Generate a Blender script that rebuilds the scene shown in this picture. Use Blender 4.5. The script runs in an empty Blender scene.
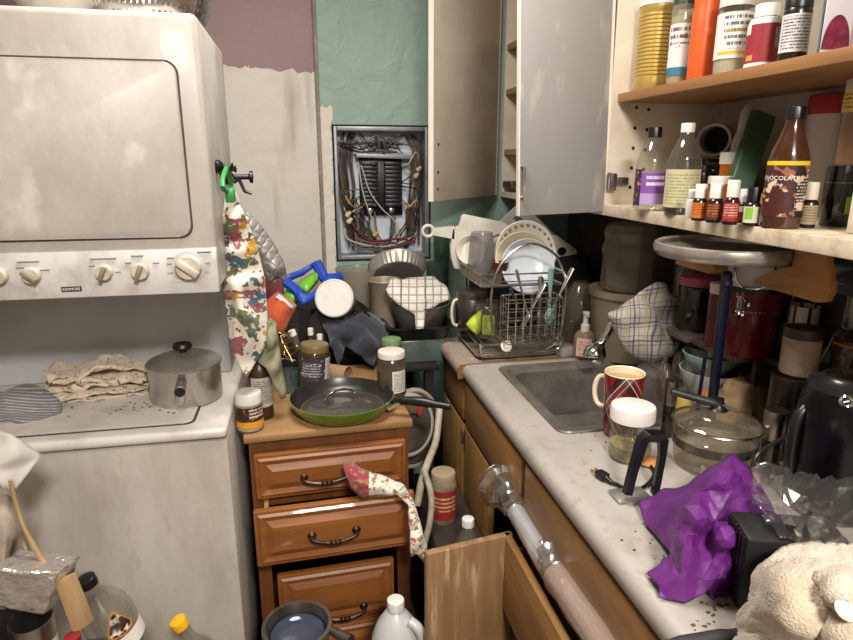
import bpy, bmesh, math, random
from mathutils import Vector as V, Matrix, noise
from mathutils.geometry import delaunay_2d_cdt
from math import pi, sin, cos, tan, atan2, radians as R, degrees
random.seed(11)
SC = bpy.context.scene
C = SC.collection
# ------------------------------------------------------------------ camera
F, CX, CY, EYE = 610.0, 426.5, 320.0, 1.5
PITCH = math.atan(160 / F); YAW = math.atan(127 * cos(PITCH) / F)
cd = bpy.data.cameras.new('camera'); cam = bpy.data.objects.new('camera', cd); C.objects.link(cam)
cd.sensor_width = 36; cd.lens = 36 * F / 853; cd.clip_start = .02
cam.location = (0, 0, EYE); cam.rotation_euler = (pi / 2 - PITCH, 0, -YAW)
SC.camera = cam
FW = V((sin(YAW) * cos(PITCH), cos(YAW) * cos(PITCH), -sin(PITCH)))
UP = V((sin(YAW) * sin(PITCH), cos(YAW) * sin(PITCH), cos(PITCH)))
RT = V((cos(YAW), -sin(YAW), 0))
E0 = V((0, 0, EYE))
def W(px, py, x=None, y=None, z=None, d=None):
    """world point seen at a photo pixel, on the plane x=, y= or z="""
    r = FW + RT * ((px - CX) / F) + UP * ((CY - py) / F)
    if z is not None: t = (z - EYE) / r.z
    elif y is not None: t = y / r.y
    elif x is not None: t = x / r.x
    else: t = d
    return E0 + r * t
def WP(px, py, p, n):
    r = FW + RT * ((px - CX) / F) + UP * ((CY - py) / F)
    return E0 + r * ((p - E0).dot(n) / r.dot(n))
def mpp0(p): return (V(p) - E0).dot(FW) / F
def mpp(p):
    """metres per photo pixel for an upright round thing, allowing for the stretch away from the middle"""
    d = V(p) - E0; return d.dot(FW) / F * cos(atan2(d.dot(RT), d.dot(FW)))
def stand(px, yb, z, w):
    p = W(px, yb, z=z); r = w / 2 * mpp(p)
    h = V((p.x, p.y, 0)).normalized()
    return p + h * r, r
def at(px, y, z):
    """point at depth y and height z standing in the vertical plane of a photo column"""
    k = (px - CX) / F
    return V(((k * (y * FW.y + (z - EYE) * FW.z) - y * RT.y) / (RT.x - k * FW.x), y, z))
def zat(px, py, y): return W(px, py, y=y).z
# ------------------------------------------------------------------ materials
def _nt(name):
    m = bpy.data.materials.new(name); m.use_nodes = True
    nt = m.node_tree; nt.nodes.clear()
    return m, nt, nt.nodes, nt.links
def _col(c): return (c[0], c[1], c[2], 1)
def s2l(h):
    h = h.lstrip('#'); o = []
    for i in (0, 2, 4):
        v = int(h[i:i + 2], 16) / 255
        o.append(v / 12.92 if v <= .04045 else ((v + .055) / 1.055) ** 2.4)
    return tuple(o)
def _c(c): return s2l(c) if isinstance(c, str) else c
_cache = {}
def mat(name, c, rough=.5, metal=0, c2=None, ns=6, nlo=.4, nhi=.65, bump=0, bs=30, stretch=(1, 1, 1), spec=.5, coat=0, sheen=0, emit=0, c3=None, n3=25):
    if name in _cache: return _cache[name]
    m, nt, N, L = _nt(name)
    o = N.new('ShaderNodeOutputMaterial'); b = N.new('ShaderNodeBsdfPrincipled')
    L.new(b.outputs[0], o.inputs[0])
    c = _c(c)
    b.inputs['Base Color'].default_value = _col(c); b.inputs['Roughness'].default_value = rough
    b.inputs['Metallic'].default_value = metal; b.inputs['Specular IOR Level'].default_value = spec
    b.inputs['Coat Weight'].default_value = coat; b.inputs['Sheen Weight'].default_value = sheen
    if emit:
        b.inputs['Emission Color'].default_value = _col(c); b.inputs['Emission Strength'].default_value = emit
    tc = N.new('ShaderNodeTexCoord'); mp = N.new('ShaderNodeMapping')
    mp.inputs['Scale'].default_value = stretch; L.new(tc.outputs['Object'], mp.inputs[0])
    if c2 is not None:
        n = N.new('ShaderNodeTexNoise'); n.inputs['Scale'].default_value = ns; n.inputs['Detail'].default_value = 6; n.inputs['Roughness'].default_value = .62
        L.new(mp.outputs[0], n.inputs['Vector'])
        mr = N.new('ShaderNodeMapRange'); mr.inputs[1].default_value = nlo; mr.inputs[2].default_value = nhi
        L.new(n.outputs[0], mr.inputs[0])
        mx = N.new('ShaderNodeMix'); mx.data_type = 'RGBA'; mx.inputs[6].default_value = _col(c); mx.inputs[7].default_value = _col(_c(c2))
        L.new(mr.outputs[0], mx.inputs[0]); last = mx.outputs[2]
        if c3 is not None:
            n2 = N.new('ShaderNodeTexNoise'); n2.inputs['Scale'].default_value = n3; n2.inputs['Detail'].default_value = 4
            L.new(mp.outputs[0], n2.inputs['Vector'])
            m2 = N.new('ShaderNodeMapRange'); m2.inputs[1].default_value = .58; m2.inputs[2].default_value = .7; L.new(n2.outputs[0], m2.inputs[0])
            x2 = N.new('ShaderNodeMix'); x2.data_type = 'RGBA'; L.new(m2.outputs[0], x2.inputs[0]); L.new(last, x2.inputs[6]); x2.inputs[7].default_value = _col(_c(c3))
            last = x2.outputs[2]
        L.new(last, b.inputs['Base Color'])
    if bump:
        n = N.new('ShaderNodeTexNoise'); n.inputs['Scale'].default_value = bs; n.inputs['Detail'].default_value = 5
        L.new(mp.outputs[0], n.inputs['Vector'])
        bp = N.new('ShaderNodeBump'); bp.inputs['Strength'].default_value = bump; bp.inputs['Distance'].default_value = .01
        L.new(n.outputs[0], bp.inputs['Height']); L.new(bp.outputs[0], b.inputs['Normal'])
    _cache[name] = m
    return m
def glass(name, tint=(1, 1, 1), refl=.06, cloud=0, cc=(.8, .8, .8), rough=.03, graz=.45):
    """thin clear wall: tinted transparency, glossy reflection growing towards grazing angles, optional cloudiness"""
    if name in _cache: return _cache[name]
    m, nt, N, L = _nt(name)
    o = N.new('ShaderNodeOutputMaterial'); t = N.new('ShaderNodeBsdfTransparent'); g = N.new('ShaderNodeBsdfGlossy')
    t.inputs[0].default_value = _col(_c(tint)); g.inputs['Roughness'].default_value = rough
    lw = N.new('ShaderNodeLayerWeight'); lw.inputs[0].default_value = .35
    pw = N.new('ShaderNodeMath'); pw.operation = 'POWER'; pw.inputs[1].default_value = 2.5; L.new(lw.outputs['Facing'], pw.inputs[0])
    ma = N.new('ShaderNodeMath'); ma.operation = 'MULTIPLY_ADD'; ma.inputs[1].default_value = graz; ma.inputs[2].default_value = refl; L.new(pw.outputs[0], ma.inputs[0])
    a = t.outputs[0]
    if cloud:
        d = N.new('ShaderNodeBsdfDiffuse'); d.inputs[0].default_value = _col(_c(cc))
        x = N.new('ShaderNodeMixShader'); x.inputs[0].default_value = cloud; L.new(a, x.inputs[1]); L.new(d.outputs[0], x.inputs[2]); a = x.outputs[0]
    x = N.new('ShaderNodeMixShader'); L.new(ma.outputs[0], x.inputs[0]); L.new(a, x.inputs[1]); L.new(g.outputs[0], x.inputs[2])
    L.new(x.outputs[0], o.inputs[0]); _cache[name] = m
    return m
def wood(name, c1, c2, axis='X', sc=7, rough=.45, coat=0, bump=.08):
    if name in _cache: return _cache[name]
    st = {'X': (.12, 1, 1), 'Y': (1, .12, 1), 'Z': (1, 1, .12)}[axis]
    m = mat(name, c1, rough, c2=c2, ns=sc * 4, nlo=.3, nhi=.72, bump=bump, bs=sc * 8, stretch=st, coat=coat)
    return m
def uvmat(name, base, layers, rough=.85, bump=0, sheen=.2):
    """cloth or print whose pattern is woven along the mesh's own UVs. layers: ('line',axis,freq,width,colour[,phase]) ('spot',scale,thr,colour) ('text',rows,colour,u0,u1,v0,v1)"""
    if name in _cache: return _cache[name]
    m, nt, N, L = _nt(name)
    o = N.new('ShaderNodeOutputMaterial'); b = N.new('ShaderNodeBsdfPrincipled'); L.new(b.outputs[0], o.inputs[0])
    b.inputs['Roughness'].default_value = rough; b.inputs['Sheen Weight'].default_value = sheen
    uv = N.new('ShaderNodeUVMap'); sp = N.new('ShaderNodeSeparateXYZ'); L.new(uv.outputs[0], sp.inputs[0])
    def M(op, a, bb=None):
        n = N.new('ShaderNodeMath'); n.operation = op
        for i, v in enumerate((a, bb)):
            if v is None: continue
            if isinstance(v, (int, float)): n.inputs[i].default_value = v
            else: L.new(v, n.inputs[i])
        return n.outputs[0]
    rgb = N.new('ShaderNodeRGB'); rgb.outputs[0].default_value = _col(_c(base)); last = rgb.outputs[0]
    k = 0
    for ly in layers:
        k += 1
        if ly[0] == 'line':
            s = sp.outputs[ly[1]]
            f = M('FRACT', M('ADD', M('MULTIPLY', s, ly[2]), ly[5] if len(ly) > 5 else 0.0))
            fac = M('MULTIPLY', M('LESS_THAN', f, ly[3]), ly[6] if len(ly) > 6 else .75); col = ly[4]
        elif ly[0] == 'spot':
            n = N.new('ShaderNodeTexNoise'); n.inputs['Scale'].default_value = ly[1]; n.inputs['Detail'].default_value = 2
            ad = N.new('ShaderNodeVectorMath'); ad.operation = 'ADD'; ad.inputs[1].default_value = (k * 3.7, k * 1.3, 0); L.new(uv.outputs[0], ad.inputs[0]); L.new(ad.outputs[0], n.inputs['Vector'])
            fac = M('GREATER_THAN', n.outputs[0], ly[2]); col = ly[3]
        elif ly[0] == 'rect':
            u0, u1, v0, v1 = ly[2:6]
            fac = M('MULTIPLY', M('MULTIPLY', M('GREATER_THAN', sp.outputs[0], u0), M('LESS_THAN', sp.outputs[0], u1)), M('MULTIPLY', M('GREATER_THAN', sp.outputs[1], v0), M('LESS_THAN', sp.outputs[1], v1))); col = ly[1]
        else:
            rows, col, u0, u1, v0, v1 = ly[1:7]
            n = N.new('ShaderNodeTexNoise'); n.inputs['Scale'].default_value = 1; n.inputs['Detail'].default_value = 1
            cb = N.new('ShaderNodeCombineXYZ'); L.new(M('MULTIPLY', sp.outputs[0], 45), cb.inputs[0]); L.new(M('MULTIPLY', M('FLOOR', M('MULTIPLY', sp.outputs[1], rows)), 7.3), cb.inputs[1]); L.new(cb.outputs[0], n.inputs['Vector'])
            fac = M('MULTIPLY', M('GREATER_THAN', n.outputs[0], .45), M('LESS_THAN', M('FRACT', M('MULTIPLY', sp.outputs[1], rows)), .5))
            fac = M('MULTIPLY', fac, M('MULTIPLY', M('MULTIPLY', M('GREATER_THAN', sp.outputs[0], u0), M('LESS_THAN', sp.outputs[0], u1)), M('MULTIPLY', M('GREATER_THAN', sp.outputs[1], v0), M('LESS_THAN', sp.outputs[1], v1))))
        mx = N.new('ShaderNodeMix'); mx.data_type = 'RGBA'; L.new(fac, mx.inputs[0]); L.new(last, mx.inputs[6]); mx.inputs[7].default_value = _col(_c(col)); last = mx.outputs[2]
    L.new(last, b.inputs['Base Color'])
    if bump:
        n = N.new('ShaderNodeTexNoise'); n.inputs['Scale'].default_value = 120; L.new(uv.outputs[0], n.inputs['Vector'])
        bp = N.new('ShaderNodeBump'); bp.inputs['Strength'].default_value = bump; bp.inputs['Distance'].default_value = .005; L.new(n.outputs[0], bp.inputs['Height']); L.new(bp.outputs[0], b.inputs['Normal'])
    _cache[name] = m
    return m
# ------------------------------------------------------------------ mesh building
def BM():
    b = bmesh.new(); b.loops.layers.uv.new('UVMap'); return b
def _setuv(bm, f, uvs):
    l = bm.loops.layers.uv.active
    for lp, u in zip(f.loops, uvs): lp[l].uv = u
def box(bm, x0, x1, y0, y1, z0, z1, bev=0, seg=2, mx=None):
    vs = [bm.verts.new(V((x, y, z))) for z in (z0, z1) for y in (y0, y1) for x in (x0, x1)]
    fs = [(0, 2, 3, 1), (4, 5, 7, 6), (0, 1, 5, 4), (2, 6, 7, 3), (0, 4, 6, 2), (1, 3, 7, 5)]
    F_ = [bm.faces.new([vs[i] for i in f]) for f in fs]
    out = vs
    if bev:
        es = list({e for f in F_ for e in f.edges})
        r = bmesh.ops.bevel(bm, geom=es, offset=bev, segments=seg, affect='EDGES', profile=.5)
        out = list({v for f in r['faces'] for v in f.verts} | {v for v in vs if v.is_valid})
    if mx is not None:
        for v in out: v.co = mx @ v.co
    return bm
def hull_box(bm, pts8, bev=0):
    """box from 8 free corners ordered z,y,x"""
    vs = [bm.verts.new(p) for p in pts8]
    fs = [(0, 2, 3, 1), (4, 5, 7, 6), (0, 1, 5, 4), (2, 6, 7, 3), (0, 4, 6, 2), (1, 3, 7, 5)]
    F_ = [bm.faces.new([vs[i] for i in f]) for f in fs]
    if bev: bmesh.ops.bevel(bm, geom=list({e for f in F_ for e in f.edges}), offset=bev, segments=2, affect='EDGES', profile=.5)
    return bm
def lathe(bm, prof, seg=32, a0=0, a1=2 * pi, mx=None, sx=1, sy=1):
    full = abs(a1 - a0 - 2 * pi) < 1e-6
    n = seg if full else seg + 1
    rings = []
    for (r, z) in prof:
        if r < 1e-6: rings.append([bm.verts.new((0, 0, z))])
        else: rings.append([bm.verts.new((r * cos(a0 + (a1 - a0) * i / seg) * sx, r * sin(a0 + (a1 - a0) * i / seg) * sy, z)) for i in range(n)])
    vmin = prof[0][1]; vmax = max(1e-6, prof[-1][1] - vmin)
    for k in range(len(prof) - 1):
        A, B = rings[k], rings[k + 1]
        v0, v1 = (prof[k][1] - vmin) / vmax, (prof[k + 1][1] - vmin) / vmax
        for i in range(seg):
            j = (i + 1) % n
            u0, u1 = i / seg, (i + 1) / seg
            if len(A) == 1 and len(B) == 1: continue
            if len(A) == 1: f = bm.faces.new((A[0], B[j], B[i])); _setuv(bm, f, ((u0, v0), (u1, v1), (u0, v1)))
            elif len(B) == 1: f = bm.faces.new((A[i], A[j], B[0])); _setuv(bm, f, ((u0, v0), (u1, v0), (u0, v1)))
            else: f = bm.faces.new((A[i], A[j], B[j], B[i])); _setuv(bm, f, ((u0, v0), (u1, v0), (u1, v1), (u0, v1)))
    if mx is not None:
        for rg in rings:
            for v in rg: v.co = mx @ v.co
    return bm
def rat(prof, z):
    for (r0, z0), (r1, z1) in zip(prof, prof[1:]):
        if min(z0, z1) <= z <= max(z0, z1) and z1 != z0: return r0 + (r1 - r0) * (z - z0) / (z1 - z0)
    return prof[-1][0]
def tube(bm, pts, r, seg=8, cyc=False, cap=True, sub=0):
    pts = [V(p) for p in pts]
    if sub: pts = smooth(pts, sub, cyc)
    n = len(pts); rs = r if isinstance(r, (list, tuple)) else [r] * n
    if len(rs) != n: rs = [rs[min(len(rs) - 1, int(i / max(1, n - 1) * (len(rs) - 1) + .5))] for i in range(n)]
    rings = []; prev = None
    for i, p in enumerate(pts):
        t = (pts[(i + 1) % n] - pts[i - 1]) if cyc else (pts[min(i + 1, n - 1)] - pts[max(i - 1, 0)])
        if t.length < 1e-9: t = V((0, 0, 1))
        t.normalize()
        if prev is None: nx = t.orthogonal().normalized()
        else:
            nx = prev - t * prev.dot(t)
            nx = nx.normalized() if nx.length > 1e-6 else t.orthogonal().normalized()
        prev = nx; ny = t.cross(nx)
        rings.append([bm.verts.new(p + (nx * cos(2 * pi * k / seg) + ny * sin(2 * pi * k / seg)) * rs[i]) for k in range(seg)])
    for i in range(n if cyc else n - 1):
        A, B = rings[i], rings[(i + 1) % n]
        for k in range(seg):
            f = bm.faces.new((A[k], A[(k + 1) % seg], B[(k + 1) % seg], B[k]))
            _setuv(bm, f, ((k / seg, i / n), ((k + 1) / seg, i / n), ((k + 1) / seg, (i + 1) / n), (k / seg, (i + 1) / n)))
    if cap and not cyc:
        bm.faces.new(rings[0][::-1]); bm.faces.new(rings[-1])
    return bm
def smooth(pts, sub, cyc=False):
    out = []; n = len(pts)
    for i in range(n if cyc else n - 1):
        p0 = pts[i - 1] if (cyc or i > 0) else pts[0] * 2 - pts[1]
        p1, p2 = pts[i], pts[(i + 1) % n]
        p3 = pts[(i + 2) % n] if (cyc or i + 2 < n) else p2 * 2 - p1
        for k in range(sub):
            t = k / sub
            out.append(.5 * ((2 * p1) + (p2 - p0) * t + (2 * p0 - 5 * p1 + 4 * p2 - p3) * t * t + (3 * p1 - p0 - 3 * p2 + p3) * t ** 3))
    if not cyc: out.append(pts[-1])
    return out
def prism(bm, poly, z0, z1, mx=None, bev=0):
    a = [bm.verts.new((x, y, z0)) for x, y in poly]; b = [bm.verts.new((x, y, z1)) for x, y in poly]
    n = len(poly); F_ = [bm.faces.new(a[::-1]), bm.faces.new(b)]
    for i in range(n): F_.append(bm.faces.new((a[i], a[(i + 1) % n], b[(i + 1) % n], b[i])))
    vs = a + b
    if bev:
        r = bmesh.ops.bevel(bm, geom=list(F_[0].edges) + list(F_[1].edges), offset=bev, segments=2, affect='EDGES', profile=.5)
        vs = list({v for f in r['faces'] for v in f.verts} | {v for v in vs if v.is_valid})
    if mx is not None:
        for v in vs: v.co = mx @ v.co
    return bm
def rrect(x0, x1, y0, y1, r, n=5):
    o = []
    for cx, cy, a in ((x1 - r, y0 + r, -pi / 2), (x1 - r, y1 - r, 0), (x0 + r, y1 - r, pi / 2), (x0 + r, y0 + r, pi)):
        for i in range(n + 1):
            t = a + pi / 2 * i / n; o.append((cx + r * cos(t), cy + r * sin(t)))
    return o
def grid(bm, fn, nu, nv, uvs=(1, 1)):
    vs = [[bm.verts.new(fn(i / nu, j / nv)) for i in range(nu + 1)] for j in range(nv + 1)]
    for j in range(nv):
        for i in range(nu):
            f = bm.faces.new((vs[j][i], vs[j][i + 1], vs[j + 1][i + 1], vs[j + 1][i]))
            _setuv(bm, f, [(a / nu * uvs[0], b_ / nv * uvs[1]) for a, b_ in ((i, j), (i + 1, j), (i + 1, j + 1), (i, j + 1))])
    return bm
def nz(p, f=1, s=0): return noise.noise(V((p[0] * f + s, p[1] * f + s * 1.7, p[2] * f - s)))
def obj(name, bm, m, parent=None, loc=None, rot=None, angle=38, solid=0, sub=0, recalc=True, off=0):
    if recalc: bmesh.ops.recalc_face_normals(bm, faces=bm.faces)
    me = bpy.data.meshes.new(name); bm.to_mesh(me); bm.free()
    for p in me.polygons: p.use_smooth = True
    if angle < 180: me.set_sharp_from_angle(angle=R(angle))
    me.materials.append(m)
    o = bpy.data.objects.new(name, me); C.objects.link(o)
    if parent: o.parent = parent
    if loc is not None: o.location = loc
    if rot is not None: o.rotation_euler = rot
    if solid:
        s = o.modifiers.new('thickness', 'SOLIDIFY'); s.thickness = solid; s.offset = off
    if sub:
        s = o.modifiers.new('smooth', 'SUBSURF'); s.levels = sub; s.render_levels = sub
    return o
def tag(o, label, cat, group=None, kind=None):
    o['label'] = label; o['category'] = cat
    if group: o['group'] = group
    if kind: o['kind'] = kind
    return o
def thing(name, label, cat, loc=(0, 0, 0), rot=(0, 0, 0), group=None):
    o = bpy.data.objects.new(name, None); C.objects.link(o); o.empty_display_size = .05
    o.location = loc; o.rotation_euler = (0, 0, rot) if isinstance(rot, (int, float)) else rot
    return tag(o, label, cat, group)
def struct(name, bm, m, **k):
    o = obj(name, bm, m, **k); o['kind'] = 'structure'; return o
def center(o):
    """move the object's origin to the bottom middle of its mesh"""
    vs = o.data.vertices
    c = V((sum(v.co.x for v in vs) / len(vs), sum(v.co.y for v in vs) / len(vs), min(v.co.z for v in vs)))
    o.data.transform(Matrix.Translation(-c)); o.location = V(o.location) + c
    return o
def facing(p): return atan2(-p[1], -p[0]) + pi / 2
def textmesh(s, size):
    cu = bpy.data.curves.new('t', 'FONT'); cu.body = s; cu.size = size; cu.align_x = 'CENTER'; cu.align_y = 'CENTER'; cu.resolution_u = 2
    o = bpy.data.objects.new('t', cu); C.objects.link(o)
    bpy.context.view_layer.update()
    me = o.evaluated_get(bpy.context.evaluated_depsgraph_get()).to_mesh()
    vs = [v.co.copy() for v in me.vertices]; fs = [list(p.vertices) for p in me.polygons]
    bpy.data.objects.remove(o); bpy.data.curves.remove(cu)
    return vs, fs
def text_obj(s, size, m, parent, fn, name='lettering'):
    """fn maps flat text x,y to a point"""
    vs, fs = textmesh(s, size); bm = BM()
    B = [bm.verts.new(fn(v.x, v.y)) for v in vs]
    for f in fs:
        try: bm.faces.new([B[i] for i in f])
        except ValueError: pass
    return obj(name, bm, m, parent, recalc=False, angle=180)
def wrap_text(s, size, m, parent, prof, zc, ac=-pi / 2, off=.0016):
    r = rat(prof, zc)
    return text_obj(s, size, m, parent, lambda x, y: V(((rat(prof, zc + y) + off) * cos(ac + x / r), (rat(prof, zc + y) + off) * sin(ac + x / r), zc + y)))
def patch(prof, z0, z1, ac, aw, off=.0008, seg=16, nz_=6):
    zs = [z0 + (z1 - z0) * i / nz_ for i in range(nz_ + 1)]
    return lathe(BM(), [(rat(prof, z) + off, z) for z in zs], seg, ac - aw / 2, ac + aw / 2)
def sheet(outline, inner, thick=.003, cuts=2, nf=0, na=0, crease=0, uvs=60, seed=0):
    """cloth or film given by points of its edge and of its folds: each (px,py,axis,value)"""
    pts = outline + inner
    P = [W(p[0], p[1], **{p[2]: p[3]}) for p in pts]
    flat = [V((p[0], -p[1])) for p in pts]
    n = len(outline); ed = [(i, (i + 1) % n) for i in range(n)]
    vv, ee, ff, ov, oe, of = delaunay_2d_cdt(flat, ed, [], 1, 1e-4)
    bm = BM(); B = []
    for i, v in enumerate(vv):
        B.append(bm.verts.new(P[ov[i][0]]))
    l = bm.loops.layers.uv.active
    for f in ff:
        fc = bm.faces.new([B[i] for i in f])
        for lp, i in zip(fc.loops, f): lp[l].uv = (vv[i].x / uvs, vv[i].y / uvs)
    if cuts:
        for _ in range(cuts): bmesh.ops.subdivide_edges(bm, edges=bm.edges, cuts=1, use_grid_fill=True, smooth=.0 if crease else .6)
    bm.normal_update()
    if na:
        for v in bm.verts:
            k = nz(v.co, nf, seed)
            if crease: k = abs(k) * 2 - .5
            v.co += v.normal * na * k
    return bm
# ------------------------------------------------------------------ containers
JAR = [(0, 0), (.9, 0), (1, .05), (1, .76), (.93, .83), (.84, .87), (.84, .97)]
CAN = [(0, 0), (.97, 0), (1, .02), (1, .97), (.96, .98), (.96, .99)]
BOTTLE = [(0, 0), (.9, 0), (1, .03), (1, .55), (.93, .63), (.7, .74), (.45, .83), (.36, .88), (.36, .97)]
SQUAT = [(0, 0), (.88, 0), (1, .06), (1, .72), (.9, .84), (.62, .9), (.58, .97)]
VIAL = [(0, 0), (.93, 0), (1, .04), (1, .58), (.8, .66), (.55, .7), (.55, .75)]
def capmesh(r, z0, z1, ribs=0, seg=32, bev=None):
    b = bev or min(r * .12, (z1 - z0) * .25)
    bm = lathe(BM(), [(r, z0), (r, z1 - b), (r - b * .3, z1 - b * .3), (r - b, z1), (0, z1)], seg)
    if ribs:
        for v in bm.verts:
            q = math.hypot(v.co.x, v.co.y)
            if q > r * .97:
                k = 1 + .02 * (1 if int(atan2(v.co.y, v.co.x) / (2 * pi) * ribs * 2) % 2 else -1); v.co.x *= k; v.co.y *= k
    return bm
def container(name, label, cat, m, px=None, yb=None, yt=None, w=None, z=None, pos=None, r=None, h=None, prof=JAR, lid=None, labels=(), fill=None, texts=(), group=None, turn=0, tilt=None, y=None, x=None, xt=None, sx=1, sy=1, seg=32):
    """jar/bottle/can: body lathe + lid/cap + label + contents. Measures are fractions of radius/height"""
    if pos is None:
        if y is not None and z is not None:
            pos = at(px, y, z); r = w / 2 * mpp(pos)
        elif y is not None or x is not None:
            q = W(px, yb, x=x, y=y); pos = q; r = w / 2 * mpp(q)
        else: pos, r = stand(px, yb, z, w)
    if h is None: h = W(xt or px, yt, y=pos.y).z - pos.z
    pos = V(pos)
    t = thing(name, label, cat, pos, (0, 0, 0), group)
    rz = facing(pos) + turn
    if tilt: t.rotation_euler = (Matrix.Rotation(rz, 3, 'Z') @ Matrix.Rotation(tilt[1], 3, 'Y') @ Matrix.Rotation(tilt[0], 3, 'X')).to_euler()
    else: t.rotation_euler = (0, 0, rz)
    P = [(a * r, b * h) for a, b in prof]
    bm = lathe(BM(), P, seg, sx=sx, sy=sy); obj('body', bm, m, t, recalc=True)
    if fill:
        lv, fm = fill
        Q = [(max(0, a * r - .0018) if a else 0, max(b * h, .002)) for a, b in prof if b <= lv]
        Q += [(rat(P, lv * h) - .0018, lv * h), (0, lv * h)]
        obj('contents', lathe(BM(), Q, seg, sx=sx, sy=sy), fm, t)
    if lid:
        z0, z1, rr, lm = lid[:4]
        obj(lid[4] if len(lid) > 4 else 'lid', capmesh(rr * r, z0 * h, z1 * h, 24 if rr < .9 else 0), lm, t)
    for lb in labels:
        z0, z1, ac, aw, lm = lb
        obj('label', patch(P, z0 * h, z1 * h, -pi / 2 + ac, aw), lm, t)
    for tx in texts:
        s, sz, zc, ac, tm = tx
        wrap_text(s, sz * h, tm, t, P, zc * h, -pi / 2 + ac)
    return t
def handle_loop(r, z0, z1, out, th, ang=pi, n=8):
    """mug ear in the plane of angle ang"""
    pts = []
    for i in range(n + 1):
        a = -pi / 2 + pi * i / n
        q = r + out * max(0, cos(a)) ** .7; zz = (z0 + z1) / 2 + (z1 - z0) / 2 * sin(a)
        pts.append((q * cos(ang), q * sin(ang), zz))
    return tube(BM(), pts, th, 8, sub=2)
def copy_tree(o, parent=None):
    c = o.copy(); C.objects.link(c)
    if parent: c.parent = parent
    for ch in list(o.children): copy_tree(ch, c)
    return c
# ================================================================== shared materials
enamel = mat('worn_enamel', '#bab3aa', .38, c2='#aaa299', ns=7, nlo=.42, nhi=.62, stretch=(1, 1, .6), bump=.05, bs=60, c3='#cbc6be', n3=13)
enamel_lo = mat('grimy_enamel', '#bab3aa', .45, c2='#a0988e', ns=6, nlo=.42, nhi=.66, stretch=(1, 1, .35), bump=.05, bs=60, c3='#a59c91', n3=22)
enamel_top = mat('scuffed_enamel_top', '#d9d3cc', .35, c2='#bcb3aa', ns=8, nlo=.48, nhi=.7)
panel_m = mat('control_panel_enamel', '#cdcac6', .35, c2='#b2ada6', ns=14, nlo=.45, nhi=.65)
riser_m = mat('grey_panel', '#c4c6c7', .5, c2='#b2b4b5', ns=4)
black = mat('black_plastic', '#0d0d0f', .35); blackm = mat('matte_black', '#151413', .7); dark = mat('dark_gap', '#0a0908', .9)
steel = mat('steel', '#c4c1bc', .3, .85, c2='#aaa59f', ns=20, bump=.02, bs=80); chrome = mat('chrome', '#d8d8da', .09, 1)
dsteel = mat('dull_steel', '#8c8680', .42, 1, c2='#6f6860', ns=15)
white = mat('white_plastic', '#d6d1ca', .45, c2='#bfb8af', ns=12, nlo=.5, nhi=.75); cream = mat('cream_plastic', '#d6ccbb', .5, c2='#bfb29d', ns=18)
bronze = mat('aged_bronze', '#3a2e26', .4, .9, c2='#6a5846', ns=40)
oak = wood('oak_face', '#96713f', '#6f4e2a', 'Z', 7, .5); oakh = wood('oak_face_horizontal', '#9a7443', '#75522c', 'Y', 7, .5)
oakd = mat('worn_oak_panel', '#94734f', .6, c2='#6f5234', ns=30, nlo=.3, nhi=.7, stretch=(1, 1, .1), bump=.1, bs=60, c3='#a48a68', n3=70)
cherry = wood('orange_stained_wood', '#955c2a', '#6f401b', 'X', 6, .42, .1); cherryz = wood('orange_stained_stile', '#74431f', '#53301a', 'Z', 6, .42, .1)
board = wood('bare_board', '#9f7b50', '#7d5a36', 'X', 5, .6)
shelfw = wood('shelf_wood', '#9a6c40', '#7d5430', 'Y', 6, .5)
melamine = mat('cream_melamine', '#d8cdbb', .5, c2='#c4b6a1', ns=6, bump=.03, bs=40)
clear = glass('clear_glass', (.9, .91, .88), .10, .05, '#b8b2a8', .04); clearp = glass('clear_plastic', (.86, .85, .82), .05, .12, '#b8b2a8')
cloudy = glass('cloudy_plastic', (.78, .74, .68), .06, .42, '#a3998c', .15)
amber = glass('amber_glass', (.32, .1, .02), .06); orangep = glass('orange_pill_plastic', (1, .42, .04), .05, .45, '#e8861c')
ink = mat('ink', '#1a1614', .6); inkw = mat('white_ink', '#ece8e2', .6)
labw = mat('white_paper', '#e3ded6', .6, c2='#d2cac0', ns=20)
def lab(name, base, *ly): return uvmat(name, base, ly, .55, 0, 0)
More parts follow.
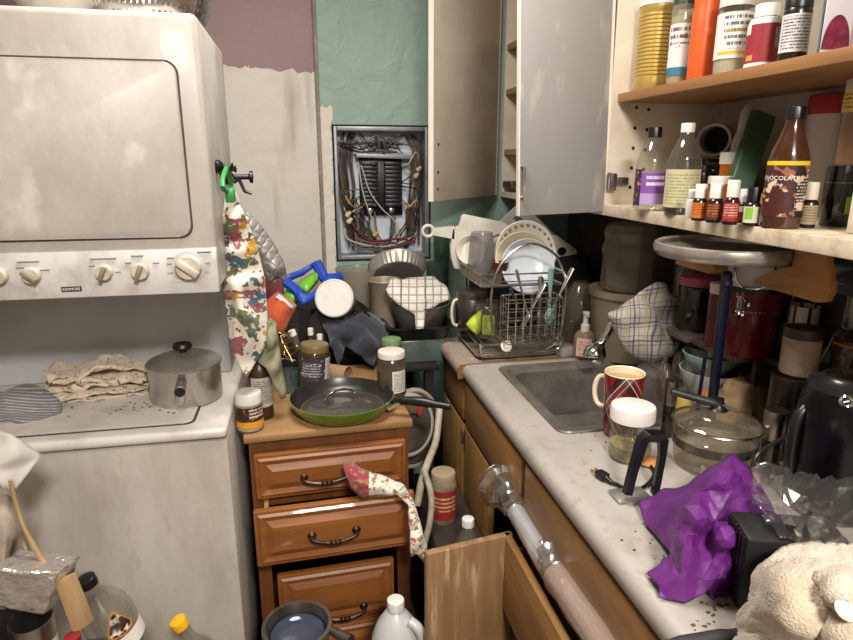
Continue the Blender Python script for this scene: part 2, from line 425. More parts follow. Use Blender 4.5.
# ================================================================== the room
SX, DX = -.185, -.168            # right sides of washer and dryer
struct('floor', box(BM(), -1.25, 1.145, -1.35, 2.46, -.05, 0), mat('floor_tile', '#6b5b4c', .6, c2='#54473b', ns=9))
struct('ceiling', box(BM(), -1.25, 1.145, -1.35, 2.46, 2.5, 2.55), mat('ceiling_paint', '#cfc8bd', .9))
def paint_back():
    m, nt, N, L = _nt('green_plaster')
    o = N.new('ShaderNodeOutputMaterial'); b = N.new('ShaderNodeBsdfPrincipled'); L.new(b.outputs[0], o.inputs[0]); b.inputs['Roughness'].default_value = .55
    tc = N.new('ShaderNodeTexCoord'); sp = N.new('ShaderNodeSeparateXYZ'); L.new(tc.outputs['Object'], sp.inputs[0])
    n = N.new('ShaderNodeTexNoise'); n.inputs['Scale'].default_value = 5; n.inputs['Detail'].default_value = 7; L.new(tc.outputs['Object'], n.inputs[0])
    n2 = N.new('ShaderNodeTexNoise'); n2.inputs['Scale'].default_value = 35; n2.inputs['Detail'].default_value = 3; L.new(tc.outputs['Object'], n2.inputs[0])
    mx = N.new('ShaderNodeMix'); mx.data_type = 'RGBA'; mx.inputs[6].default_value = _col(s2l('#93aa9d')); mx.inputs[7].default_value = _col(s2l('#80978b')); L.new(n.outputs[0], mx.inputs[0])
    def Mt(op, a, v):
        q = N.new('ShaderNodeMath'); q.operation = op; L.new(a, q.inputs[0])
        if isinstance(v, (int, float)): q.inputs[1].default_value = v
        else: L.new(v, q.inputs[1])
        return q.outputs[0]
    wob = Mt('MULTIPLY', n2.outputs[0], .05)
    f = Mt('MULTIPLY', Mt('LESS_THAN', Mt('ADD', sp.outputs[0], wob), .148), Mt('LESS_THAN', Mt('ADD', sp.outputs[2], wob), 1.715))
    m2 = N.new('ShaderNodeMix'); m2.data_type = 'RGBA'; L.new(f, m2.inputs[0]); L.new(mx.outputs[2], m2.inputs[6]); m2.inputs[7].default_value = _col(s2l('#d0c7ba'))
    L.new(m2.outputs[2], b.inputs['Base Color'])
    bp = N.new('ShaderNodeBump'); bp.inputs['Strength'].default_value = .35; bp.inputs['Distance'].default_value = .02
    n3 = N.new('ShaderNodeTexNoise'); n3.inputs['Scale'].default_value = 11; n3.inputs['Detail'].default_value = 6; n3.inputs['Distortion'].default_value = 1.2; L.new(tc.outputs['Object'], n3.inputs[0])
    L.new(n3.outputs[0], bp.inputs['Height']); L.new(bp.outputs[0], b.inputs['Normal'])
    return m
def paint_left():
    m, nt, N, L = _nt('mauve_over_white_plaster')
    o = N.new('ShaderNodeOutputMaterial'); b = N.new('ShaderNodeBsdfPrincipled'); L.new(b.outputs[0], o.inputs[0]); b.inputs['Roughness'].default_value = .6
    tc = N.new('ShaderNodeTexCoord'); sp = N.new('ShaderNodeSeparateXYZ'); L.new(tc.outputs['Object'], sp.inputs[0])
    def nse(sc, de, st=(1, 1, 1)):
        mp = N.new('ShaderNodeMapping'); mp.inputs['Scale'].default_value = st; L.new(tc.outputs['Object'], mp.inputs[0])
        n = N.new('ShaderNodeTexNoise'); n.inputs['Scale'].default_value = sc; n.inputs['Detail'].default_value = de; L.new(mp.outputs[0], n.inputs[0]); return n.outputs[0]
    def Mt(op, a, v):
        q = N.new('ShaderNodeMath'); q.operation = op
        for i, x in enumerate((a, v)):
            if isinstance(x, (int, float)): q.inputs[i].default_value = x
            else: L.new(x, q.inputs[i])
        return q.outputs[0]
    def mix(f, a, c):
        x = N.new('ShaderNodeMix'); x.data_type = 'RGBA'
        if isinstance(f, float): x.inputs[0].default_value = f
        else: L.new(f, x.inputs[0])
        for i, k in ((6, a), (7, c)):
            if isinstance(k, str): x.inputs[i].default_value = _col(s2l(k))
            else: L.new(k, x.inputs[i])
        return x.outputs[2]
    mauve = mix(nse(5, 5), '#927978', '#7c6463'); pale = mix(nse(6, 6), '#cfc8be', '#bab1a5')
    st = nse(9, 6, (1, 1, .12)); mr = N.new('ShaderNodeMapRange'); mr.inputs[1].default_value = .55; mr.inputs[2].default_value = .7; L.new(st, mr.inputs[0])
    pale = mix(Mt('MULTIPLY', mr.outputs[0], Mt('GREATER_THAN', sp.outputs[0], -.1)), pale, '#94897b')
    f = Mt('GREATER_THAN', Mt('ADD', sp.outputs[2], Mt('MULTIPLY', nse(22, 5), .07)), 1.845)
    L.new(mix(f, pale, mauve), b.inputs['Base Color'])
    bp = N.new('ShaderNodeBump'); bp.inputs['Strength'].default_value = .3; bp.inputs['Distance'].default_value = .02; L.new(nse(12, 6), bp.inputs['Height']); L.new(bp.outputs[0], b.inputs['Normal'])
    return m
# back wall with a hole for the breaker box
PX0, PX1, PZ0, PZ1 = .129, .493, 1.121, 1.622
wb = BM()
box(wb, -1.2, PX0, 2.4, 2.46, 0, 2.5); box(wb, PX1, 1.09, 2.4, 2.46, 0, 2.5); box(wb, PX0, PX1, 2.4, 2.46, 0, PZ0); box(wb, PX0, PX1, 2.4, 2.46, PZ1, 2.5)
box(wb, PX0 - .02, PX1 + .02, 2.5, 2.53, PZ0 - .02, PZ1 + .02)
struct('wall_back', wb, paint_back())
struct('wall_chase', box(BM(), -1.2, .068, 2.34, 2.4, 0, 2.5, .006), paint_left())
struct('trim_1', box(BM(), .068, .083, 2.385, 2.4, 0, 2.5, .003), mat('trim_grey_brown', '#7b7266', .7, c2='#958b7d', ns=20))  # darker strip along the edge of the wall step
wallm = mat('shade_dark_wall', '#494036', .85, c2='#3d352d', ns=6)  # colour darkened to carry the deep shade under the wall cabinets
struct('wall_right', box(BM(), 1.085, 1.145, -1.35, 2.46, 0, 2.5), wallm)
struct('wall_left', box(BM(), -1.25, -1.2, -1.35, 2.46, 0, 2.5), mat('far_wall', '#857b6f', .85))
struct('wall_front', box(BM(), -1.25, 1.145, -1.35, -1.3, 0, 2.5), mat('far_wall', '#857b6f', .85))
# ================================================================== stacked washer and dryer
lc = thing('laundry_center', 'tall worn white stacked washer and dryer along the left', 'washer dryer', (-.52, 1.6, 0))
def LW(p): return V(p) - V((-.52, 1.6, 0))
def loc_bm(bm):
    bmesh.ops.translate(bm, verts=bm.verts, vec=V((.52, -1.6, 0))); return bm
obj('washer_cabinet', loc_bm(box(BM(), -.87, SX, 1.287, 1.95, 0, .908, .008)), enamel_lo, lc)
tp = BM(); box(tp, -.87, SX, 1.283, 1.95, .912, .937, .01, 3); obj('washer_top', loc_bm(tp), enamel_top, lc)
ld = prism(BM(), rrect(-.80, -.262, 1.325, 1.62, .018), .9375, .941, bev=.002); obj('washer_lid', loc_bm(ld), enamel_top, lc)
gp = prism(BM(), rrect(-.805, -.257, 1.319, 1.625, .02), .9365, .9378); obj('lid_gap', loc_bm(gp), mat('gap_line_brown', '#4a433c', .9), lc)  # darker outline drawn around the washer lid
obj('back_riser', loc_bm(box(BM(), -.85, -.212, 1.66, 1.95, .937, 1.25, .006)), riser_m, lc)
dr = BM(); box(dr, -.86, DX, 1.25, 1.645, 1.247, 1.755, .012, 3); obj('dryer_cabinet', loc_bm(dr), enamel, lc)
drp = rrect(-.90, -.21, 1.356, 1.672, .022)
fx = Matrix(((1, 0, 0, 0), (0, 0, -1, 1.25), (0, 1, 0, 0), (0, 0, 0, 1)))      # x,z outline extruded towards the room
dd = prism(BM(), [(max(x, -.855), z) for x, z in rrect(-.95, -.211, 1.357, 1.671, .022)], -.0005, .006, fx, .003); obj('dryer_door', loc_bm(dd), enamel, lc)
dg = prism(BM(), [(max(x, -.857), z) for x, z in rrect(-.95, -.2075, 1.3535, 1.6745, .024)], -.0005, .0012, fx); obj('door_gap', loc_bm(dg), mat('gap_line_brown', '#4a433c', .9), lc)  # darker outline drawn around the dryer door
cp = BM(); hull_box(cp, [V(p) for p in ((-.858, 1.238, 1.247), (-.168, 1.238, 1.247), (-.858, 1.262, 1.247), (-.168, 1.262, 1.247), (-.858, 1.244, 1.334), (-.168, 1.244, 1.334), (-.858, 1.262, 1.334), (-.168, 1.262, 1.334))], .003)
obj('control_panel', loc_bm(cp), panel_m, lc)
kb = mat('knob_beige', '#cfc6b8', .4, c2='#a89c8a', ns=30); kd = mat('knob_pointer', '#8a7f70', .5)
def pf(px, py): return W(px, py, y=1.241)
for px, py, rp in ((0, 276, 8.5), (33, 275, 8.5), (105, 272, 8), (141, 271, 8.5), (189, 267, 13)):
    p = pf(px, py); r = rp * mpp0(p)
    mx = Matrix.Translation(LW(p)) @ Matrix.Rotation(pi / 2, 4, 'X')
    if rp > 10:
        obj('dial_ring', lathe(BM(), [(r * 1.25, -.003), (r * 1.25, .002), (r * .95, .004), (0, .004)], 32, mx=mx), panel_m, lc)
    k = obj('knob', lathe(BM(), [(r, -.002), (r * .97, .012), (r * .85, .016), (0, .016)], 28, mx=mx), kb, lc)
    a = random.choice((.5, -.4, .9))
    pb = box(BM(), -r * .26, r * .26, -r * .9, r * .9, .014, .026, .002, mx=mx @ Matrix.Rotation(a, 4, 'Z')); obj('pointer', pb, kd if rp < 10 else kb, k)
p = LW(pf(72, 289)); bm = box(BM(), p.x - .0175, p.x + .0175, p.y - .0025, p.y + .002, p.z - .005, p.z + .005); obj('badge', bm, ink, lc)
text_obj('KENMORE', .0078, inkw, lc, lambda x, y: V((p.x + x * .85, p.y - .0028, p.z + y)))
pk = LW(pf(36, 291)); obj('button', lathe(BM(), [(.0048, -.002), (.0048, .004), (0, .005)], 16, mx=Matrix.Translation(pk) @ Matrix.Rotation(pi / 2, 4, 'X')), panel_m, lc)
# printed lines around the knobs
tk = BM()
for px, py, w_ in ((28, 262, 22), (20, 268, 8), (45, 270, 10), (103, 259, 26), (92, 266, 6), (118, 272, 6), (137, 256, 12), (128, 263, 6), (156, 263, 6), (171, 258, 8), (170, 264, 6), (171, 273, 7), (206, 272, 8), (208, 263, 5), (176, 283, 12), (204, 252, 14), (140, 286, 14)):
    a, b_ = LW(pf(px - w_ / 2, py)), LW(pf(px + w_ / 2, py))
    box(tk, a.x, b_.x, a.y - .0015 - (.0035 if py < 262 else 0) * 0, a.y + .004, a.z - .0008, a.z + .0008)
obj('printed_legend', tk, mat('faded_print', '#8d8a86', .7), lc)
# hooks on the dryer side, with the green clip that holds the towel
hk = thing('magnetic_hook', 'black round hook on the dryer side holding the floral towel', 'hook', (DX, 1.36, 1.475))
for dy, dz in ((-.02, .012), (.035, .006)):
    h1 = BM(); lathe(h1, [(0, 0), (.012, 0), (.014, .004), (.011, .012), (.005, .016), (.005, .03), (.009, .034), (0, .036)], 16, mx=Matrix.Translation((0, dy, dz)) @ Matrix.Rotation(pi / 2, 4, 'Y'))
    obj('knob', h1, black, hk)
obj('stem', tube(BM(), [(.012, 0, .008), (.025, 0, -.006), (.034, -.005, -.02), (.042, -.005, -.012)], .004, 8), black, hk)
hk2 = tag(center(obj('magnetic_hook', tube(lathe(BM(), [(0, 0), (.016, 0), (.018, .005), (.012, .014), (.006, .018), (.006, .05), (.014, .054), (.014, .06), (0, .062)], 16, mx=Matrix.Translation((DX, 1.5, 1.462)) @ Matrix.Rotation(pi / 2, 4, 'Y')), [(DX + .03, 1.5, 1.455), (DX + .04, 1.497, 1.43), (DX + .055, 1.495, 1.425)], .004, 8), black)), 'black knob hook on the dryer side above the quilted mitt', 'hook')
cl = thing('towel_clip', 'green plastic clip gripping the floral towel top', 'clip', W(227, 190, x=-.13))
c0 = W(227, 190, x=-.13)
obj('loop', tube(BM(), [W(a, b, x=-.13) - c0 for a, b in ((226, 169), (223, 178), (223, 189), (231, 189), (230, 178), (227, 169))], .0042, 8, True, sub=3), mat('green_plastic', '#2f8f46', .35), cl)
obj('jaw', box(BM(), -.003, .013, -.012, .01, -.022, .003, .003), mat('green_plastic', '#2f8f46', .35), cl)
# ================================================================== breaker box
eb = thing('breaker_box', 'open electrical breaker box full of tangled wires in the green wall', 'breaker box', (.311, 2.4, 1.121))
fr = mat('box_metal', '#9b9da0', .45, .5, c2='#7f8286', ns=8)
b_ = BM(); w_, h_ = .364, .501
box(b_, -w_ / 2 + .012, w_ / 2 - .012, .072, .08, .012, h_ - .012); obj('back_plate', b_, mat('bare_zinc', '#d3dae2', .55, .1, c2='#b4bcc6', ns=6), eb)
b_ = BM()
for x0, x1, z0, z1 in ((-w_ / 2, -w_ / 2 + .012, 0, h_), (w_ / 2 - .016, w_ / 2, 0, h_), (-w_ / 2 + .012, w_ / 2 - .016, 0, .016), (-w_ / 2 + .012, w_ / 2 - .016, h_ - .016, h_)):
    box(b_, x0, x1, -.006, .095, z0, z1, .002)
obj('frame', b_, fr, eb)
b_ = BM()
for x0, x1, z0, z1 in ((-w_ / 2 - .006, -w_ / 2, -.006, h_ + .006), (w_ / 2, w_ / 2 + .006, -.006, h_ + .006), (-w_ / 2, w_ / 2, -.006, 0), (-w_ / 2, w_ / 2, h_, h_ + .006)):
    box(b_, x0, x1, -.003, .01, z0, z1)
obj('dark_rim', b_, dark, eb)
obj('cover_bracket', box(BM(), -.11, .11, .015, .09, .385, .40, .002, mx=Matrix.Rotation(.03, 4, 'Y')), fr, eb)
obj('bus_board', box(BM(), -.085, .085, .055, .09, .165, .385, .003), black, eb)
for c in (-1, 1):
    for k in range(11):
        obj('breaker', box(BM(), c * .045 - .032, c * .045 + .032, .028, .06, .2 + k * .0158, .2145 + k * .0158, .002), mat('breaker_black', '#1b1c1e', .35), eb)
        if k % 2 == 0: obj('breaker_toggle', box(BM(), c * .03 - .006, c * .03 + .006, .018, .03, .203 + k * .0158, .211 + k * .0158, .002), mat('toggle_grey', '#3d3e40', .4), eb)
for x in (-.045, .04):
    obj('lug', box(BM(), x - .012, x + .012, .04, .06, .172, .196, .003), chrome, eb)
wc = [mat('wire_black', '#191817', .45), mat('wire_grey', '#5c5852', .5), mat('wire_red', '#66262a', .45), mat('wire_white', '#b3aca0', .5), mat('wire_brown', '#4b352a', .5), mat('wire_copper', '#8c6038', .4, .6)]
rw = random.Random(5)
def wire(pts, m, r=.0022): obj('wire', tube(BM(), pts, r * 1.3, 6, sub=4), m, eb)
for k in range(14):   # left bundle
    x = -.165 + rw.random() * .05; z = .06 + rw.random() * .25
    wire([(x + .02, .05, .48), (x - .01 + rw.uniform(0, .02), .03, .40), (x + rw.uniform(-.01, .03), .02, .28), (x + rw.uniform(0, .03), .025, z), (rw.uniform(-.14, .0), .035, rw.uniform(.03, .11))], rw.choice(wc[:2] + [wc[0], wc[4]]))
for k in range(14):   # right bundle
    x = .165 - rw.random() * .045
    wire([(x - .03, .05, .475), (x, .03, .42), (x + rw.uniform(-.02, .008), .02, .3), (x + rw.uniform(-.035, .0), .025, rw.uniform(.1, .2)), (rw.uniform(.02, .15), .04, rw.uniform(.03, .1))], rw.choice([wc[0], wc[2], wc[4], wc[4], wc[0], wc[1]]))
for k in range(14):   # loops over the top
    x0 = rw.uniform(-.17, -.02); x1 = rw.uniform(0, .16)
    wire([(x0, .04, rw.uniform(.42, .48)), (x0 + .04, .02, rw.uniform(.4, .46)), ((x0 + x1) / 2, .015, rw.uniform(.40, .47)), (x1, .03, rw.uniform(.40, .48))], rw.choice(wc[:2] + [wc[0], wc[4], wc[1]]), .002)
for k in range(14):   # to the breakers
    c = rw.choice((-1, 1)); z = .2 + rw.randint(0, 10) * .0158
    wire([(c * .078, .04, z), (c * .105, .015, z + rw.uniform(-.03, .02)), (c * .14, .02, z + rw.uniform(-.06, .06)), (c * .155, .05, z + rw.uniform(-.1, .1))], rw.choice(wc), .002)
for k in range(15):   # bottom tangle
    x0 = rw.uniform(-.15, -.02); x1 = rw.uniform(.04, .15)
    wire([(x0, .05, rw.uniform(.1, .22)), (x0 + rw.uniform(-.01, .03), .02, rw.uniform(.05, .09)), ((x0 + x1) / 2, .012, rw.uniform(.03, .07)), (x1 - .02, .02, rw.uniform(.035, .09)), (x1, .05, rw.uniform(.08, .2))], rw.choice(wc[:2] + wc[:2] + [wc[3], wc[2]]), .0024)
wire([(-.14, .02, .19), (-.11, .01, .12), (-.05, .01, .07), (.06, .01, .075), (.13, .02, .06)], wc[2], .003)
wire([(-.08, .02, .36), (-.05, .01, .26), (.0, .01, .19), (.05, .01, .14), (.07, .02, .05)], wc[3], .002); wire([(-.09, .02, .37), (-.075, .01, .25), (-.04, .01, .14), (-.02, .03, .05)], wc[3], .002)
for x, z, m in ((-.135, .175, '#c9b28c'), (-.13, .15, '#c9bdb0'), (.145, .345, '#b79d7c'), (.135, .32, '#b79d7c'), (-.03, .095, '#b9893a')):
    obj('wire_nut', lathe(BM(), [(0, -.012), (.009, -.012), (.011, -.004), (.006, .012), (0, .014)], 12, mx=Matrix.Translation((x, .012, z)) @ Matrix.Rotation(.8, 4, 'Y')), mat('nut' + m, m, .5), eb)
# ================================================================== upper cabinets
KX = .785
kc = thing('wall_cabinet', 'cream open wall cabinet of shelves at top right', 'cabinet', (KX, 1.0, 1.358))
def KL(bm): bmesh.ops.translate(bm, verts=bm.verts, vec=(-KX, -1.0, -1.358)); return bm
shb = mat('speckled_shelf', '#c9baa3', .5, c2='#a8967d', ns=30, nlo=.45, nhi=.7, bump=.04, bs=90)
obj('bottom_shelf', KL(box(BM(), KX, 1.085, .35, 1.515, 1.358, 1.386, .002)), shb, kc)
obj('side_panel', KL(box(BM(), KX, 1.085, 1.515, 1.533, 1.358, 2.2, .002)), melamine, kc)
obj('back_panel', KL(box(BM(), 1.075, 1.085, .35, 1.515, 1.386, 2.2)), mat('cabinet_back', '#a29788', .6, c2='#8c8071', ns=6), kc)
obj('upper_shelf', KL(box(BM(), .8, 1.075, .35, 1.512, 1.641, 1.662, .001)), shelfw, kc)
obj('top_panel', KL(box(BM(), KX, 1.085, .35, 1.533, 2.2, 2.22)), melamine, kc)
ph = BM()
for k in range(12):
    for x in (.825, .86):
        if k in (6, 7) and x > .85: continue
        z = 1.43 + k * .05 - (0 if x < .85 else .004)
        lathe(ph, [(0, 0), (.0045, 0), (.0045, .0012), (0, .0012)], 10, mx=Matrix.Translation((x + .03, 1.5151, z)) @ Matrix.Rotation(pi / 2, 4, 'X'))
obj('pin_holes', KL(ph), ink, kc)
hg = BM(); q = W(611, 182, y=1.505)
box(hg, q.x - .008, q.x + .012, 1.495, 1.515, q.z - .022, q.z + .022, .003); box(hg, q.x + .008, q.x + .05, 1.503, 1.515, q.z - .01, q.z + .012, .003); tube(hg, [(q.x - .01, 1.497, q.z - .02), (q.x - .01, 1.497, q.z + .024)], .005, 8)
obj('hinge', KL(hg), dsteel, kc)
nb = BM(); q = W(848, 218, y=.86); box(nb, KX + .01, 1.07, .70, .83, 1.3865, 1.388)
nb.free()
fc = thing('corner_wall_cabinet', 'tall cream wall cabinet at the back corner with both doors hanging open', 'cabinet', (KX, 1.95, 1.358))
def FL(bm): bmesh.ops.translate(bm, verts=bm.verts, vec=(-KX, -1.95, -1.358)); return bm
bm = BM(); box(bm, KX, 1.085, 1.535, 2.398, 1.358, 1.378); box(bm, 1.075, 1.085, 1.535, 2.398, 1.378, 2.2); box(bm, KX, 1.075, 2.38, 2.398, 1.378, 2.2); box(bm, KX, 1.075, 1.535, 1.55, 1.378, 2.2); box(bm, KX, 1.085, 1.535, 2.398, 2.2, 2.22)
obj('carcass', FL(bm), melamine, fc)
for z in (1.52, 1.74, 1.9):
    obj('shelf', FL(box(BM(), KX + .005, 1.075, 1.55, 2.38, z, z + .02)), mat('old_shelf', '#9a8466', .6), fc)
# far door, inside face towards us: hinge at the back corner, free edge at photo x 431
def panel_door(name, hinge, free, z0, z1, th, m, edge, parent, roll=0):
    d = V((free[0] - hinge[0], free[1] - hinge[1], 0)); L_ = d.length; d.normalize(); n = V((-d.y, d.x, 0))
    mx = Matrix(((d.x, n.x, 0, hinge[0]), (d.y, n.y, 0, hinge[1]), (0, 0, 1, 0), (0, 0, 0, 1))) @ Matrix.Translation((0, 0, z0)) @ Matrix.Rotation(roll, 4, 'Y') @ Matrix.Translation((0, 0, -z0))
    o = obj(name, FL(box(BM(), 0, L_, 0, th, z0, z1, .002, mx=mx)), m, parent)
    for xa, xb in ((L_ - .002, L_ + .0015), (-.001, .006)):
        obj('edge_band', FL(box(BM(), xa, xb, min(0, th) - .0007, max(0, th) + .0007, z0, z1, mx=mx)), edge, o)
    return o, mx, L_
edgem = mat('pale_edge', '#e2d8c8', .5)
d1, m1, l1 = panel_door('door', (.762, 2.375), (.432, 2.03), 1.365, 2.195, -.018, mat('inside_door', '#c2b5a3', .5, c2='#b3a593', ns=5), edgem, fc)
ho = BM()
for x, z in ((l1 - .03, 1.405), (l1 - .03, 1.46), (l1 - .03, 1.55)): lathe(ho, [(0, 0), (.005, 0), (.005, .001), (0, .001)], 10, mx=m1 @ Matrix.Translation((x, .0002, z)) @ Matrix.Rotation(-pi / 2, 4, 'X'))
obj('screw_hole', FL(ho), ink, d1)
grayd = mat('grey_painted_door', '#94918d', .5, c2='#8a8784', ns=3, stretch=(1, 1, .3), c3='#b3aea7', n3=16)
h0 = W(603, 213, z=1.362); f0 = W(519, 215, z=1.362)
d2, m2, l2 = panel_door('door', (h0.x, h0.y - .0), (f0.x, h0.y + .004), 1.367, 2.195, .018, grayd, edgem, fc, R(1.9))
hd = tube(BM(), [V(p) for p in ((l2 - .006, .018, 1.415), (l2 - .006, .042, 1.42), (l2 - .006, .042, 1.49), (l2 - .006, .018, 1.495))], .004, 8)
for v in hd.verts: v.co = m2 @ v.co
obj('handle', FL(hd), chrome, d2)
bm = BM(); p = W(507, 182, y=1.9); box(bm, KX + .002, KX + .05, 2.28, 2.38, 1.395, 1.42, .004); tube(bm, [(KX + .02, 2.25, 1.4), (KX + .05, 2.28, 1.43), (KX + .02, 2.34, 1.4)], .007, 8); obj('hinge', FL(bm), dsteel, fc)
# ================================================================== counter and base cabinets
XC = .445
cw = mat('counter_laminate', '#a39c95', .42, c2='#948c83', ns=7, nlo=.45, nhi=.7, c3='#978d81', n3=40, bump=.02, bs=60)
def counter(name, y0, y1, hole, label, xf, m):
    bm = BM()
    def slab(x0, x1, ya, yb): box(bm, x0, x1, ya, yb, .872, .91)
    prof = [(xf + .004, .869), (xf, .876), (xf - .001, .89), (xf + .003, .902), (xf + .012, .909), (xf + .03, .91), (xf + .03, .869)]
    prism(bm, [(x, z) for x, z in prof], y0, y1, Matrix(((1, 0, 0, 0), (0, 0, 1, 0), (0, 1, 0, 0), (0, 0, 0, 1))))
    if hole:
        hx0, hx1, hy0, hy1 = hole
        slab(xf + .03, hx0, y0, y1); slab(hx1, 1.083, y0, y1); slab(hx0, hx1, y0, hy0); slab(hx0, hx1, hy1, y1)
    else: slab(xf + .03, 1.083, y0, y1); box(bm, .62, 1.083, y1 - .001, 2.395, .872, .91)
    o = obj(name, bm, m, loc=(0, 0, 0)); return tag(center(o), label, 'countertop')
HOLE = (.56, .965, 1.185, 1.6)
counter('countertop', .25, 1.664, HOLE, 'long pale laminate countertop with the sink set in', XC, cw)
counter('countertop', 1.668, 1.955, None, 'short grimy end of countertop carrying the dish rack', XC - .012, mat('grimy_laminate', '#a09282', .45, c2='#94836f', ns=9, c3='#b6a99a', n3=30))
tag(center(obj('seam_strip', prism(BM(), [(XC - .015, .868), (XC - .016, .895), (XC - .006, .911), (XC + .02, .9125), (1.083, .9125), (1.083, .868)], 1.6635, 1.6685, Matrix(((1, 0, 0, 0), (0, 0, 1, 0), (0, 1, 0, 0), (0, 0, 0, 1)))), mat('rusty_strip', '#7d5636', .6))), 'rusty brown seam strip across the counter beside the dish rack', 'strip')
sk = thing('kitchen_sink', 'dark grimy steel sink sunk in the countertop', 'sink', (.7625, 1.3925, .74))
sm = mat('grimy_sink_steel', '#98928a', .4, .6, c2='#6f6962', ns=7, nlo=.35, nhi=.65)
bs = BM()
def ring(x0, x1, y0, y1, r, z): return [bs.verts.new((x - .7625, y - 1.3925, z - .74)) for x, y in rrect(x0, x1, y0, y1, r, 5)]
rr = [ring(.535, .99, 1.16, 1.625, .03, .912), ring(.537, .988, 1.162, 1.623, .03, .9155), ring(.56, .965, 1.185, 1.60, .035, .914), ring(.572, .953, 1.197, 1.588, .04, .902), ring(.585, .94, 1.21, 1.575, .05, .765), ring(.61, .915, 1.235, 1.55, .05, .748)]
for a, c in zip(rr, rr[1:]):
    n = len(a)
    for i in range(n): bs.faces.new((a[i], a[(i + 1) % n], c[(i + 1) % n], c[i]))
bs.faces.new(rr[-1])
obj('basin', bs, sm, sk); obj('drain', lathe(BM(), [(.04, .0095), (.038, .012), (.028, .0105), (0, .0098)], 24), dsteel, sk)
# base cabinets
bc = thing('base_cabinet', 'worn oak base cabinet run under the countertop', 'cabinet', (.47, 1.2, 0))
def BL(bm): bmesh.ops.translate(bm, verts=bm.verts, vec=(-.47, -1.2, 0)); return bm
FX = .47
bm = BM(); box(bm, FX + .02, 1.08, 1.94, 1.955, .1, .868); box(bm, 1.065, 1.08, .3, 1.955, .1, .868); box(bm, FX + .02, 1.08, .3, 1.955, .1, .115); box(bm, FX + .02, 1.08, .3, .315, .1, .868); box(bm, FX + .06, 1.08, .32, 1.94, 0, .1)
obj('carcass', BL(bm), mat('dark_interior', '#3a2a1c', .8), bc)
bm = BM()
for y0, y1 in ((1.925, 1.955), (1.655, 1.69), (1.155, 1.185), (.3, .34)): box(bm, FX, FX + .02, y0, y1, .1, .868)
box(bm, FX, FX + .02, .34, 1.925, .855, .868); box(bm, FX, FX + .02, 1.69, 1.925, .70, .72); box(bm, FX, FX + .02, 1.185, 1.655, .70, .72); box(bm, FX, FX + .02, .34, 1.925, .1, .13)
obj('face_frame', BL(bm), oak, bc)
def front(name, y0, y1, z0, z1, m, x=FX, parent=bc, bev=.004): return obj(name, BL(box(BM(), x - .018, x, y0, y1, z0, z1, bev)), m, parent)
front('drawer', 1.675, 1.945, .728, .852, oakh); front('door', 1.675, 1.945, .12, .712, oak)
front('false_front', 1.175, 1.655, .722, .852, oakh); front('door', 1.40, 1.655, .12, .71, oak)
front('drawer', .33, 1.150, .742, .855, oakh)
bm = BM(); box(bm, FX - .024, FX - .004, 1.662, 1.672, .655, .70, .002); obj('hinge', BL(bm), dsteel, bc)
# the drawer that stands pulled out, and the door swung wide open
DX2 = .412
d3 = front('drawer', .42, 1.15, .50, .69, oakh, DX2 + .012)
bm = BM(); box(bm, DX2 + .012, .95, .44, 1.13, .52, .53); box(bm, DX2 + .012, .95, 1.12, 1.13, .53, .66); box(bm, DX2 + .012, .95, .44, .45, .53, .66); obj('drawer_box', BL(bm), board, d3)
front('drawer', .42, 1.15, .12, .485, oakh)
a, c = W(510, 530, z=.69), W(424, 550, z=.69)
dv = (c - a); dv.z = 0; ln = dv.length; dv.normalize(); n_ = V((dv.y, -dv.x, 0))
mx = Matrix(((dv.x, n_.x, 0, a.x), (dv.y, n_.y, 0, a.y), (0, 0, 1, 0), (0, 0, 0, 1)))
od = obj('door', BL(box(BM(), 0, ln, -.018, 0, .12, .69, .003, mx=mx)), oakd, bc)
bm = BM(); box(bm, a.x - .01, FX, a.y - .002, a.y + .022, .60, .63, .003); obj('hinge', BL(bm), dsteel, od)
# ================================================================== drawer cabinet
p0 = W(244, 437, z=.87); p1 = W(412, 420, z=.87); ang = atan2(p1.y - p0.y, p1.x - p0.x); WD = (p1 - p0).length
dc = thing('drawer_cabinet', 'orange stained wooden drawer cabinet with a bare board top', 'drawer cabinet', (p0.x, p0.y, 0), ang)
DCM = Matrix.Translation((p0.x, p0.y, 0)) @ Matrix.Rotation(ang, 4, 'Z'); DCI = DCM.inverted()
fn = V((sin(ang), -cos(ang), 0))
def dcl(px, py, off=.012):  # photo pixel on the front face -> local x,z
    q = DCI @ WP(px, py, V((p0.x, p0.y, 0)) - fn * off, fn); return q
DD = .46
obj('top_board', box(BM(), -.002, WD + .002, -.002, DD, .852, .87, .003), board, dc)
bm = BM(); box(bm, .008, .022, .012, DD - .01, .04, .852); box(bm, WD - .022, WD - .008, .012, DD - .01, .04, .852); box(bm, .022, WD - .022, DD - .022, DD - .01, .04, .852); box(bm, .022, WD - .022, .02, DD - .022, .04, .055)
obj('carcass', bm, cherryz, dc)
bm = BM(); box(bm, .008, .04, .01, .03, .04, .852); box(bm, WD - .04, WD - .008, .01, .03, .04, .852)
for z, zz_ in ((.79, .852), (.675, .70), (.515, .585), (.30, .335)): box(bm, .04, WD - .04, .014, .03, z, zz_)
obj('face_frame', bm, cherryz, dc)
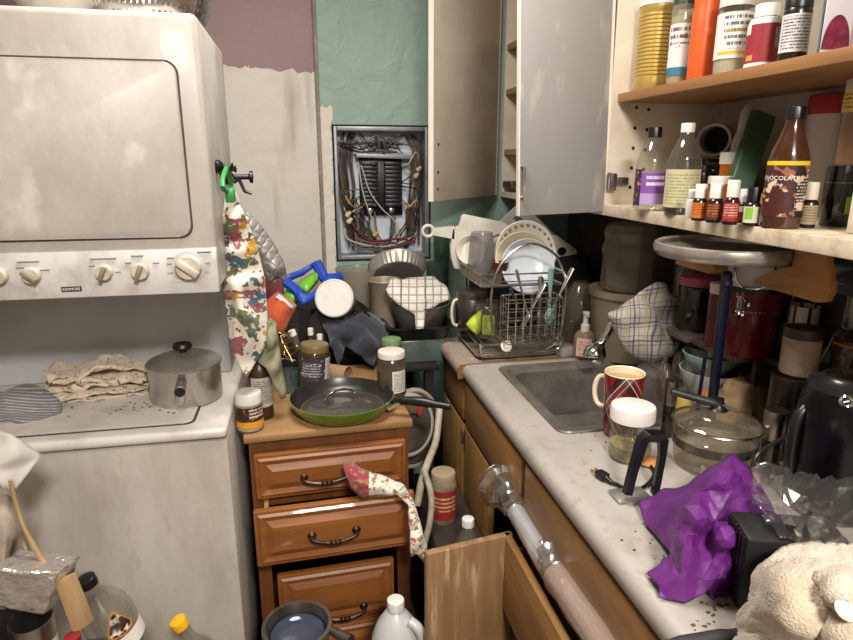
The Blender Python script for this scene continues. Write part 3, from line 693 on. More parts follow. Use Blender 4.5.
def raised(name, x0, x1, z0, z1, y, m=cherry):
    fxm = Matrix(((1, 0, 0, 0), (0, 0, 1, y), (0, 1, 0, 0), (0, 0, 0, 1)))
    bm = BM(); hull = box(bm, x0, x1, y, y + .018, z0, z1, .004)
    i = .026
    # bevelled raised field
    o4 = [(x0 + i, z0 + i), (x1 - i, z0 + i), (x1 - i, z1 - i), (x0 + i, z1 - i)]
    k = .016
    i4 = [(x0 + i + k, z0 + i + k), (x1 - i - k, z0 + i + k), (x1 - i - k, z1 - i - k), (x0 + i + k, z1 - i - k)]
    O = [bm.verts.new((x, y - .0005, z)) for x, z in o4]; M_ = [bm.verts.new((x, y - .008, z)) for x, z in i4]
    for q in range(4): bm.faces.new((O[q], O[(q + 1) % 4], M_[(q + 1) % 4], M_[q]))
    bm.faces.new(M_)
    O2 = [bm.verts.new((x, y - .0008, z)) for x, z in [(x0 + .008, z0 + .008), (x1 - .008, z0 + .008), (x1 - .008, z1 - .008), (x0 + .008, z1 - .008)]]
    O3 = [bm.verts.new((x, y - .005, z)) for x, z in [(x0 + .014, z0 + .014), (x1 - .014, z0 + .014), (x1 - .014, z1 - .014), (x0 + .014, z1 - .014)]]
    O4 = [bm.verts.new((x, y - .0008, z)) for x, z in o4]
    for A, B in ((O2, O3), (O3, O4)):
        for q in range(4): bm.faces.new((A[q], A[(q + 1) % 4], B[(q + 1) % 4], B[q]))
    return obj(name, bm, m, dc, angle=20)
def pull(parent, cx, z, y, L_=.105):
    pts = [(cx - L_ / 2, y, z), (cx - L_ / 2, y - .018, z), (cx - L_ * .3, y - .026, z - .004), (cx, y - .03, z - .006), (cx + L_ * .3, y - .026, z - .004), (cx + L_ / 2, y - .018, z), (cx + L_ / 2, y, z)]
    bm = tube(BM(), [V(p) for p in pts], .0048, 8, sub=3)
    for s in (-1, 1): lathe(bm, [(0, 0), (.011, 0), (.009, .004), (.006, .006), (0, .007)], 14, mx=Matrix.Translation((cx + s * L_ / 2, y, z)) @ Matrix.Rotation(pi / 2, 4, 'X'))
    for k in (-1, 0, 1): lathe(bm, [(.005, -.004), (.0075, 0), (.005, .004)], 10, mx=Matrix.Translation((cx + k * .01, y - .0298, z - .006)) @ Matrix.Rotation(pi / 2, 4, 'Y'))
    obj('handle', bm, bronze, parent)
a, c = dcl(251, 455), dcl(403, 480); c2_ = dcl(253, 497)
d = raised('drawer', .018, WD - .018, dcl(253, 497).z, dcl(250, 453).z, -.008); h_ = dcl(325, 470); pull(d, h_.x, h_.z, -.014)
yo = -.085
t_ = dcl(252, 513, yo); b2 = dcl(257, 568, yo)
d = raised('drawer', .012, WD - .014, b2.z, t_.z, yo); h_ = dcl(334, 531, yo); pull(d, h_.x, h_.z, yo - .008)
bm = BM(); box(bm, .035, .045, yo + .018, .3, b2.z + .02, t_.z - .02); box(bm, WD - .045, WD - .035, yo + .018, .3, b2.z + .02, t_.z - .02); box(bm, .045, WD - .045, yo + .018, .3, b2.z + .02, b2.z + .028); obj('drawer_box', bm, board, d)
t3, b3 = dcl(270, 574), dcl(275, 640); zb = .325
d = raised('drawer', .052, WD - .052, zb, t3.z, -.004); h_ = dcl(343, 603); pull(d, h_.x, h_.z, -.012)
d = raised('drawer', .03, WD - .03, .07, zb - .02, -.004); pull(d, WD / 2, .2, -.012)
# ================================================================== on the dryer
ZD = 1.755
p = at(58, 1.345, ZD)
t = thing('baking_dish', 'white round dish with an orange inside on top of the dryer', 'dish', p)
obj('body', lathe(BM(), [(0, 0), (.05, 0), (.058, .004), (.078, .045), (.08, .05), (.076, .05), (.056, .008), (0, .006)], 40), white, t)
obj('glaze', lathe(BM(), [(.0555, .0095), (.074, .047)], 40), mat('orange_glaze', '#b9793a', .4), t)
p = at(152, 1.40, ZD)
def perforated():
    m, nt, N, L = _nt('perforated_steel')
    o = N.new('ShaderNodeOutputMaterial'); b = N.new('ShaderNodeBsdfPrincipled'); d = N.new('ShaderNodeBsdfTransparent')
    b.inputs['Metallic'].default_value = 1; b.inputs['Roughness'].default_value = .25; b.inputs['Base Color'].default_value = (.6, .58, .56, 1)
    uv = N.new('ShaderNodeUVMap'); sp = N.new('ShaderNodeSeparateXYZ'); L.new(uv.outputs[0], sp.inputs[0])
    def Mt(op, a, v=None):
        q = N.new('ShaderNodeMath'); q.operation = op
        for i, x in enumerate((a, v)):
            if x is None: continue
            if isinstance(x, (int, float)): q.inputs[i].default_value = x
            else: L.new(x, q.inputs[i])
        return q.outputs[0]
    v = Mt('MULTIPLY', sp.outputs[1], 8); row = Mt('FLOOR', v)
    u = Mt('ADD', Mt('MULTIPLY', sp.outputs[0], 64), Mt('MULTIPLY', row, .5))
    fu = Mt('SUBTRACT', Mt('FRACT', u), .5); fv = Mt('SUBTRACT', Mt('FRACT', v), .5)
    r2 = Mt('ADD', Mt('MULTIPLY', fu, fu), Mt('MULTIPLY', fv, fv))
    mx = N.new('ShaderNodeMixShader'); L.new(Mt('LESS_THAN', r2, .07), mx.inputs[0]); L.new(b.outputs[0], mx.inputs[1]); L.new(d.outputs[0], mx.inputs[2]); L.new(mx.outputs[0], o.inputs[0])
    return m
t = thing('colander', 'steel colander with rows of holes on top of the dryer', 'colander', p)
obj('wall', lathe(BM(), [(.1, .001), (.112, .03), (.118, .12)], 64), perforated(), t)
obj('base', lathe(BM(), [(.096, 0), (.1, .002), (.098, .004), (0, .004)], 48), steel, t); obj('rim', tube(BM(), [(.118 * cos(a * pi / 24), .118 * sin(a * pi / 24), .12) for a in range(48)], .004, 8, True), steel, t)
p = at(0, 1.36, ZD)
t = thing('baking_tray', 'dark brown tray at the far left on top of the dryer', 'tray', (p.x - .02, p.y, p.z))
obj('body', box(BM(), -.06, .055, -.05, .12, 0, .012, .004), mat('brown_tin', '#5a4436', .5, .4), t)
# ================================================================== on the washer
ZW = .941
c, r = stand(189, 409, ZW, 76); hp = zat(189, 363, c.y) - ZW
t = thing('saucepan', 'lidded steel saucepan on the washer', 'saucepan', c, (0, 0, facing(c) - .12))
obj('body', lathe(BM(), [(0, 0), (r * .95, 0), (r, .006), (r, hp * .93), (r * 1.03, hp), (r * 1.0, hp), (r * .96, .01), (0, .008)], 48), steel, t)
obj('lid', lathe(BM(), [(r * 1.04, hp + .0005), (r * 1.05, hp + .006), (r * .97, hp + .012), (r * .6, hp + .024), (r * .2, hp + .028), (0, hp + .028)], 48), mat('worn_steel', '#b9b3ab', .36, .7, c2='#9d968d', ns=14), t)
obj('knob', lathe(BM(), [(.008, hp + .027), (.008, hp + .034), (.02, hp + .038), (.023, hp + .043), (.02, hp + .05), (.012, hp + .049), (0, hp + .046)], 24), mat('knob_black', '#15110f', .4), t)
h = thing('x', '', '') if False else None
bm = BM(); hull_box(bm, [V(q) for q in ((-.004, -r * 1.0, hp * .42), (.004, -r * 1.0, hp * .42), (-.004, -r * .99, hp * .5), (.004, -r * .99, hp * .5), (-.012, -r * 1.0, hp * .88), (.012, -r * 1.0, hp * .88), (-.012, -r * .98, hp * .9), (.012, -r * .98, hp * .9))])
bm.free(); bm = BM()
tube(bm, [(0, -r, hp * .78), (0, -r - .02, hp * .74), (0, -r - .045, hp * .7)], [.010, .0105, .0125], 16, cap=False)
hh = obj('handle', bm, steel, t, solid=.002)
obj('hanging_ring', tube(BM(), [(-.011, -r - .046, hp * .62), (-.008, -r - .047, hp * .4), (0, -r - .047, hp * .3), (.008, -r - .047, hp * .4), (.011, -r - .046, hp * .62)], .0013, 6, sub=3), steel, hh)
obj('grip', lathe(BM(), [(0, -.002), (.0115, -.002), (.0115, .003), (0, .003)], 16, mx=Matrix.Translation((0, -r - .043, hp * .7)) @ Matrix.Rotation(pi / 2 - .1, 4, 'X')), mat('knob_black', '#15110f', .4), hh)
# pile of cream print cloth, one length folded back and forth
a0, b0 = W(46, 408, z=ZW), W(148, 396, z=ZW)
dv = (b0 - a0); LN = dv.length; dv.normalize(); nv = V((-dv.y, dv.x, 0))
hc_ = zat(100, 360, a0.y + .08) - ZW
def cloth(u, v):
    n = 9; k = v * n; i = int(min(k, n - 1e-6)); f = k - i
    s = (.5 - .5 * cos(pi * f))
    dep = (s if i % 2 == 0 else 1 - s) * (.13 - .006 * i) + .004 * i
    z = (i + max(0, (f - .5) * 2) ** 3 * .5 + (1 - max(0, (.5 - f) * 2) ** 3) * .5) * hc_ / n * (.85 + .2 * sin(u * 6 + i * 1.3))
    z *= 1 - .25 * u ** 3 + .1 * sin(u * 9 + i * 1.4) * (i / n)
    e = .022 * nz((u * 3, v * 12, 1), 1, 3) + .014 * sin(i * 2.1)
    uu = u * LN * (1 - .05 * abs(sin(i * 1.7))) + .02 * sin(i * 2.6)
    p = a0 + dv * uu + nv * (dep + e + .01) + V((0, 0, max(.002, z + .011 * nz((u * 7, dep * 30, i), 1, 5))))
    return p
leo = uvmat('cream_print_cloth', '#dccdb6', [('spot', 26, .63, '#4a3c30'), ('spot', 40, .66, '#8a6e50')], .9, .2)
o = obj('folded_cloth', grid(BM(), cloth, 40, 90, (1.2, 3.2)), leo, solid=.003, angle=180)
tag(center(o), 'pile of cream dark-spotted cloth folded on the washer', 'cloth')
# striped bag
c = W(14, 424, z=ZW) + V((-.005, .05, 0))
bm = bmesh.new(); bm.loops.layers.uv.new('UVMap'); bmesh.ops.create_icosphere(bm, subdivisions=5, radius=1)
l = bm.loops.layers.uv.active
for f in bm.faces:
    for lp in f.loops: lp[l].uv = (lp.vert.co.x * .5 + lp.vert.co.y * .35, lp.vert.co.z * .5 + lp.vert.co.y * .2)
for v in bm.verts:
    k = 1 + .13 * nz(v.co, 1.6, 2) + .06 * nz(v.co, 4, 2)
    v.co = V((v.co.x * .088 * k, v.co.y * .055 * k, max(-.028, v.co.z * .042 * k) + .028 + (.02 * v.co.x if v.co.x < 0 else -.012 * v.co.x)))
tag(obj('striped_pouch', bm, uvmat('striped_cloth', '#77767a', [('line', 1, 13, .28, '#c9c5c2')], .5, .1), None, c, (0, 0, -.2), angle=180), 'grey and white striped soft pouch lying on the washer', 'pouch')
cr = BM(); rr4 = random.Random(9)
for k in range(40):
    p = W(rr4.gauss(140, 30), rr4.gauss(408, 5), z=ZW)
    if p.y < 1.335 or p.x > -.27: continue
    s = rr4.uniform(.0006, .0018); box(cr, p.x - s * 1.6, p.x + s * 1.6, p.y - s, p.y + s, ZW - .0004, ZW + s)
tag(center(obj('crumbs', cr, mat('crumbs', '#5a4634', .9))), 'dark crumbs scattered on the washer lid before the saucepan', 'crumbs', kind='stuff')
# ================================================================== cloths hanging by the dryer
flo = uvmat('floral_towel_print', '#ddd5c6', [('spot', 4.2, .57, '#66704c'), ('spot', 4.8, .59, '#93505a'), ('spot', 3.4, .60, '#c08f2a'), ('spot', 5, .61, '#3d6478'), ('spot', 13, .6, '#5a4a40'), ('spot', 15, .6, '#d5ccbc')], .9, .2)
YT = 1.38
o_ = [(226, 190, 'y', YT), (233, 189, 'y', YT - .01), (240, 205, 'y', YT), (250, 228, 'y', YT + .02), (258, 250, 'y', YT + .03), (264, 275, 'y', YT + .04), (267, 300, 'y', YT + .05), (268, 325, 'y', YT + .05), (266, 342, 'y', YT + .04), (258, 358, 'y', YT + .03), (246, 379, 'y', YT), (238, 362, 'y', YT), (230, 340, 'y', YT + .01), (225, 300, 'y', YT + .02), (223, 270, 'y', YT + .02), (222, 240, 'y', YT + .02), (222, 215, 'y', YT + .01)]
i_ = [(233, 220, 'y', YT - .012), (240, 240, 'y', YT + .01), (231, 250, 'y', YT - .015), (248, 270, 'y', YT + .02), (236, 285, 'y', YT - .02), (256, 305, 'y', YT + .03), (242, 315, 'y', YT - .02), (250, 335, 'y', YT), (236, 335, 'y', YT - .01), (229, 230, 'y', YT - .005)]
o = obj('dish_towel', sheet(o_, i_, cuts=3, nf=18, na=.004, uvs=95), flo, solid=.003, angle=180); tag(center(o), 'long floral printed towel hanging from the green clip', 'towel')
Y2 = 1.45
o_ = [(262, 335, 'y', Y2), (270, 318, 'y', Y2 + .02), (276, 322, 'y', Y2 + .03), (279, 345, 'y', Y2 + .02), (283, 370, 'y', Y2 + .02), (286, 397, 'y', Y2), (281, 399, 'y', Y2), (272, 380, 'y', Y2 - .01), (266, 368, 'y', Y2 - .01), (258, 362, 'y', Y2 + .0)]
i_ = [(271, 345, 'y', Y2 - .015), (275, 368, 'y', Y2 - .015), (267, 355, 'y', Y2 + .01)]
o = obj('dish_cloth', sheet(o_, i_, cuts=2, nf=25, na=.003), mat('olive_cloth', '#8b8970', .95, c2='#75735a', ns=30), solid=.004, angle=180); tag(center(o), 'olive green cloth hanging behind the floral towel', 'cloth')
Y3 = 1.60
qu = uvmat('quilted_grey', '#85827e', [('line', 0, 1, 0, '#000000')], .35, 0, 0)
def quilt():
    m, nt, N, L = _nt('quilted_silver_cloth')
    o = N.new('ShaderNodeOutputMaterial'); b = N.new('ShaderNodeBsdfPrincipled'); L.new(b.outputs[0], o.inputs[0]); b.inputs['Base Color'].default_value = _col(s2l('#8e8a85')); b.inputs['Roughness'].default_value = .42; b.inputs['Metallic'].default_value = .25
    uv = N.new('ShaderNodeUVMap'); hs = []
    for ang_ in (.6, -.95):
        mp = N.new('ShaderNodeMapping'); mp.inputs['Rotation'].default_value = (0, 0, ang_); L.new(uv.outputs[0], mp.inputs[0])
        w_ = N.new('ShaderNodeTexWave'); w_.inputs['Scale'].default_value = 1.75; w_.wave_profile = 'SIN'; L.new(mp.outputs[0], w_.inputs[0])
        p_ = N.new('ShaderNodeMath'); p_.operation = 'POWER'; p_.inputs[1].default_value = .35; L.new(w_.outputs['Fac'], p_.inputs[0]); hs.append(p_.outputs[0])
    mm = N.new('ShaderNodeMath'); mm.operation = 'MINIMUM'; L.new(hs[0], mm.inputs[0]); L.new(hs[1], mm.inputs[1])
    bp = N.new('ShaderNodeBump'); bp.inputs['Strength'].default_value = .5; bp.inputs['Distance'].default_value = .006; L.new(mm.outputs[0], bp.inputs['Height']); L.new(bp.outputs[0], b.inputs['Normal'])
    return m
o_ = [(238, 205, 'y', Y3), (246, 211, 'y', Y3), (258, 222, 'y', Y3), (272, 241, 'y', Y3 + .01), (281, 258, 'y', Y3 + .01), (286, 274, 'y', Y3 + .01), (285, 281, 'y', Y3 + .01), (279, 277, 'y', Y3 + .01), (276, 282, 'y', Y3), (270, 283, 'y', Y3), (263, 272, 'y', Y3), (256, 260, 'y', Y3), (248, 240, 'y', Y3), (240, 220, 'y', Y3)]
i_ = [(255, 238, 'y', Y3 - .012), (268, 258, 'y', Y3 - .014), (246, 222, 'y', Y3 - .01), (276, 268, 'y', Y3 - .02)]
o = obj('oven_mitt', sheet(o_, i_, cuts=2, uvs=45), quilt(), solid=.006, angle=180); tag(center(o), 'grey quilted oven mitt hanging behind the floral towel', 'oven mitt')
# ================================================================== heap in front of the washer
ZT = .56
t = thing('side_table', 'low dark table in front of the washer under the bottles', 'table', (-.5, .98, 0))
obj('tabletop', box(BM(), -.35, .10, -.16, .17, ZT - .03, ZT, .004), mat('dark_table', '#2a211b', .6), t)
for sx in (-.31, .06):
    for sy in (-.13, .14): obj('leg', box(BM(), sx - .02, sx + .02, sy - .02, sy + .02, 0, ZT - .03), mat('dark_table', '#2a211b', .6), t)
tin = mat('tin_can_metal', '#bdb9b4', .3, 1)
c = at(47, 1.0, ZT); rc = 22 * mpp(c); hz = zat(47, 617, c.y) - ZT
t = thing('tin_can', 'open empty tin can standing behind the foil packet', 'can', c)
obj('body', lathe(BM(), [(0, 0), (rc, 0), (rc, hz * .8), (rc * 1.02, hz * .83), (rc * .985, hz * .86), (rc * 1.02, hz * .89), (rc * .99, hz * .92), (rc * 1.03, hz), (rc * .97, hz), (rc * .95, .004), (0, .003)], 40), tin, t)
obj('label', patch([(rc, 0), (rc, hz)], hz * .1, hz * .78, -pi / 2, 2 * pi - .01), labw, t)
# foil packet
o0 = [W(a, b, y=.96) for a, b in ((-8, 568), (58, 574), (44, 616), (-8, 605))]
bm = BM(); dp = V((.01, .07, -.015))
P8 = [o0[3], o0[2], o0[3] + dp, o0[2] + dp, o0[0], o0[1], o0[0] + dp, o0[1] + dp]
hull_box(bm, P8, .004); bmesh.ops.triangulate(bm, faces=bm.faces); bmesh.ops.subdivide_edges(bm, edges=bm.edges, cuts=5, use_grid_fill=True)
for v in bm.verts: v.co += V((nz(v.co, 60, 1), nz(v.co, 60, 2), nz(v.co, 60, 3))) * .0035
tag(center(obj('foil_packet', bm, mat('crinkled_foil', '#d8d2cc', .24, .8, bump=.8, bs=45), angle=25)), 'silver foil packet lying at the lower left', 'packet')
stk = thing('crate', 'dark plastic crate under the foil packet', 'crate', (at(10, .985, ZT).x - .03, .99, ZT))
zz = min(p.z for p in P8) - ZT - .004
obj('body', box(BM(), -.05, .045, -.03, .06, 0, zz, .003), blackm, stk)
# wooden stick
pw = [W(a, b, y=yy) for a, b, yy in ((10, 480, 1.02), (17, 508, 1.02), (25, 530, 1.01), (40, 556, 1.0), (52, 572, .99), (60, 580, .985))]
t = thing('wooden_spatula', 'pale wooden spatula leaning beside the foil packet', 'spatula', pw[-1]); q0 = pw[-1]
obj('handle', tube(BM(), [p - q0 for p in pw], [.003, .0036, .004, .005, .006, .008], 10, sub=3), wood('pale_stick', '#a98a63', '#8d6f4c', 'Z', 8), t)
e = [W(a, b, y=.97) - q0 for a, b in ((54, 583), (68, 577), (88, 626), (73, 635))]; db = V((.004, .022, -.006))
obj('blade', hull_box(BM(), [e[3], e[2], e[3] + db, e[2] + db, e[0], e[1], e[0] + db, e[1] + db], .002), wood('pale_blade', '#b29670', '#9a7d58', 'Z', 8), t)
lean = thing('cardboard_roll', 'thin card tube propping the wooden spatula', 'tube', (0, 0, 0)) if False else None
# bottles
def tilt_bottle(name, label, top, base_dir, length, r, prof, m, cap, grp=None):
    """bottle whose cap sits at `top`, body running along base_dir"""
    ax = -base_dir.normalized(); t = thing(name, label, 'bottle', top + base_dir.normalized() * length, ax.to_track_quat('Z', 'Y').to_euler(), grp)
    P = [(a * r, b * length) for a, b in prof]
    obj('body', lathe(BM(), P, 36), m, t); obj('cap', capmesh(cap[0], length * prof[-1][1] - .012, length, 20), cap[1], t)
    return t, P
tp_ = W(85, 578, y=1.06); bdv = W(122, 640, y=1.08) - tp_; bdv.z -= .0; bdv = bdv.normalized()
ln_ = (tp_.z - ZT - .03) / -bdv.z
BG = [(0, 0), (.85, 0), (1, .05), (1, .48), (.94, .57), (.7, .68), (.42, .77), (.34, .84), (.34, .97)]
t, P = tilt_bottle('glass_bottle', 'clear bottle with a black cap and a dark picture label', tp_, bdv, ln_, .046, BG, clear, (.0165, black))
iv = t.rotation_euler.to_matrix().inverted(); cdir = iv @ (E0 - t.location); ac = atan2(cdir.y, cdir.x)
def shape_label(P, zc, ac, pts, m, off, name='label'):
    bm = BM(); r_ = rat(P, zc)
    vs = [bm.verts.new(((rat(P, zc + y) + off) * cos(ac + x / r_), (rat(P, zc + y) + off) * sin(ac + x / r_), zc + y)) for x, y in pts]
    bm.faces.new(vs); bmesh.ops.triangulate(bm, faces=bm.faces); return obj(name, bm, m, t, angle=180)
tri = [(-.019, -.022), (0, -.027), (.019, -.022), (.024, -.012), (.008, .024), (0, .028), (-.008, .024), (-.024, -.012)]
zc = ln_ * .46
shape_label(P, zc, ac + .15, [(x * 1.0, y) for x, y in tri], mat('label_orange', '#c9852f', .5), .0012)
shape_label(P, zc, ac + .15, [(x * .85, y * .85) for x, y in tri], mat('label_art', '#2b1b18', .5, c2='#d6cdc5', ns=55, nlo=.5, nhi=.56, c3='#a33a20', n3=70), .002, 'picture')
obj('label', patch(P, ln_ * .12, ln_ * .3, ac, 2.6), labw, t)
tp_ = W(177, 620, y=1.14); bdv = V((.35, .1, -1)).normalized(); ln_ = (tp_.z - .34) / -bdv.z
t, P = tilt_bottle('plastic_bottle', 'clear plastic bottle with a yellow cap before the washer', tp_, bdv, ln_, .042, BG, clear, (.0165, mat('yellow_cap', '#dfa81c', .35)))
t = thing('floor_crate', 'dark crate on the floor under the yellow capped bottle', 'crate', (-.1, 1.13, 0)); obj('body', box(BM(), -.07, .07, -.08, .07, 0, .312, .004), blackm, t)
# paper and cardboard at the left edge
pap = mat('white_card', '#aaa49d', .7, c2='#979088', ns=10)
def flat(name, label, cat, pts, inner, m, th=.003, **k):
    o = obj(name, sheet(pts, inner, cuts=2, **k), m, solid=th, angle=60); return tag(center(o), label, cat)
Yp = 1.06
flat('paper_carton', 'torn white carton flap at the left edge beside the washer', 'carton', [(-12, 428, 'y', Yp + .05), (10, 434, 'y', Yp + .03), (42, 455, 'y', Yp + .03), (28, 474, 'y', Yp), (14, 492, 'y', Yp - .02), (2, 488, 'y', Yp - .03), (-12, 470, 'y', Yp - .02)], [(14, 455, 'y', Yp + .0), (18, 470, 'y', Yp)], pap)
flat('paper_bag', 'crumpled pale paper bag standing behind the foil packet', 'bag', [(-14, 500, 'y', 1.03), (6, 494, 'y', 1.05), (16, 500, 'y', 1.07), (24, 540, 'y', 1.06), (34, 576, 'y', 1.04), (36, 640, 'z', ZT + .003), (-14, 640, 'z', ZT + .003)], [(6, 530, 'y', 1.01), (14, 555, 'y', 1.07), (4, 560, 'y', 1.0), (20, 590, 'y', 1.03), (0, 600, 'y', 1.0)], mat('kraft_pale', '#a59888', .8, c2='#8b7e6f', ns=14), nf=30, na=.004)
c = at(-2, 1.0, ZT); hb = zat(0, 456, 1.0) - ZT
container('spray_bottle', 'black bottle at the left edge before the carton', 'bottle', black, pos=c, r=.018, h=hb, prof=[(0, 0), (.9, 0), (1, .02), (1, .8), (.8, .9), (.5, .97), (0, 1)])
c = at(86, .96, ZT); tag(obj('small_container', lathe(BM(), [(.0, 0), (.013, 0), (.013, zat(86, 634, .96) - ZT), (0, zat(86, 634, .96) - ZT + .002)], 20), mat('dark_red_plastic', '#7d1f22', .4), None, c), 'small dark red container below the wooden spatula', 'container')
# ================================================================== jug and pan before the drawers
t = thing('step_stool', 'low stool in front of the drawer cabinet under the milk jug', 'stool', (.12, 1.16, 0))
ZS = .25
obj('seat', box(BM(), -.17, .15, -.13, .1, ZS - .03, ZS, .005), board, t)
for sx in (-.15, .11):
    for sy in (-.11, .07): obj('leg', box(BM(), sx, sx + .025, sy, sy + .025, 0, ZS - .03), board, t)
c = at(397, 1.185, ZS); hj = zat(397, 599, 1.185) - ZS; rj = 25 * mpp(c)
t = thing('milk_jug', 'translucent white gallon jug before the drawer cabinet', 'jug', c, (0, 0, .25))
PJ = [(0, 0), (.88, 0), (1, .04), (1, .52), (.93, .64), (.72, .77), (.42, .87), (.3, .9), (.3, .93)]
bm = lathe(BM(), [(a * rj, b * hj) for a, b in PJ], 40)
for v in bm.verts:
    q = max(abs(v.co.x), abs(v.co.y)); k = math.hypot(v.co.x, v.co.y)
    if k > .4 * rj and q > 0:
        f = min(1, 1.0 * rj * .97 / q * (k / rj)); s = .6 * min(1.0, f / (k / q) if 0 else 1)
        pass
obj('body', bm, glass('milky_plastic', (.8, .8, .8), .05, .7, '#d2d2d0', .3), t)
obj('cap', capmesh(rj * .33, hj * .915, hj, 24), white, t)
obj('handle', tube(BM(), [(rj * .35, -rj * .5, hj * .84), (rj * .62, -rj * .78, hj * .78), (rj * .8, -rj * .8, hj * .62), (rj * .72, -rj * .72, hj * .48)], .012, 10, sub=4), glass('milky_plastic', (.8, .8, .8), .05, .7, '#d2d2d0', .3), t)
c = at(304, 1.13, ZS); rp = 31 * mpp(at(304, 1.13, .45)); hp = zat(304, 623, 1.13) - ZS
t = thing('small_pot', 'small grimy steel pot with a dark blue inside before the drawers', 'pot', c, (0, 0, 0))
obj('body', lathe(BM(), [(0, 0), (rp * .8, 0), (rp * .92, .01), (rp, hp * .9), (rp * 1.12, hp * .97), (rp * 1.12, hp), (rp * 1.0, hp), (rp * .86, hp - .03), (rp * .85, .012), (0, .01)], 40), dsteel, t)
obj('glass_bottom', lathe(BM(), [(rp * .86, hp - .022), (rp * .8, hp - .026), (rp * .5, hp - .03), (0, hp - .031)], 40), mat('blue_glass_lid', '#343c4c', .1, coat=.3), t)
obj('handle', tube(BM(), [(rp * 1.05, -.02, hp - .01), (rp * 1.35, -.045, hp - .006), (rp * 1.65, -.065, hp - .004)], [.009, .011, .012], 10), dsteel, t)
# ================================================================== on the drawer cabinet
ZC = .8702
brownlab = lab('brown_snack_label', '#35201a', ('rect', '#d99a1f', 0, 1, 0, .3), ('spot', 9, .62, '#c06a1c'), ('text', 6, '#d8cdbf', .45, .95, .45, .9))
t = container('jar', 'white lidded jar with a brown and yellow label beside the washer corner', 'jar', clearp, 251, 434, 391, 28, ZC, prof=[(0, 0), (.9, 0), (1, .05), (1, .72), (.92, .77), (.92, .9)], lid=(.72, 1, .98, white), labels=[(.14, .68, .1, 2.6, brownlab)], fill=(.7, mat('cream_powder', '#cfc3ac', .9)))
t = container('bottle', 'tall brown bottle with a plain white label behind the brown labelled jar', 'bottle', mat('dark_brown_plastic', '#3a2318', .35), 263, 421, 356, 24, ZC, prof=[(0, 0), (.93, 0), (1, .03), (1, .78), (.75, .88), (.6, .92), (.6, 1), (0, 1)], labels=[(.22, .7, .35, 2.4, lab('grey_white_label', '#b9b2a8', ('text', 14, '#5a534c', .1, .9, .1, .9)))])
# skillet
c, r = stand(342, 428, ZC, 84); c = c + V((.004, .008, 0)); rt_ = 52.5 * mpp(c + V((0, 0, .05))); hs = .042
t = thing('skillet', 'green frying pan with a glass lid inside on the drawer cabinet', 'frying pan', c, (0, 0, 0))
obj('body', lathe(BM(), [(0, 0), (rt_ * .74, 0), (rt_ * .84, .006), (rt_ * .95, hs * .6), (rt_, hs), (rt_ * .985, hs + .0006)], 56), mat('green_enamel', '#5f7a1c', .22, coat=.6, c2='#54701a', ns=5), t)
obj('lining', lathe(BM(), [(rt_ * .986, hs + .0006), (rt_ * .93, hs * .6), (rt_ * .82, .010), (rt_ * .7, .005), (0, .005)], 56), mat('nonstick', '#1c1b1b', .3, c2='#2b2927', ns=12), t)
hv = W(450, 406, z=c.z + hs) - c; hv.z = 0; hd_ = hv.normalized()
h0 = hd_ * rt_ * .95
ha = [h0 + V((0, 0, hs * .75)), hd_ * (rt_ * 1.12) + V((0, 0, hs * .95)), hd_ * (rt_ * 1.3) + V((0, 0, hs * 1.05)), hd_ * (rt_ * 1.6) + V((0, 0, hs * 1.08)), hd_ * (hv.length) + V((0, 0, hs * .95))]
obj('handle', tube(BM(), ha, [.007, .009, .0115, .0125, .009], 12, sub=4), black, t)
bk = tube(BM(), [hd_ * rt_ * .93 + V((0, 0, hs * .55)), hd_ * rt_ * 1.03 + V((0, 0, hs * .72)), hd_ * rt_ * 1.18 + V((0, 0, hs * .97))], [.012, .010, .009], 10); obj('handle_bracket', bk, chrome, t)
tl = thing('pan_lid', 'clear glass pan lid with a steel arch handle inside the green frying pan', 'lid', c + V((.0, -.004, .012)))
obj('dome', lathe(BM(), [(rt_ * .78, .0), (rt_ * .77, .006), (rt_ * .6, .012), (rt_ * .3, .017), (0, .019)], 48), glass('steamy_glass', (.7, .68, .65), .08, .3, '#6d655d', .1), tl)
obj('rim', tube(BM(), [(rt_ * .78 * cos(a * pi / 30), rt_ * .78 * sin(a * pi / 30), .001) for a in range(60)], .0022, 6, True), steel, tl)
L0, L1 = W(325, 409, y=c.y - .02) - tl.location, W(353, 396, y=c.y + .02) - tl.location
obj('handle', tube(BM(), [V((-.045, -.02, .013)), V((-.042, -.018, .032)), V((-.02, -.006, .046)), V((.01, .006, .046)), V((.034, .012, .032)), V((.038, .014, .014))], .0032, 8, sub=4), chrome, tl)
t = container('jar', 'big white lidded glass jar with a white label at the cabinet corner', 'jar', glass('grimy_glass', (.7, .66, .58), .06, .3, '#6d6154'), 392, 400, 350, 30, ZC, prof=JAR, lid=(.86, 1, .92, mat('rusty_white_lid', '#cfc6bb', .45, c2='#a58a70', ns=22, nlo=.55, nhi=.7)), labels=[(.14, .62, .55, 1.0, lab('nutrition_label', '#d9d4ce', ('text', 16, '#4a4542', .08, .92, .06, .94)))], fill=(.6, mat('jar_dark', '#5b4a3b', .8, c2='#7c6a58', ns=30)))
t = container('jar', 'green lidded jar behind the white lidded jar on the cabinet', 'jar', glass('grimy_glass', (.7, .66, .58), .06, .3, '#6d6154'), 392, 384, 338, 22, ZC, prof=JAR, lid=(.86, 1, .9, mat('green_lid', '#4e7a4a', .4, c2='#7c8a5e', ns=30)), fill=(.7, mat('jar_green', '#4a5236', .8)))
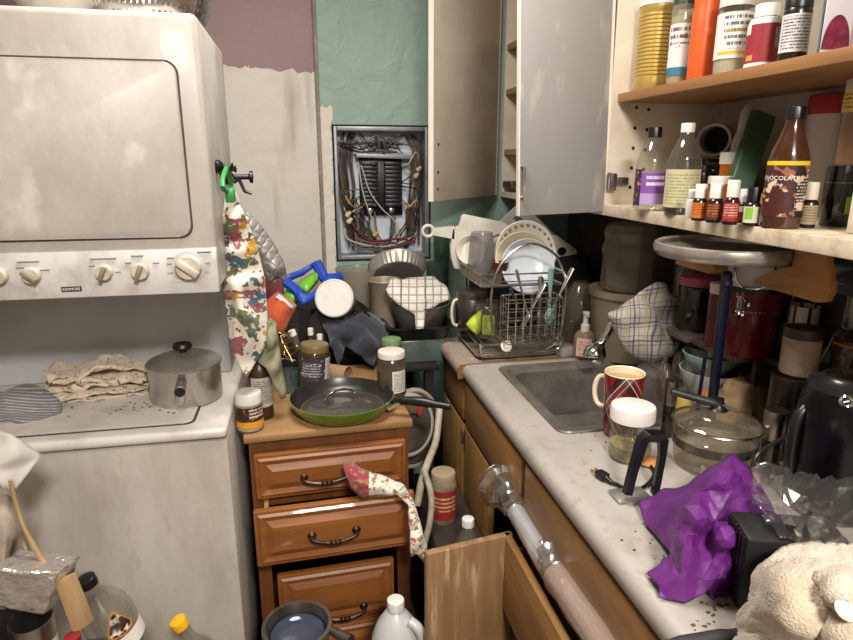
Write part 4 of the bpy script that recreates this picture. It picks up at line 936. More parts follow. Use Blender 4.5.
t = container('jar', 'tipped brown jar with a dark purple label behind the frying pan', 'jar', glass('olive_glass', (.45, .4, .26), .06, .35, '#5b5136'), 313, 396, 343, 32, ZC, prof=[(0, 0), (.9, 0), (1, .05), (1, .78), (.9, .86), (.86, .88), (.86, .96)], lid=(.86, 1, .9, mat('olive_lid', '#6a5c38', .4)), labels=[(.28, .76, -.12, 1.7, lab('purple_label', '#372f38', ('spot', 7, .64, '#c9c1c5'), ('text', 9, '#a89fa8', .1, .8, .2, .8))), (.28, .76, 1.05, .6, lab('nutrition_label', '#d9d4ce', ('text', 16, '#4a4542', .08, .92, .06, .94)))], fill=(.5, mat('grey_seasoning', '#6a6560', .9, c2='#8f8a85', ns=60)), tilt=(0, R(5)))
c, r = stand(290, 394, ZC, 24); hm = zat(291, 371, c.y) - ZC
t = thing('glass_mug', 'blue grey glass mug behind the frying pan rim', 'mug', c, (0, 0, 0))
gm = glass('blue_grey_glass', (.5, .6, .62), .12, .35, '#5f7072')
obj('body', lathe(BM(), [(0, 0), (r * .95, 0), (r, .004), (r * 1.02, hm), (r * .95, hm), (r * .93, .006), (0, .005)], 32), gm, t); obj('handle', handle_loop(r, hm * .2, hm * .85, .02, .0042, -.5), gm, t)
# card roll lying down
a0, a1 = at(326, 1.715, ZC), at(334, 1.70, ZC)
rr_ = 9.5 * mpp(a0); a0.z = a1.z = ZC + rr_
ax = (a1 - a0).normalized()
bm = lathe(BM(), [(rr_, 0), (rr_, .075), (rr_ - .0015, .075), (rr_ - .0015, 0), (rr_, 0)], 32)
tag(obj('card_tube', bm, mat('brown_card', '#8d7257', .8), None, a0, ax.to_track_quat('Z', 'Y').to_euler()), 'brown card tube lying behind the frying pan', 'card tube')
# dark table behind
t = thing('dark_stand', 'dark low stand behind the drawer cabinet carrying the heap', 'table', (.14, 2.1, 0))
ZB = .845
obj('tabletop', box(BM(), -.322, .28, -.23, .235, ZB - .02, ZB, .003), blackm, t)
for sx in (-.3, .25):
    for sy in (-.2, .2): obj('leg', box(BM(), sx - .015, sx + .015, sy - .015, sy + .015, 0, ZB - .02), blackm, t)
# denim cloth thrown over a dark bag
def bagblob(name, label, cat, c, s, m, seed=1, amp=.2, fr=1.7, rot=0, flat_=-.55, ang_=180):
    bm = bmesh.new(); bm.loops.layers.uv.new('UVMap'); bmesh.ops.create_icosphere(bm, subdivisions=5, radius=1)
    for v in bm.verts:
        k = 1 + amp * nz(v.co, fr, seed) + amp * .45 * abs(nz(v.co, fr * 2.6, seed + 4))
        v.co = V((v.co.x * s[0] * k, v.co.y * s[1] * k, max(flat_, v.co.z * k) * s[2] - flat_ * s[2]))
    return tag(obj(name, bm, m, None, c, (0, 0, rot), angle=ang_), label, cat)
bagblob('black_bag', 'lumpy black bag under the blue denim cloth', 'bag', (at(352, 2.0, ZB).x, 2.0, ZB), (.10, .09, .12), mat('black_film', '#12110f', .4), 3, .22)
Yd = 1.84
den = uvmat('denim', '#20232d', [('spot', 30, .56, '#2b2f3b'), ('line', 0, 60, .3, '#191c25')], .95, .3)
o_ = [(322, 322, 'y', Yd + .12), (336, 312, 'y', Yd + .15), (356, 308, 'y', Yd + .15), (374, 314, 'y', Yd + .15), (390, 328, 'y', Yd + .1), (386, 342, 'y', Yd + .03), (380, 352, 'y', Yd), (373, 367, 'y', Yd - .06), (362, 357, 'y', Yd - .05), (352, 350, 'y', Yd - .03), (345, 345, 'y', Yd + .01), (342, 358, 'y', Yd - .05), (338, 366, 'y', Yd - .06), (333, 350, 'y', Yd - .03), (328, 338, 'y', Yd + .04)]
i_ = [(345, 325, 'y', Yd + .05), (362, 322, 'y', Yd + .06), (366, 342, 'y', Yd - .04), (338, 335, 'y', Yd), (376, 332, 'y', Yd + .03), (355, 338, 'y', Yd)]
o = obj('denim_cloth', sheet(o_, i_, cuts=2, nf=24, na=.013, uvs=30), den, solid=.004, angle=180); tag(center(o), 'dark blue denim cloth draped behind the frying pan', 'cloth')
# white tub lying with its round lid towards us
c = W(334, 298, y=1.92); dcam = (E0 - c).normalized(); rl = 19.5 * mpp(c)
ax = (dcam + V((-.15, 0, .12))).normalized()
t = thing('tub', 'white tub on its side with a round white lid facing out', 'tub', c - ax * .09, ax.to_track_quat('Z', 'Y').to_euler())
obj('body', lathe(BM(), [(0, 0), (rl * .9, 0), (rl * 1.0, .01), (rl * 1.02, .075), (rl * .95, .08)], 40), mat('grey_white_tub', '#b5b2ae', .4), t)
obj('lid', lathe(BM(), [(rl * 1.0, .072), (rl * 1.02, .078), (rl * 1.0, .088), (rl * .93, .091), (rl * .9, .0895), (0, .0895)], 48), white, t)
bagblob('dark_bag', 'brown black bag propping up the white tub', 'bag', (c.x - .0, 2.0, ZB), (.085, .08, .13), mat('dark_brown_cloth', '#2a201d', .9), 6, .2)
# blue carrier with green boxes
Yb = 2.12
cb = W(312, 285, y=Yb)
t = thing('plastic_carrier', 'blue plastic carrier rack leaning against the white wall', 'carrier', cb)
blue = mat('blue_plastic', '#2549b0', .4)
def bar(pts, w, d=.012, dz=.012):
    bm = BM(); P = [W(a, b, y=yy) - cb for a, b, yy in pts]
    return tube(bm, P, w, 8, sub=3)
obj('frame', bar([(281, 279, 2.10), (296, 290, 2.07), (303, 300, 2.05)], .018), blue, t)
obj('frame', bar([(316, 262, 2.16), (323, 276, 2.14), (331, 283, 2.12), (341, 276, 2.11)], .019), blue, t)
fr_ = sheet([(296, 288, 'y', 2.06), (308, 295, 'y', 2.05), (320, 286, 'y', 2.09), (326, 275, 'y', 2.13), (341, 273, 'y', 2.11), (342, 278, 'y', 2.11), (332, 284, 'y', 2.1), (318, 297, 'y', 2.06), (302, 306, 'y', 2.03), (297, 299, 'y', 2.04)], [], cuts=1); obj('front_rail', fr_, blue, t, loc=-cb, solid=.014)
fr_ = sheet([(280, 277, 'y', 2.12), (300, 270, 'y', 2.16), (314, 262, 'y', 2.18), (318, 265, 'y', 2.18), (302, 276, 'y', 2.16), (284, 283, 'y', 2.12)], [], cuts=1); obj('back_rail', fr_, blue, t, loc=-cb, solid=.01)
grn = mat('lime_plastic', '#72b52f', .35)
fr_ = sheet([(283, 297, 'y', 2.1), (294, 287, 'y', 2.1), (297, 296, 'y', 2.07), (294, 304, 'y', 2.07), (286, 303, 'y', 2.09)], [], cuts=1)
tag(center(obj('lime_box', fr_, grn, solid=.03, angle=40)), 'lime green box in the left bay of the blue carrier', 'box')
P = [W(a, b, y=2.12) for a, b in ((299, 286), (307, 281), (318, 274))]
tag(center(obj('lime_dish', sheet([(298, 286, 'y', 2.1), (306, 279, 'y', 2.13), (318, 273, 'y', 2.15), (318, 279, 'y', 2.12), (307, 293, 'y', 2.08)], [], cuts=1), grn, solid=.02, angle=40)), 'lime green dish in the middle bay of the blue carrier', 'dish')
# support under the carrier
tag(center(obj('storage_box', box(BM(), -.16, .06, 2.09, 2.3, ZB, W(300, 306, y=2.06).z - .02, .004), blackm)), 'dark box under the blue carrier against the wall', 'box')
# red box and orange pouch
qa = W(275, 287, y=1.98)
tag(center(obj('red_box', box(BM(), qa.x - .03, qa.x + .025, 1.97, 2.04, ZB, W(275, 279, y=1.98).z, .003), mat('dark_red_card', '#5d1c20', .6))), 'dark red box beside the grey oven mitt', 'box')
Yo = 1.86
o = obj('orange_pouch', sheet([(277, 294, 'y', Yo + .04), (294, 306, 'y', Yo + .03), (290, 316, 'y', Yo + .02), (281, 333, 'y', Yo - .02), (270, 322, 'y', Yo - .02), (267, 303, 'y', Yo)], [(282, 308, 'y', Yo - .02), (278, 318, 'y', Yo - .03)], cuts=2, uvs=40), uvmat('orange_cloth', '#c0512c', [('line', 0, 30, .25, '#a8431f')], .8, .2), solid=.02, angle=60)
t = tag(o, 'orange striped pouch standing by the olive cloth', 'pouch')
sb = obj('white_band', sheet([(275, 297, 'y', Yo - .005), (279, 294, 'y', Yo + .01), (294, 306, 'y', Yo + .0), (292, 309, 'y', Yo - .01)], [], cuts=1), white, o, solid=.004)
center(o); sb.data.transform(Matrix.Translation(-o.location))
pz = min((o.matrix_basis @ v.co).z for v in o.data.vertices)
tag(center(obj('black_box', box(BM(), W(268, 320, y=1.88).x - .02, W(268, 320, y=1.88).x + .09, 1.875, 1.95, ZB, pz, .003), blackm)), 'black box under the orange pouch', 'box')
# whisk with wire loops, lying
wb_ = W(291, 362, y=1.72); we = W(276, 335, y=1.80)
t = thing('wire_bundle', 'tangle of brass coloured wire behind the glass mug', 'wire', (wb_.x, 1.74, ZC))
rw2 = random.Random(8); brass = mat('brass_wire', '#a08b5e', .35, .9)
for k in range(5):
    pts = []
    for i in range(9):
        pp = W(rw2.uniform(270, 297), rw2.uniform(330, 366), y=rw2.uniform(1.72, 1.78)); pts.append(pp - V((wb_.x, 1.74, ZC)))
    obj('strand', tube(BM(), pts, .0016, 5, sub=4), brass, t)
vp = W(294, 334, y=1.74)
t = thing('vial', 'small tilted vial with a white cap above the wire tangle', 'vial', vp + V((.012, .01, -.05)), (0, R(-18), 0))
obj('body', lathe(BM(), [(0, 0), (.009, 0), (.01, .003), (.01, .045), (.008, .05)], 20), clearp, t); obj('cap', capmesh(.0105, .045, .062), white, t)
for px, py, nm in ((313, 334, 'left'), (322, 340, 'right')):
    pc = at(px, 1.80, ZB)
    hz_ = zat(px, py - 6, 1.80) - ZB
    container('bottle', 'dark red bottle with a white cap behind the purple jar, ' + ('nearer the wire' if nm == 'left' else 'nearer the denim'), 'bottle', mat('maroon_plastic', '#5a2420', .4), pos=(pc.x, 1.85, ZB), r=.0125, h=zat(px, py - 6, 1.85) - ZB, prof=BOTTLE, lid=(.86, 1, .7, white, 'cap'))
# ------------------------------------------------------------------ rear heap under the breaker box
c = at(362, 2.2, ZB); r = 22 * mpp(c)
t = container('plastic_tub', 'clear round plastic tub under the breaker box', 'tub', cloudy, pos=(c.x, 2.25, ZB), r=.085, h=zat(362, 268, 2.25) - ZB, prof=[(0, 0), (.8, 0), (.85, .03), (1, .95), (1.04, 1), (1, 1)])
c = at(384, 2.12, ZB)
t = container('beaker', 'cloudy tan plastic beaker beside the clear tub', 'beaker', mat('tan_plastic', '#8f8273', .4, c2='#7a6d5f', ns=9), pos=(c.x, 2.08, ZB), r=.057, h=zat(384, 279, 2.08) - ZB, prof=[(0, 0), (.82, 0), (.85, .02), (1, .97), (1.05, .985), (1.0, 1), (.95, .98), (.8, .03), (0, .02)])
cpp = W(398, 273, y=2.18); rpn = 29 * mpp(cpp)
ax = V((-.05, -.68, -.68)).normalized()
t = thing('pie_pan', 'shiny foil pie pan leaning below the breaker box', 'pan', cpp, ax.to_track_quat('Z', 'Y').to_euler())
bm = BM(); N_ = 72
rings = []
for rr_, zz, rib in ((rpn * 1.0, -.03, 0), (rpn * 1.03, -.028, 0), (rpn * 1.0, -.024, 0), (rpn * .98, -.022, 1), (rpn * .84, .012, 1), (rpn * .8, .014, 0)):
    rings.append([bm.verts.new(((rr_ + (.0025 * (k % 2) if rib else 0)) * cos(2 * pi * k / N_), (rr_ + (.0025 * (k % 2) if rib else 0)) * sin(2 * pi * k / N_), zz)) for k in range(N_)])
for A, B in zip(rings, rings[1:]):
    for k in range(N_): bm.faces.new((A[k], A[(k + 1) % N_], B[(k + 1) % N_], B[k]))
bm.faces.new(rings[-1])
obj('body', bm, mat('foil_tin', '#cfc8bd', .3, .7), t, angle=15, solid=.001)
tag(center(obj('steel_canister', lathe(BM(), [(0, ZB), (.06, ZB), (.062, ZB + .01), (.062, cpp.z - .05), (0, cpp.z - .05)], 28, mx=Matrix.Translation((cpp.x, 2.25, 0))), dsteel)), 'dull steel canister under the foil pie pan', 'canister')
# roasting pan, pot and checked cloth
YR = 1.97
cr = at(417, YR, ZB); ZP = zat(417, 341, YR - .08)
t = tag(center(obj('plastic_bin', box(BM(), cr.x - .085, cr.x + .085, YR - .07, YR + .09, ZB, ZP - .001, .008), glass('green_grey_bin', (.6, .68, .64), .06, .55, '#6f8078', .2))), 'grey green plastic bin under the black roasting pan', 'bin')
t = thing('roasting_pan', 'black roasting pan under the grey pot and checked cloth', 'pan', (cr.x, YR, ZP))
zr = zat(417, 329, YR - .1) - ZP
bm = BM()
for (hw, hd2, z) in ((.09, .07, 0), (.105, .085, zr), (.115, .095, zr + .001), (.115, .095, zr - .004), (.10, .08, zr - .006), (.086, .066, .004)):
    rings.append(None)
    L_ = [bm.verts.new((x, y, z)) for x, y in rrect(-hw, hw, -hd2, hd2, .03)]
    if z > 0 or hw == .09:
        pass
    if hw != .09:
        for k in range(len(L_)): bm.faces.new((prev_[k], prev_[(k + 1) % len(L_)], L_[(k + 1) % len(L_)], L_[k]))
    else: bm.faces.new(L_[::-1])
    prev_ = L_
bm.faces.new(prev_)
obj('body', bm, mat('black_enamel', '#151514', .3, c2='#242220', ns=20), t)
zq = ZP + .006
cq = at(420, YR, ZP + zr); rq = 30 * mpp(cq)
t = thing('grey_pot', 'dull grey pot sitting in the black roasting pan under a checked cloth', 'pot', (cq.x, YR + .0, zq), 0)
hq = zat(420, 302, YR) - zq
obj('body', lathe(BM(), [(0, 0), (.06, 0), (.066, .006), (rq * .9, hq * .8), (rq, hq), (rq * .96, hq), (.06, .008), (0, .006)], 40), mat('grey_aluminium', '#96938c', .4, .6, c2='#5f5d58', ns=8), t)
chk = uvmat('checked_white_cloth', '#d5d0c5', [('line', 0, 4.5, .2, '#6d6a72', 0, .7), ('line', 1, 4.5, .2, '#7c7569', 0, .7), ('line', 0, 1.5, .05, '#3e4a66', .3, .9), ('line', 1, 2.2, .06, '#b59f5a', .4, .7)], .9, .3)
Yk = YR - .09
o_ = [(391, 279, 'y', Yk + .08), (404, 279, 'y', Yk + .12), (417, 277, 'y', Yk + .16), (434, 277, 'y', Yk + .16), (446, 287, 'y', Yk + .1), (451, 299, 'y', Yk + .06), (440, 303, 'y', Yk + .03), (431, 309, 'y', Yk + .01), (425, 315, 'y', Yk - .01), (424, 328, 'y', Yk - .04), (416, 329, 'y', Yk - .04), (415, 315, 'y', Yk - .01), (407, 310, 'y', Yk), (399, 305, 'y', Yk + .02), (389, 296, 'y', Yk + .04), (386, 290, 'y', Yk + .06)]
i_ = [(408, 292, 'y', Yk + .03), (422, 290, 'y', Yk + .05), (434, 293, 'y', Yk + .05), (418, 303, 'y', Yk - .01), (420, 282, 'y', Yk + .1), (400, 290, 'y', Yk + .04)]
o = obj('checked_cloth', sheet(o_, i_, cuts=2, nf=22, na=.005, uvs=36), chk, solid=.003, angle=180); tag(center(o), 'white checked cloth draped over the grey pot', 'cloth')
for px, pyt, w_, yy, lb_ in ((441, 236, 16, 2.28, 'tall clear green tinted glass behind the checked cloth'), (437, 262, 22, 2.2, 'short clear green tinted glass in front of the tall one')):
    cc_ = at(px, yy, ZB); container('drinking_glass', lb_, 'glass', glass('green_tint_glass', (.62, .7, .64), .06, .12, '#66756c'), pos=cc_, r=w_ / 2 * mpp(cc_), h=zat(px, pyt, yy) - ZB, prof=[(0, 0), (.75, 0), (.78, .02), (1, 1), (.97, 1), (.75, .03), (0, .02)])
# ------------------------------------------------------------------ gap between the drawer cabinet and the counter
t = thing('carton', 'dark carton standing in the gap beside the counter', 'carton', (.36, 1.6, 0))
ZG = W(443, 521, y=1.52).z
obj('body', box(BM(), -.05, .085, -.2, .21, 0, ZG, .003), mat('dark_card', '#2d241d', .8), t)
def lidat(px, py, Y_, r, ax, label, m, inner=.0):
    c_ = W(px, py, y=Y_); q = V(ax).normalized()
    t = thing('hanging_pan', label, 'pan', c_, q.to_track_quat('Z', 'Y').to_euler())
    obj('disc', lathe(BM(), [(r, 0), (r * 1.02, .004), (r * .97, .008), (r * .85, .012), (r * .4, .022), (0, .025)], 48), m, t)
    obj('rim', tube(BM(), [(r * cos(a * pi / 24), r * sin(a * pi / 24), 0) for a in range(48)], .010, 8, True), mat('grey_rubber', '#a59e93', .45), t)
    return t
l1_ = lidat(413, 428, 1.72, .115, (.75, -1, .25), 'big grey shallow pan on edge in the gap beside the counter', mat('grey_pan', '#77716a', .4, .6, c2='#5a554f', ns=9))
l2_ = lidat(409, 425, 1.64, .085, (.6, -1, .25), 'smaller grey shallow pan before the bigger one in the gap', mat('grey_pan', '#77716a', .4, .6, c2='#5a554f', ns=9))
t = thing('wooden_brush', 'brown brush with a red clip hanging by the frying pan grip', 'brush', W(415, 403, y=1.62))
obj('body', box(BM(), -.035, .03, -.012, .012, -.03, .012, .006), mat('brown_handle', '#6b5240', .6), t); obj('clip', box(BM(), .005, .018, -.016, .016, -.035, .016, .004), mat('red_plastic', '#b03a2c', .4), t)
tag(center(obj('hose', tube(BM(), [W(a, b, y=yy) for a, b, yy in ((440, 405, 1.72), (436, 440, 1.66), (428, 462, 1.58), (422, 480, 1.52), (417, 505, 1.5))], .011, 10, sub=5), mat('ivory_hose', '#b3a795', .5, c2='#968a78', ns=30))), 'thick ivory hose hanging in the gap beside the drawer cabinet', 'hose')
tag(center(obj('hose', tube(BM(), [W(a, b, y=yy) for a, b, yy in ((424, 470, 1.5), (431, 495, 1.47), (430, 520, 1.45), (424, 545, 1.45))], .009, 10, sub=5), mat('ivory_hose', '#b3a795', .5))), 'ivory hose bending beside the red labelled jar', 'hose')
pj = at(443, 1.53, ZG)
container('jar', 'jar with a worn red label deep in the gap', 'jar', mat('dusty_jar', '#8d7a62', .6, c2='#6f5e4b', ns=30), pos=pj, r=13 * mpp(pj), h=zat(443, 471, 1.53) - ZG, prof=JAR, lid=(.84, 1, .92, mat('dusty_lid', '#97866d', .6)), labels=[(.12, .7, 0, 2.8, lab('red_label', '#8d2a26', ('text', 7, '#c9a878', .1, .9, .3, .8)))])
pb_ = at(461, 1.40, .30)
container('bottle', 'clear bottle with a white cap behind the open cabinet door', 'bottle', clearp, pos=(pb_.x - .0, 1.385, ZG) if False else (pb_.x, 1.345, .0), r=.04, h=zat(461, 519, 1.345), prof=[(0, 0), (.95, 0), (1, .01), (1, .8), (.8, .88), (.4, .95), (.35, .99)], lid=(.965, 1, .4, white, 'cap'))
# floral towel knotted on the upper drawer handle
hq_ = DCM @ V((h_.x, 0, 0))
Yt = 1.31
fl2 = uvmat('red_floral_print', '#d6ccc0', [('rect', '#a83244', -1, 9.82, -99, 99), ('spot', 9, .57, '#8b7a3c'), ('spot', 8, .62, '#b23a49'), ('spot', 24, .66, '#5a4a42')], .9, .2)
o_ = [(344, 465, 'y', Yt + .01), (352, 461, 'y', Yt + .02), (360, 468, 'y', Yt), (376, 474, 'y', Yt - .01), (392, 480, 'y', Yt - .02), (403, 484, 'y', Yt - .03), (411, 496, 'y', Yt - .04), (419, 520, 'y', Yt - .06), (427, 545, 'y', Yt - .08), (424, 562, 'y', Yt - .09), (416, 553, 'y', Yt - .09), (411, 556, 'y', Yt - .09), (410, 530, 'y', Yt - .08), (408, 505, 'y', Yt - .06), (396, 494, 'y', Yt - .06), (378, 496, 'y', Yt - .045), (362, 497, 'y', Yt - .04), (352, 488, 'y', Yt - .025), (346, 476, 'y', Yt - .01)]
i_ = [(360, 482, 'y', Yt - .045), (380, 485, 'y', Yt - .055), (400, 490, 'y', Yt - .06), (414, 520, 'y', Yt - .085), (418, 540, 'y', Yt - .1), (353, 474, 'y', Yt - .02)]
o = obj('dish_towel', sheet(o_, i_, cuts=2, nf=35, na=.005, uvs=36), uvmat('red_floral_print2', '#d6ccc0', [('rect', '#8a3440', 9.0, 10.25, -99, 99), ('spot', 7, .58, '#8b7a3c'), ('spot', 5, .6, '#b5545c'), ('spot', 14, .66, '#6a5a50')], .9, .2), solid=.004, angle=180); tag(center(o), 'white and red floral towel slung over the top drawer handle', 'towel')
# ================================================================== dish rack at the counter end
ZK = .9105
wirem = mat('rack_wire', '#c4beb5', .24, .95, c2='#8f877d', ns=30)
fl_, fr_, bl_ = W(490, 356, z=.915), W(562, 342, z=.915), W(452, 327, z=.915)
RX0, RX1, RY0, RY1 = .505, .765, 1.688, 1.94
t = thing('drip_tray', 'beige drip tray under the wire dish rack', 'tray', ((RX0 + RX1) / 2, 1.82, ZK + .0025))
bm = BM(); hx, hy = (RX1 - RX0) / 2 + .005, .125
L0 = None
for (ex, ey, z) in ((hx - .01, hy - .01, 0), (hx, hy, .012), (hx + .004, hy + .004, .013), (hx + .002, hy + .002, .009), (hx - .012, hy - .012, .003)):
    L_ = [bm.verts.new((x, y, z)) for x, y in rrect(-ex, ex, -ey, ey, .015)]
    if L0:
        for k in range(len(L_)): bm.faces.new((L0[k], L0[(k + 1) % len(L_)], L_[(k + 1) % len(L_)], L_[k]))
    else: bm.faces.new(L_[::-1])
    L0 = L_
bm.faces.new(L0); obj('body', bm, mat('grimy_tray', '#8f8473', .5, c2='#6a5f50', ns=12), t)
rk = thing('dish_rack', 'two tier steel wire dish rack at the counter end', 'dish rack', (.64, 1.82, ZK + .016))
def rkp(pts): return [V(p) - V((.64, 1.82, ZK + .016)) for p in pts]
zf = .944; zu = W(491, 284, y=RY0 + .04).z
def rod(name, pts, r=.0028, sub=0, cyc=False): return obj(name, tube(BM(), rkp(pts), r, 8, cyc, sub=sub), wirem, rk)
zb0 = ZK + .016 + .004
rod('foot_rail', [(RX0, RY0, zf + .02), (RX0 + .002, RY0 - .01, zb0 + .008), (RX0 + .03, RY0 - .012, zb0), (RX1 - .04, RY0 - .012, zb0), (RX1 - .005, RY0 - .01, zb0 + .02), (RX1, RY0, zf + .03)], .0068, 4)
rod('foot_rail', [(RX0, RY1, zf + .02), (RX0 + .002, RY1, zb0 + .008), (RX0 + .03, RY1, zb0), (RX1 - .04, RY1, zb0), (RX1, RY1, zb0 + .02), (RX1, RY1, zf + .03)], .005, 4)
rod('lower_frame', [(RX0, RY0, zf + .015), (RX1, RY0, zf + .015), (RX1, RY1, zf + .015), (RX0, RY1, zf + .015)], .004, 0, True)
for k in range(9):
    x = RX0 + (RX1 - RX0) * (k + .5) / 9; rod('lower_wire', [(x, RY0, zf + .015), (x, RY1, zf + .015)], .002)
# hoops carrying the upper tier
hp = [W(a, b, y=RY0) for a, b in ((493, 336), (491, 310), (493, 285), (501, 264), (516, 249), (533, 244), (549, 250), (560, 262), (566, 285), (564, 312), (560, 336))]
rod('end_hoop', hp, .0042, 4)
hf = [V((p.x, RY1, p.z)) for p in hp]; rod('end_hoop', hf, .0036, 4)
zr_ = zu
for z, x0, x1 in ((zr_, RX0 + .0, RX1 - .01), (zr_ + .035, RX0 - .004, RX1)):
    rod('upper_frame', [(x0, RY0, z), (x1, RY0, z), (x1, RY1, z), (x0, RY1, z)], .0028, 0, True)
for k in range(16):
    y = RY0 + .012 + (RY1 - RY0 - .02) * k / 15
    rod('plate_wire', [(RX0, y, zr_ + .035), (RX0 + .002, y, zr_), (RX0 + .06, y, zr_ - .004), (RX0 + .064, y, zr_ + .03)], .0024)
for k in range(6):
    y = RY0 + (RY1 - RY0) * (k + .5) / 6; rod('upper_wire', [(RX0, y, zr_), (RX1 - .01, y, zr_)], .0018)
# utensil basket hooked on the near end
b0, b1 = W(504, 342, y=1.665), W(557, 334, y=1.665)
zt_ = W(530, 297, y=1.665).z; zl_ = max(ZK + .03, b0.z)
ub = thing('utensil_basket', 'wire utensil basket full of cutlery at the near end of the dish rack', 'basket', ((b0.x + b1.x) / 2, 1.67, zl_))
ho_ = (b1.x - b0.x) / 2; dd_ = .035
def bw(pts, r=.0017, cyc=False): obj('wire', tube(BM(), [V(p) for p in pts], r, 6, cyc), wirem, ub)
hb_ = zt_ - zl_
for k in range(6):
    z = hb_ * k / 5; bw([(-ho_, -dd_, z), (ho_, -dd_, z), (ho_, dd_, z), (-ho_, dd_, z)], .0016 if k < 5 else .0026, True)
for k in range(8):
    x = -ho_ + 2 * ho_ * k / 7; bw([(x, -dd_, hb_), (x, -dd_, 0), (x, dd_, 0), (x, dd_, hb_)])
for y in (-.012, .012):
    bw([(-ho_, y, hb_), (-ho_, y, 0), (ho_, y, 0), (ho_, y, hb_)])
rod('scroll', [W(a, b, y=1.69) for a, b in ((545, 350), (556, 343), (561, 335), (556, 338), (553, 345))], .002, 4)
# cutlery
def utensil(name, label, a, b, kind, m, y0=1.675):
    """handle end at photo pixel a, tip down in the basket at b"""
    A, B = W(*a, y=y0 + .01), W(*b, y=y0); ax = (A - B); L_ = ax.length
    t = thing(name, label, name, B, ax.to_track_quat('Z', 'Y').to_euler(), 'cutlery in the basket')
    obj('handle', lathe(BM(), [(0, L_ * .3), (.004, L_ * .32), (.0045, L_ * .55), (.0095, L_ * .9), (.008, L_ * .98), (0, L_)], 14, sy=.55), m, t)
    if kind == 'spoon': obj('bowl', lathe(BM(), [(0, 0), (.011, .008), (.0165, .024), (.012, .042), (.003, L_ * .32)], 16, sy=.35), m, t)
    elif kind == 'fork':
        bm = lathe(BM(), [(.003, L_ * .32), (.011, .04), (.011, .03), (0, .03)], 12, sy=.3)
        obj('head', bm, m, t)
        for q in range(4): obj('tine', tube(BM(), [(-.009 + .006 * q, 0, .032), (-.009 + .006 * q, .001, .0)], .0013, 6), m, t)
    else: obj('blade', box(BM(), -.009, .009, -.001, .001, 0, L_ * .34, .0008), m, t)
utensil('spoon', 'steel spoon with its handle leaning left in the wire basket', (516, 269), (531, 325), 'spoon', steel)
utensil('knife', 'long steel knife leaning right in the wire basket', (573, 267), (546, 322), 'knife', mat('satin_steel', '#b5b1ab', .3, 1))
utensil('fork', 'dark fork standing upright in the wire basket', (541, 276), (540, 326), 'fork', dsteel)
utensil('spoon', 'pale green handled spoon in the wire basket', (551, 268), (549, 325), 'spoon', mat('pale_teal_plastic', '#7d9a94', .4))
utensil('fork', 'slanting fork at the left of the wire basket', (545, 283), (522, 328), 'fork', steel, 1.66)
utensil('knife', 'dark bladed knife lying low in the wire basket', (510, 288), (528, 330), 'knife', mat('dark_blue_handle', '#232a35', .4), 1.66)
# plates standing in the upper tier
def plate(name, label, px, py, y, rpx, axis, m, deep=.018, ring=None, cat='plate'):
    c = W(px, py, y=y); r = rpx * mpp(c); ax = V(axis).normalized()
    t = thing(name, label, cat, c, ax.to_track_quat('Z', 'Y').to_euler())
    obj('body', lathe(BM(), [(0, -deep), (r * .6, -deep), (r * .68, -deep + .004), (r * .98, 0), (r, .002), (r * .97, .004), (r * .67, -deep + .009), (r * .58, -deep + .005), (0, -deep + .004)], 56), m, t)
    if ring:
        for k in range(ring[0]):
            a = 2 * pi * k / ring[0]; q = r * .87
            bm = BM(); lathe(bm, [(0, 0), (r * .045, 0), (r * .045, .0012), (0, .0012)], 8, sx=1.3, mx=Matrix.Translation((q * cos(a), q * sin(a), -deep * .28 + .0044)) @ Matrix.Rotation(a + pi / 2, 4, 'Z'))
            obj('rim_leaf', bm, ring[1], t)
    return t
por = mat('porcelain', '#dcd6ca', .2, coat=.3); porb = mat('cool_porcelain', '#c4cbd0', .18, coat=.3)
plate('dinner_plate', 'big white plate with a brown leaf rim standing in the dish rack', 526, 252, 1.86, 32, (-.05, -1, .28), por, ring=(26, mat('leaf_brown', '#7d6546', .5)))
plate('dinner_plate', 'cream plate standing between the leaf rimmed and the bluish plates', 523, 260, 1.82, 29, (-.05, -1, .28), mat('cream_porcelain', '#d2c4a6', .25, coat=.3))
plate('dinner_plate', 'plain bluish white plate at the front of the dish rack', 528, 266, 1.78, 28, (-.05, -1, .3), porb)
plate('saucer', 'white saucer standing behind the upturned tumbler', 471, 250, 1.93, 15, (-.3, -1, .2), por, cat='saucer')
# cutting board with a ring handle
Yc_ = 1.965
pb = mat('cutting_board_plastic', '#cfcabd', .45, c2='#bab4a6', ns=9)
out = [(452, 238), (452, 229), (459, 226), (461, 216), (464, 214), (503, 222), (512, 228), (516, 262), (470, 272), (454, 268), (451, 258), (450, 246)]
P = [W(a, b, y=Yc_) for a, b in out]; o0 = W(480, 245, y=Yc_)
t = thing('cutting_board', 'white plastic cutting board with a ring handle behind the dish rack', 'cutting board', o0)
fxz = Matrix(((1, 0, 0, 0), (0, 0, 1, 0), (0, 1, 0, 0), (0, 0, 0, 1)))
obj('board', prism(BM(), [(p.x - o0.x, p.z - o0.z) for p in P][::-1], -.006, .006, fxz, .002), pb, t)
rg = W(428, 231, y=Yc_) - o0
hnd = BM(); ri = 5.5 * mpp(W(428, 231, y=Yc_))
tube(hnd, [(rg.x + ri * cos(a * pi / 12), 0, rg.z + ri * sin(a * pi / 12)) for a in range(24)], .0055, 10, True)
e_ = [W(a, b, y=Yc_) - o0 for a, b in ((433, 228), (454, 226), (454, 239), (433, 235))]
prism(hnd, [(p.x, p.z) for p in e_][::-1], -.006, .006, fxz)
obj('handle', hnd, pb, t)
